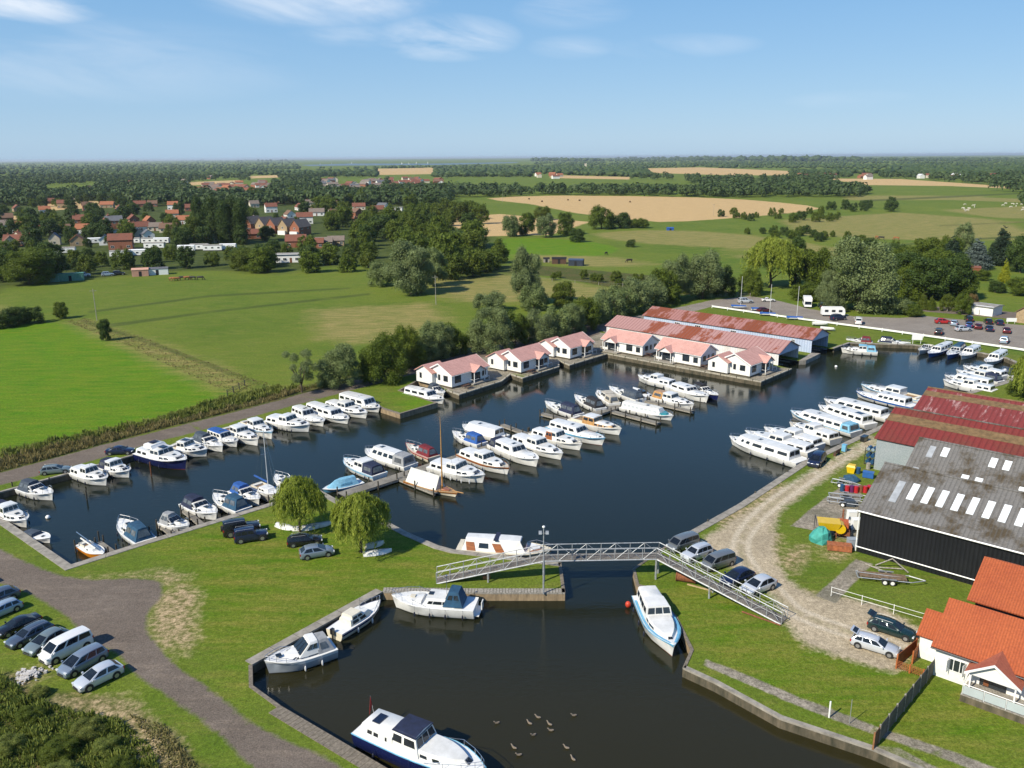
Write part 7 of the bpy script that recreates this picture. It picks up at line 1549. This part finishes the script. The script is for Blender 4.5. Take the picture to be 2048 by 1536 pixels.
# signs, poles
p=P(1833,688); e=empty('notice_board',(p.x,p.y,0),R(-8),'blank white notice board on posts against the car park fence','sign')
for s in (-1,1): m=MB(); m.tube([(s*.9,0,0),(s*.9,0,2.3)],.05,5); m.build('post',WTRIM,e)
m=MB(); m.box(-1.2,1.2,-.06,-.01,1.0,2.4); m.build('board',WTRIM,e)
p=P(2022,647); e=empty('notice_board',(p.x,p.y,0),R(-5),'small white sign board beside the road at the right edge','sign')
m=MB(); m.box(-1.3,1.3,-.06,-.01,.5,1.5); m.build('board',WTRIM,e); 
for s in (-1,1): m=MB(); m.tube([(s*.9,0,0),(s*.9,0,1.3)],.05,5); m.build('post',WTRIM,e)
def pole(px,h,label,arm=True,mat=None,r=.11,name='utility_pole'):
    p=P(*px); e=empty(name,(p.x,p.y,0),R(20),label,name.replace('_',' '))
    m=MB(); m.tube([(0,0,0),(0,0,h)],r,6,r1=r*.7); m.build('shaft',mat or BRD,e)
    if arm: m=MB(); m.box(-.9,.9,-.05,.05,h-.6,h-.48); m.build('cross_arm',BRD,e)
pole((194,641),9,'dark utility pole standing in the left meadow'); pole((872,609),9,'utility pole in the meadow right of the largest silver willow'); pole((1427,432),9,'distant utility pole in the stubble field'); pole((842,408),16,'distant mast above the wood')
pole((1005,404),8,'small distant pole left of the stubble field')
for px,lab in (((1658,1435),'white marker post by the riverside footpath'),((1699,1447),'thin metal post by the riverside footpath, right of the white one')):
    p=P(*px); m=MB(); m.tube([(0,0,0),(0,0,1.5 if lab[0]=='w' else 2.2)],.07 if lab[0]=='w' else .03,6); o=m.build('marker_post',WTRIM if lab[0]=='w' else METAL); o.location=(p.x,p.y,0); tag(o,lab,'post')
def landboat(px,rz,L,h,cov,label):
    p=P(*px); e=empty('sailing_dinghy',(p.x,p.y,0),R(rz),label,'sailing dinghy')
    m=MB()
    for t in (0,.15,.4,.65,.85,1):
        w_=.75*math.sin(.6+t*2.3)**.8 if t<1 else .05; w_=max(.05,w_)
        for y,z in ((w_,.75),(w_*.9,.45),(0,.2),(-w_*.9,.45),(-w_,.75)): m.v.append((-L/2+L*t,y,z))
    for i in range(5):
        for j in range(4): m.f.append((i*5+j,(i+1)*5+j,(i+1)*5+j+1,i*5+j+1)); m.m.append(0)
    m.f.append((0,1,2,3,4)); m.m.append(0); m.build('hull',GEL,e,50)
    m=MB(); m.hexa([(-L/2,-.72,.72),(L/2-.3,-.3,.72),(L/2-.3,.3,.72),(-L/2,.72,.72)],[(-L/2,-.1,1.15),(L/2-.3,-.05,1.0),(L/2-.3,.05,1.0),(-L/2,.1,1.15)]); m.build('cover',BC[cov],e)
    if h: m=MB(); m.tube([(.4,0,.6),(.4,0,h)],.07,6,r1=.05); m.build('mast',FENDW,e)
landboat((1478,617),-10,4.6,9.6,'cblue','blue covered sailing dinghy at the leftmost tall mast on the grass'); landboat((1536,632),-10,4.6,9.0,'cblue','blue covered sailing dinghy at the middle tall mast on the grass'); landboat((1590,640),-8,4.6,9.4,'cblue','blue covered sailing dinghy at the rightmost tall mast on the grass')
landboat((1640,652),-5,4,0,'cwhite','white dinghy ashore between the masts and the sunken cruisers'); landboat((1655,662),-20,3.6,0,'cwhite','smaller white dinghy ashore behind the pale blue boathouse mouth'); landboat((1516,622),0,4,0,'cblue','blue covered dinghy without mast on the grass strip')
# ---------------- yard clutter
BLU=paint('blue_plastic',(.02,.07,.16)); YEL=paint('yellow_paint',(.70,.46,.01)); RDP=paint('red_plastic',(.45,.02,.03)); TQ=pm('turquoise_tarp',(.05,.33,.28),.75,.15,3,bump=.6,bscale=5)
def barrel(px,mat,label,h=.9,r=.3,group='barrels in the yard'):
    p=P(*px); e=empty('barrel',(p.x,p.y,0),0,label,'barrel',group); m=MB(); m.tube([(0,0,0),(0,0,h*.3),(0,0,h*.33),(0,0,h*.66),(0,0,h*.69),(0,0,h)],r,12); m.build('drum',mat,e,40); m=MB(); m.tube([(0,0,h),(0,0,h+.03)],r*.85,12); m.build('lid',mat,e); return e
k=0
p=P(1728,928); rk=empty('barrel_rack',(p.x,p.y,0),R(-41),'dark steel rack stacked with dark blue drums against the grey gable wall','rack')
m=MB()
for x in (0,3.3):
    for y in (0,1.2): m.tube([(x,y,0),(x,y,2.6)],.05,4)
for z in (.15,1.15,2.1):
    for y in (0,1.2): m.tube([(0,y,z),(3.3,y,z)],.05,4)
m.build('rack_frame',RUB,rk)
ax=Vector((math.cos(R(-41)),math.sin(R(-41)),0)); ay=Vector((-ax.y,ax.x,0))
for r_ in range(3):
    for c in range(5):
        q=p+ax*(.38+c*.64)+ay*.6; e=empty('drum',(q.x,q.y,.48+r_*.97),R(-41),'dark blue drum lying in the rack, %s row, %s'%(('bottom','middle','top')[r_],('leftmost','second from left','middle','second from right','rightmost')[c]),'drum','drums in the rack')
        m=MB(); m.cyl((0,0,0),(0,1,0),.29,1.1,12); m.build('shell',BLU,e,40); m=MB(); m.cyl((0,-.56,0),(0,1,0),.24,.04,12); m.build('lid',pm('pale_lid',(.25,.33,.38),.5,.1,3) if r_==2 else BLU,e)
p=P(1702,945); e=empty('skip_bin',(p.x,p.y,0),R(-35),'bright yellow grit bin on the grass before the drum rack','bin'); m=MB(); m.hexa([(-.45,-.35,0),(.45,-.35,0),(.45,.35,0),(-.45,.35,0)],[(-.6,-.45,.9),(.6,-.45,.9),(.6,.45,.9),(-.6,.45,.9)]); m.build('body',YEL,e); m=MB(); m.hexa([(-.63,-.48,.9),(.63,-.48,.9),(.63,.48,.9),(-.63,.48,.9)],[(-.5,-.3,1.15),(.5,-.3,1.15),(.5,.45,1.2),(-.5,.45,1.2)]); m.build('lid',YEL,e)
for px,mt,lab in (((1716,947),BLU,'blue barrel right of the yellow grit bin'),((1736,938),CREAM if False else BRD,'pale barrel against the foot of the drum rack'),((1684,982),BLU,'blue barrel at the left end of the coloured barrel row'),((1694,984),RDP,'red barrel, second in the coloured barrel row'),((1703,984),pm('purple_plastic',(.12,.02,.10),.4,.1,3),'purple barrel, third in the coloured barrel row'),((1712,985),RDP,'red barrel, fourth in the coloured barrel row'),((1721,984),RUSTY,'rusty barrel, fifth in the coloured barrel row'),((1730,985),RDP,'red barrel, second from right in the coloured barrel row'),((1738,983),RDP,'brightest red barrel at the right end of the row')):
    barrel(px,mt,lab)
def crate(px,rz,dx,dy,h,mat,label,name='crate',tarp=False):
    p=P(*px); e=empty(name,(p.x,p.y,0),R(rz),label,name.replace('_',' ')); m=MB()
    if tarp:
        rr=random.Random(int(px[0])); n=10; rows=[]
        for z,s in ((0,1.1),(h*.35,1.05),(h*.75,.8),(h,.35)):
            rows.append([(dx*.5*s*math.cos(6.283*k/n)*(1+.18*rr.uniform(-1,1)),dy*.5*s*math.sin(6.283*k/n)*(1+.18*rr.uniform(-1,1)),z*(1+.12*rr.uniform(-1,1)) if z else 0) for k in range(n)])
        for r_ in rows: m.v+=r_
        for i in range(3):
            for j in range(n): m.f.append((i*n+j,i*n+(j+1)%n,(i+1)*n+(j+1)%n,(i+1)*n+j)); m.m.append(0)
        m.f.append(tuple(3*n+j for j in range(n))); m.m.append(0); m.build('tarpaulin',mat,e)
    else:
        m.box(-dx/2,dx/2,-dy/2,dy/2,.08,h); m.build('box',mat,e); m=MB(); m.box(-dx/2-.03,dx/2+.03,-dy/2-.03,dy/2+.03,h,h+.06); m.build('lid',mat,e); m=MB(); m.box(-dx/2+.05,-dx/2+.15,-dy/2,dy/2,0,.08); m.box(dx/2-.15,dx/2-.05,-dy/2,dy/2,0,.08); m.build('skid',DARK,e)
    return e
crate((1702,962),-20,2.2,1.2,.9,BC['cteal'],'blue grey tarpaulin heap behind the coloured barrels','covered_heap',True); crate((1736,955),-30,1.4,.9,.8,BC['blue'],'blue crate on the rough ground by the shed corner')
crate((1641,1082),10,2.4,2.2,1.7,TQ,'turquoise tarpaulin heap beside the yellow hopper','covered_heap',True)
crate((1702,1045),0,1.0,.8,1.5,WTRIM,'white cabinet against the shed end','cabinet'); crate((1712,1058),0,1.1,.9,1.3,WTRIM,'pale grey cabinet nearest the black shed corner','cabinet'); crate((1704,1095),0,1.1,.8,1.1,pm('grey_bin',(.30,.34,.38),.6,.1,2),'blue grey bin at the black shed corner','bin'); crate((1698,1012),-10,1.2,.8,.8,BC['cdark'],'dark box left of the white cabinet')
p=P(1655,1072); e=empty('yellow_hopper',(p.x,p.y,0),R(-15),'yellow hopper machine with loading drum beside the turquoise heap','machine')
m=MB(); m.hexa([(-1.0,-.6,1.0),(1.0,-.6,1.0),(1.0,.6,1.0),(-1.0,.6,1.0)],[(-1.3,-.9,2.0),(1.3,-.9,2.0),(1.3,.9,2.0),(-1.3,.9,2.0)]); m.build('hopper',YEL,e); m=MB(); m.cyl((1.3,0,1.3),(0,1,0),.6,1.3,14); m.build('drum',YEL,e,40)
for x in (-.9,.9):
    for y in (-.5,.5): m=MB(); m.tube([(x,y,0),(x,y,1.1)],.06,5); m.build('leg',RUSTY,e)
m=MB(); m.tube([(-1.5,-.9,0),(-1.5,-.9,2.2),(-1.5,.9,2.2),(-1.5,.9,0)],.04,5); m.build('guard_frame',RUB,e)
p=P(1684,1068); e=empty('rusty_crane',(p.x,p.y,0),R(70),'rusty orange digger like machine with jib between the hopper and the cabinets','machine')
m=MB(); m.box(-1.3,1.3,-.8,.8,.35,.8); m.build('chassis',RUSTY,e); m=MB(); m.box(-.6,.7,-.6,.6,.8,1.7); m.build('engine_box',pm('orange_rust',(.50,.12,.04),.7,.2,3),e); m=MB(); m.tube([(.4,0,1.6),(1.8,0,2.4),(2.4,0,1.2)],.11,5); m.build('jib',RUSTY,e)
for x in (-.9,.9):
    for y in (-.85,.85): m=MB(); m.cyl((x,y,.38),(0,1,0),.38,.22,12); m.build('wheel',TYRE,e,40)
crate((1678,1100),-15,2.6,1.1,.7,pm('orange_scrap',(.40,.13,.05),.8,.25,3),'orange brown scrap trough on the grass before the machines','trough')
def trailer(px,rz,L,label,wheels=2,load=False):
    p=P(*px); e=empty('boat_trailer',(p.x,p.y,0),R(rz),label,'boat trailer','trailers and frames by the sheds')
    m=MB(); 
    for y in (-.75,.75): m.tube([(-L/2,y,.5),(L/2-1.2,y,.5),(L/2+.3,0,.5)],.06,4)
    for x in (-L/2,-L/4,0,L/4-.3): m.tube([(x,-.75,.5),(x,.75,.5)],.05,4)
    m.tube([(-L/2,0,.75),(L/4,0,.6)],.05,4); m.build('frame',METAL,e)
    for k in range(wheels):
        for s in (-1,1):
            m=MB(); m.cyl((-.6+k*.75,s*.95,.32),(0,1,0),.32,.2,14); a=m.build('wheel',TYRE,e,40); m=MB(); m.cyl((-.6+k*.75,s*1.04,.32),(0,1,0),.2,.06,10); m.build('rim',WTRIM,a)
            m=MB(); m.box(-1.0+k*.75,-.2+k*.75,s*.95-.13,s*.95+.13,.68,.72); m.build('mudguard',METAL,e)
    if load: m=MB(); m.box(-L/2+.2,L/4,-.6,.6,.56,.66); m.build('boards',pm('old_boards',(.22,.15,.09),.9,.3,4),e)
trailer((1778,1163),-14,6.5,'grey twin axle boat trailer on the grass before the black shed',2,True); trailer((1702,1000),-14,5.5,'grey trailer frame in front of the coloured barrels',1); trailer((1695,1010),-22,5,'second grey trailer frame near the concrete yard edge',1); trailer((1690,972),-30,3.5,'small trailer frame behind the barrel row',1)
p=P(1782,1140); e=empty('timber_trestle',(p.x,p.y,0),R(-35),'collapsed timber A frame on the ground by the black shed','timber frame')
for q in ([(-1.6,0,.1),(0,.1,1.3),(1.7,.2,.1)],[(-1.8,-.6,.1),(1.2,.7,.15)],[(-2.6,-.3,.1),(.2,-1.2,.12)]): m=MB(); m.tube(q,.09,4); m.build('beam',BRD,e)
crate((1688,903),45,.6,.6,1.1,BC['sky'],'blue litter bin on the right quay grass','litter_bin'); crate((1728,882),45,1.5,.7,.8,BC['black'],'black box on the grass by the right quay','box')
p=P(1673,910); e=empty('bench',(p.x,p.y,0),R(45),'dark wooden bench on the grass by the right quay','bench'); m=MB(); m.box(-.8,.8,-.2,.25,.42,.48); m.build('seat',TABLE,e); m=MB(); m.box(-.8,.8,-.24,-.18,.55,.95); m.build('backrest',TABLE,e)
for s in (-1,1): m=MB(); m.box(s*.7-.04,s*.7+.04,-.2,.2,0,.42); m.build('leg',TABLE,e)
# rubble
rb=random.Random(5); m=MB(); p=P(60,1352)
for i in range(150):
    a=rb.random()*6.28; r_=abs(rb.gauss(0,.58)); s=rb.uniform(.05,.15); x,y=p.x+math.cos(a)*r_*1.2,p.y+math.sin(a)*r_; z=max(0,.28-r_*.16)+s*.3
    v=[(x+dx*s*rb.uniform(.6,1.2),y+dy*s*rb.uniform(.6,1.2),z+dz*s*.7) for dx in(-1,1) for dy in(-1,1) for dz in(-1,1)]
    m.add(v,[(0,1,3,2),(4,6,7,5),(0,4,5,1),(2,3,7,6),(0,2,6,4),(1,5,7,3)])
o=m.build('rubble',pm('pale_rubble',(.58,.55,.52),.9,.2,4)); tag(o,'heap of pale broken rubble on the verge near the parked cars','rubble',kind='stuff')
# mooring posts and buoys
for i,(px,lab,h) in enumerate((((174,1000),'thin mooring post left of the hardtop cruiser',1.5),((303,952),'red tipped mooring post before the navy hulled cruiser',2.2),((152,1105),'mooring post left of the orange yacht',1.6),((199,1085),'mooring post right of the orange yacht mast',1.5),((27,985),'mooring post by the left end of the lane bank',1.6),((300,1070),'mooring post right of the teal canopied cruiser',1.2),((1130,815),'mooring post between the navy and black canopied cruisers',1.2),((1400,808),'mooring post near the jetty end',1.2))):
    p=P(px[0],px[1],WZ); m=MB(); m.tube([(0,0,-.4),(0,0,h)],.09,7); o=m.build('mooring_post',RUSTY if 'red' in lab else PILE); o.location=p; tag(o,lab,'post','mooring posts in the water')
for px,lab in (((1672,734),'round white mooring buoy off the boathouses'),((96,1036),'small white mooring buoy in the left basin'),((1633,655),'')):
    if lab: p=P(px[0],px[1],WZ); m=MB(); m.ell((0,0,.12),.3,.3,.28,12,8); o=m.build('buoy',WTRIM,None,60); o.location=p; tag(o,lab,'buoy')
# ---------------- animals (one skinned body each)
def skin_mesh(name,verts,edges,rad,mat,sub=2):
    me=bpy.data.meshes.new(name); me.from_pydata(verts,edges,[]); o=bpy.data.objects.new(name,me); col.objects.link(o)
    sk=o.modifiers.new('s','SKIN'); sk.use_smooth_shade=True
    for i,r in enumerate(rad): me.skin_vertices[0].data[i].radius=(r,r) if not isinstance(r,tuple) else r
    me.skin_vertices[0].data[0].use_root=True
    if sub: ss=o.modifiers.new('u','SUBSURF'); ss.levels=sub; ss.render_levels=sub
    dg=bpy.context.evaluated_depsgraph_get(); nm=bpy.data.meshes.new_from_object(o.evaluated_get(dg)); bpy.data.objects.remove(o)
    nm.name=name; nm.materials.clear(); nm.materials.append(mat); return nm
def quad_mesh(name,mat,graze=True):
    hd=[(1.05,0,1.15),(1.35,0,.75),(1.55,0,.28),(1.80,0,.12)] if graze else [(1.05,0,1.3),(1.3,0,1.55),(1.6,0,1.6),(1.85,0,1.45)]
    v=[(-.75,0,1.1),(-.2,0,1.02),(.4,0,1.02),(.85,0,1.12)]+hd; e=[(0,1),(1,2),(2,3),(3,4),(4,5),(5,6),(6,7)]; r=[.30,.36,.36,.30,.22,.15,.14,.08]
    for x,si in ((-.75,0),(.8,3)):
        for s in (-1,1):
            k=len(v); b=-.12 if si==0 else .04
            v+=[(x,s*.20,.80),(x+b,s*.22,.42),(x,s*.22,.03)]; e+=[(si,k),(k,k+1),(k+1,k+2)]; r+=[.14 if si==0 else .11,.065,.055]
    k=len(v); v+=[(-1.1,0,1.12),(-1.2,0,.55)]; e+=[(0,k),(k,k+1)]; r+=[.05,.03]
    return skin_mesh(name,v,e,r,mat,1)
CB=quad_mesh('cow_body',pm('brown_hide',(.30,.12,.04),.8,.2,3)); CK=quad_mesh('cow_body',pm('black_hide',(.02,.018,.016),.7,.2,3)); SH=quad_mesh('sheep_body',pm('sheep_wool',(.62,.58,.48),.9,.1,3)); HO=quad_mesh('horse_body',pm('dark_horse_hide',(.035,.02,.012),.6,.2,3))
def animal(px,rz,me,label,cat,sc_=1.0,group=None):
    p=P(*px); o=link(cat,me); o.location=p; o.rotation_euler.z=R(rz); o.scale=(sc_,)*3; tag(o,label,cat,group)
for px,rz,me,lab in (((345,562),10,CB,'brown cow at the left end of the grazing herd'),((354,562),200,CB,'brown cow second from left in the grazing herd'),((366,560),190,CK,'black cow in the middle of the grazing herd'),((374,560),15,CB,'brown cow right of the black one in the herd'),((386,560),170,CK,'dark cow second from right in the herd'),((400,560),0,CK,'dark cow standing apart at the right of the herd')): animal(px,rz,me,lab,'cow',1.15,'cows grazing in the meadow')
animal((1259,525),200,HO,'dark horse grazing in the paddock by the sheds','horse',1.2); animal((1212,510),60,HO,'dark horse far back in the paddock','horse',1.1)
rs=random.Random(8)
for i in range(22): animal((rs.uniform(2000,2048) if i%2 else rs.uniform(1925,1950),rs.uniform(408,424)),rs.uniform(0,360),SH,'tiny pale sheep or cattle grazing in the far field at the right','sheep',1.0,'pale animals grazing far right')
for px,c in (((1754,478),CB),((1763,479),CK),((1793,480),CB),((1845,488),CK)): animal(px,rs.uniform(0,360),c,'small brown or black cow in the wide pasture beyond the garden wood','cow',1.3,'cattle in the right pasture')
def duck_mesh():
    v=[(-.24,0,.12),(-.12,0,.08),(.06,0,.08),(.18,0,.12),(.24,0,.24),(.30,0,.31),(.38,0,.30)]; return skin_mesh('goose_body',v,[(i,i+1) for i in range(6)],[.03,(.11,.09),(.13,.10),.09,.045,.06,.02],pm('goose_feather',(.30,.25,.19),.8,.3,9,grime=(.12,.09,.06)),1)
DK=duck_mesh(); DKp=[(995,1447),(1060,1448),(1077,1436),(1100,1450),(1103,1462),(1068,1471),(1029,1497),(1039,1511),(1134,1497),(1147,1520),(1149,1432)]
dl=('leftmost of the geese, alone','goose left of the centre cluster','goose at the top of the centre cluster','goose in the middle of the centre cluster','goose just below the middle of the cluster','goose at the lower left of the cluster','goose at the bottom left pair, upper','goose at the bottom left pair, lower','goose at the bottom right pair, upper','goose at the bottom right pair, lower','goose farthest right, alone')
for (x,y),l in zip(DKp,dl):
    p=P(x,y,WZ); o=link('goose',DK); o.location=p; o.rotation_euler.z=R(rs.uniform(130,215)); o.scale=(.95,)*3; tag(o,'brown '+l+' on the dark water','goose','geese swimming in the front basin')
# sheds, containers, bales in the meadows
GRN=banded('green_container',(.10,.27,.20),(.05,.16,.11),0,2,.6,'corr',(.14,.30,.24),.5)
def shedlet(px,rz,L,W,h,wall,roof,label,name='shed',rise=.5):
    p=P(*px); e=empty(name,(p.x,p.y,0),R(rz),label,name.replace('_',' ')); m=MB(); gwall(m,-L/2,L/2,0,W,0,h,rise); m.build('wall',wall,e); m=MB(); prism_roof(m,-L/2-.15,L/2+.15,-.15,W+.15,h,rise+.05,.08); m.build('roof',roof,e); m=MB(); m.box(-.5,.5,-.05,-.01,0,min(2,h-.2)); m.build('door',DARK,e)
shedlet((91,565),20,9,3,2.8,GRN,GRN,'pale green shipping container at the meadow edge, left one','container',.05); shedlet((141,562),20,9,3,2.8,GRN,GRN,'pale green shipping container at the meadow edge, right one','container',.05)
shedlet((281,553),20,6,5,2.6,pm('pink_wall',(.52,.28,.20),.85,.1,1),pm('pink_roof',(.60,.34,.24),.8,.1,1),'pink round roofed shed at the top of the meadow'); shedlet((315,550),20,8,4,2.4,WTRIM,SLATE,'white van like shed right of the pink one')
shedlet((1118,528),-5,6,4,2.2,TABLE,DARK,'brown stable shed in the paddock'); shedlet((1151,532),-15,6,3.5,2.4,pm('blue_black_wall',(.02,.03,.05),.7,.1,1),pm('blue_shed_roof',(.05,.08,.14),.6,.1,1),'dark blue stable shed in the paddock'); shedlet((1093,525),0,2.5,2,1.6,BRD,DARK,'tiny grey hut left of the paddock stables')
shedlet((1341,461),0,4,3,1.4,BC['cblue'],BC['cblue'],'small blue tarpaulined trough shelter in the dry pasture','shelter'); shedlet((1940,548),-20,7,4,2.4,RUSTY,TILER,'red brown summer house in the garden'); shedlet((1868,505),-10,6,4,2.2,BC['csky'],WTRIM,'pale blue roofed shelter above the garden wood','shelter')
for px in ((1058,399),(1084,404),(1136,401),(1159,402),(1260,405)):
    p=P(*px); e=MB(); e.cyl((0,0,.8),(1,0,0),.8,1.5,14); o=e.build('hay_bale',pm('dark_bale',(.12,.075,.03),.95,.2,3),None,40); o.location=p; o.rotation_euler.z=rs.uniform(0,3); tag(o,'small dark round bale dotted on the big stubble field','hay bale','round bales on the stubble')
# far sails on the broad
for i in range(9):
    x=rs.uniform(640,860); p=P(x,rs.uniform(327,331)); e=empty('yacht',(p.x,p.y,1.2),rs.uniform(0,3),'tiny white sail on the distant lake','yacht','sails on the distant lake')
    m=MB(); m.ell((0,0,.5),6,2,1,8,5); m.build('hull',GEL,e); m=MB(); m.slab([(-4,0,2),(3,0,2),(0,.0,15)],.3); m.build('sail',BC['cwhite'],e)
# ================================================================ AIR
m=MB(); m.box(-62000,82000,-900,87000,-5,58); hz=bpy.data.materials.new('haze'); hz.use_nodes=True; t=hz.node_tree; t.nodes.clear(); o_=t.nodes.new('ShaderNodeOutputMaterial'); v_=t.nodes.new('ShaderNodeVolumePrincipled')
v_.inputs['Color'].default_value=(.80,.90,1.0,1); v_.inputs['Density'].default_value=4.5e-5; v_.inputs['Anisotropy'].default_value=.15; t.links.new(v_.outputs[0],o_.inputs['Volume'])
hzo=m.build('haze',hz); hzo['kind']='stuff'
print('objects',len(bpy.data.objects))
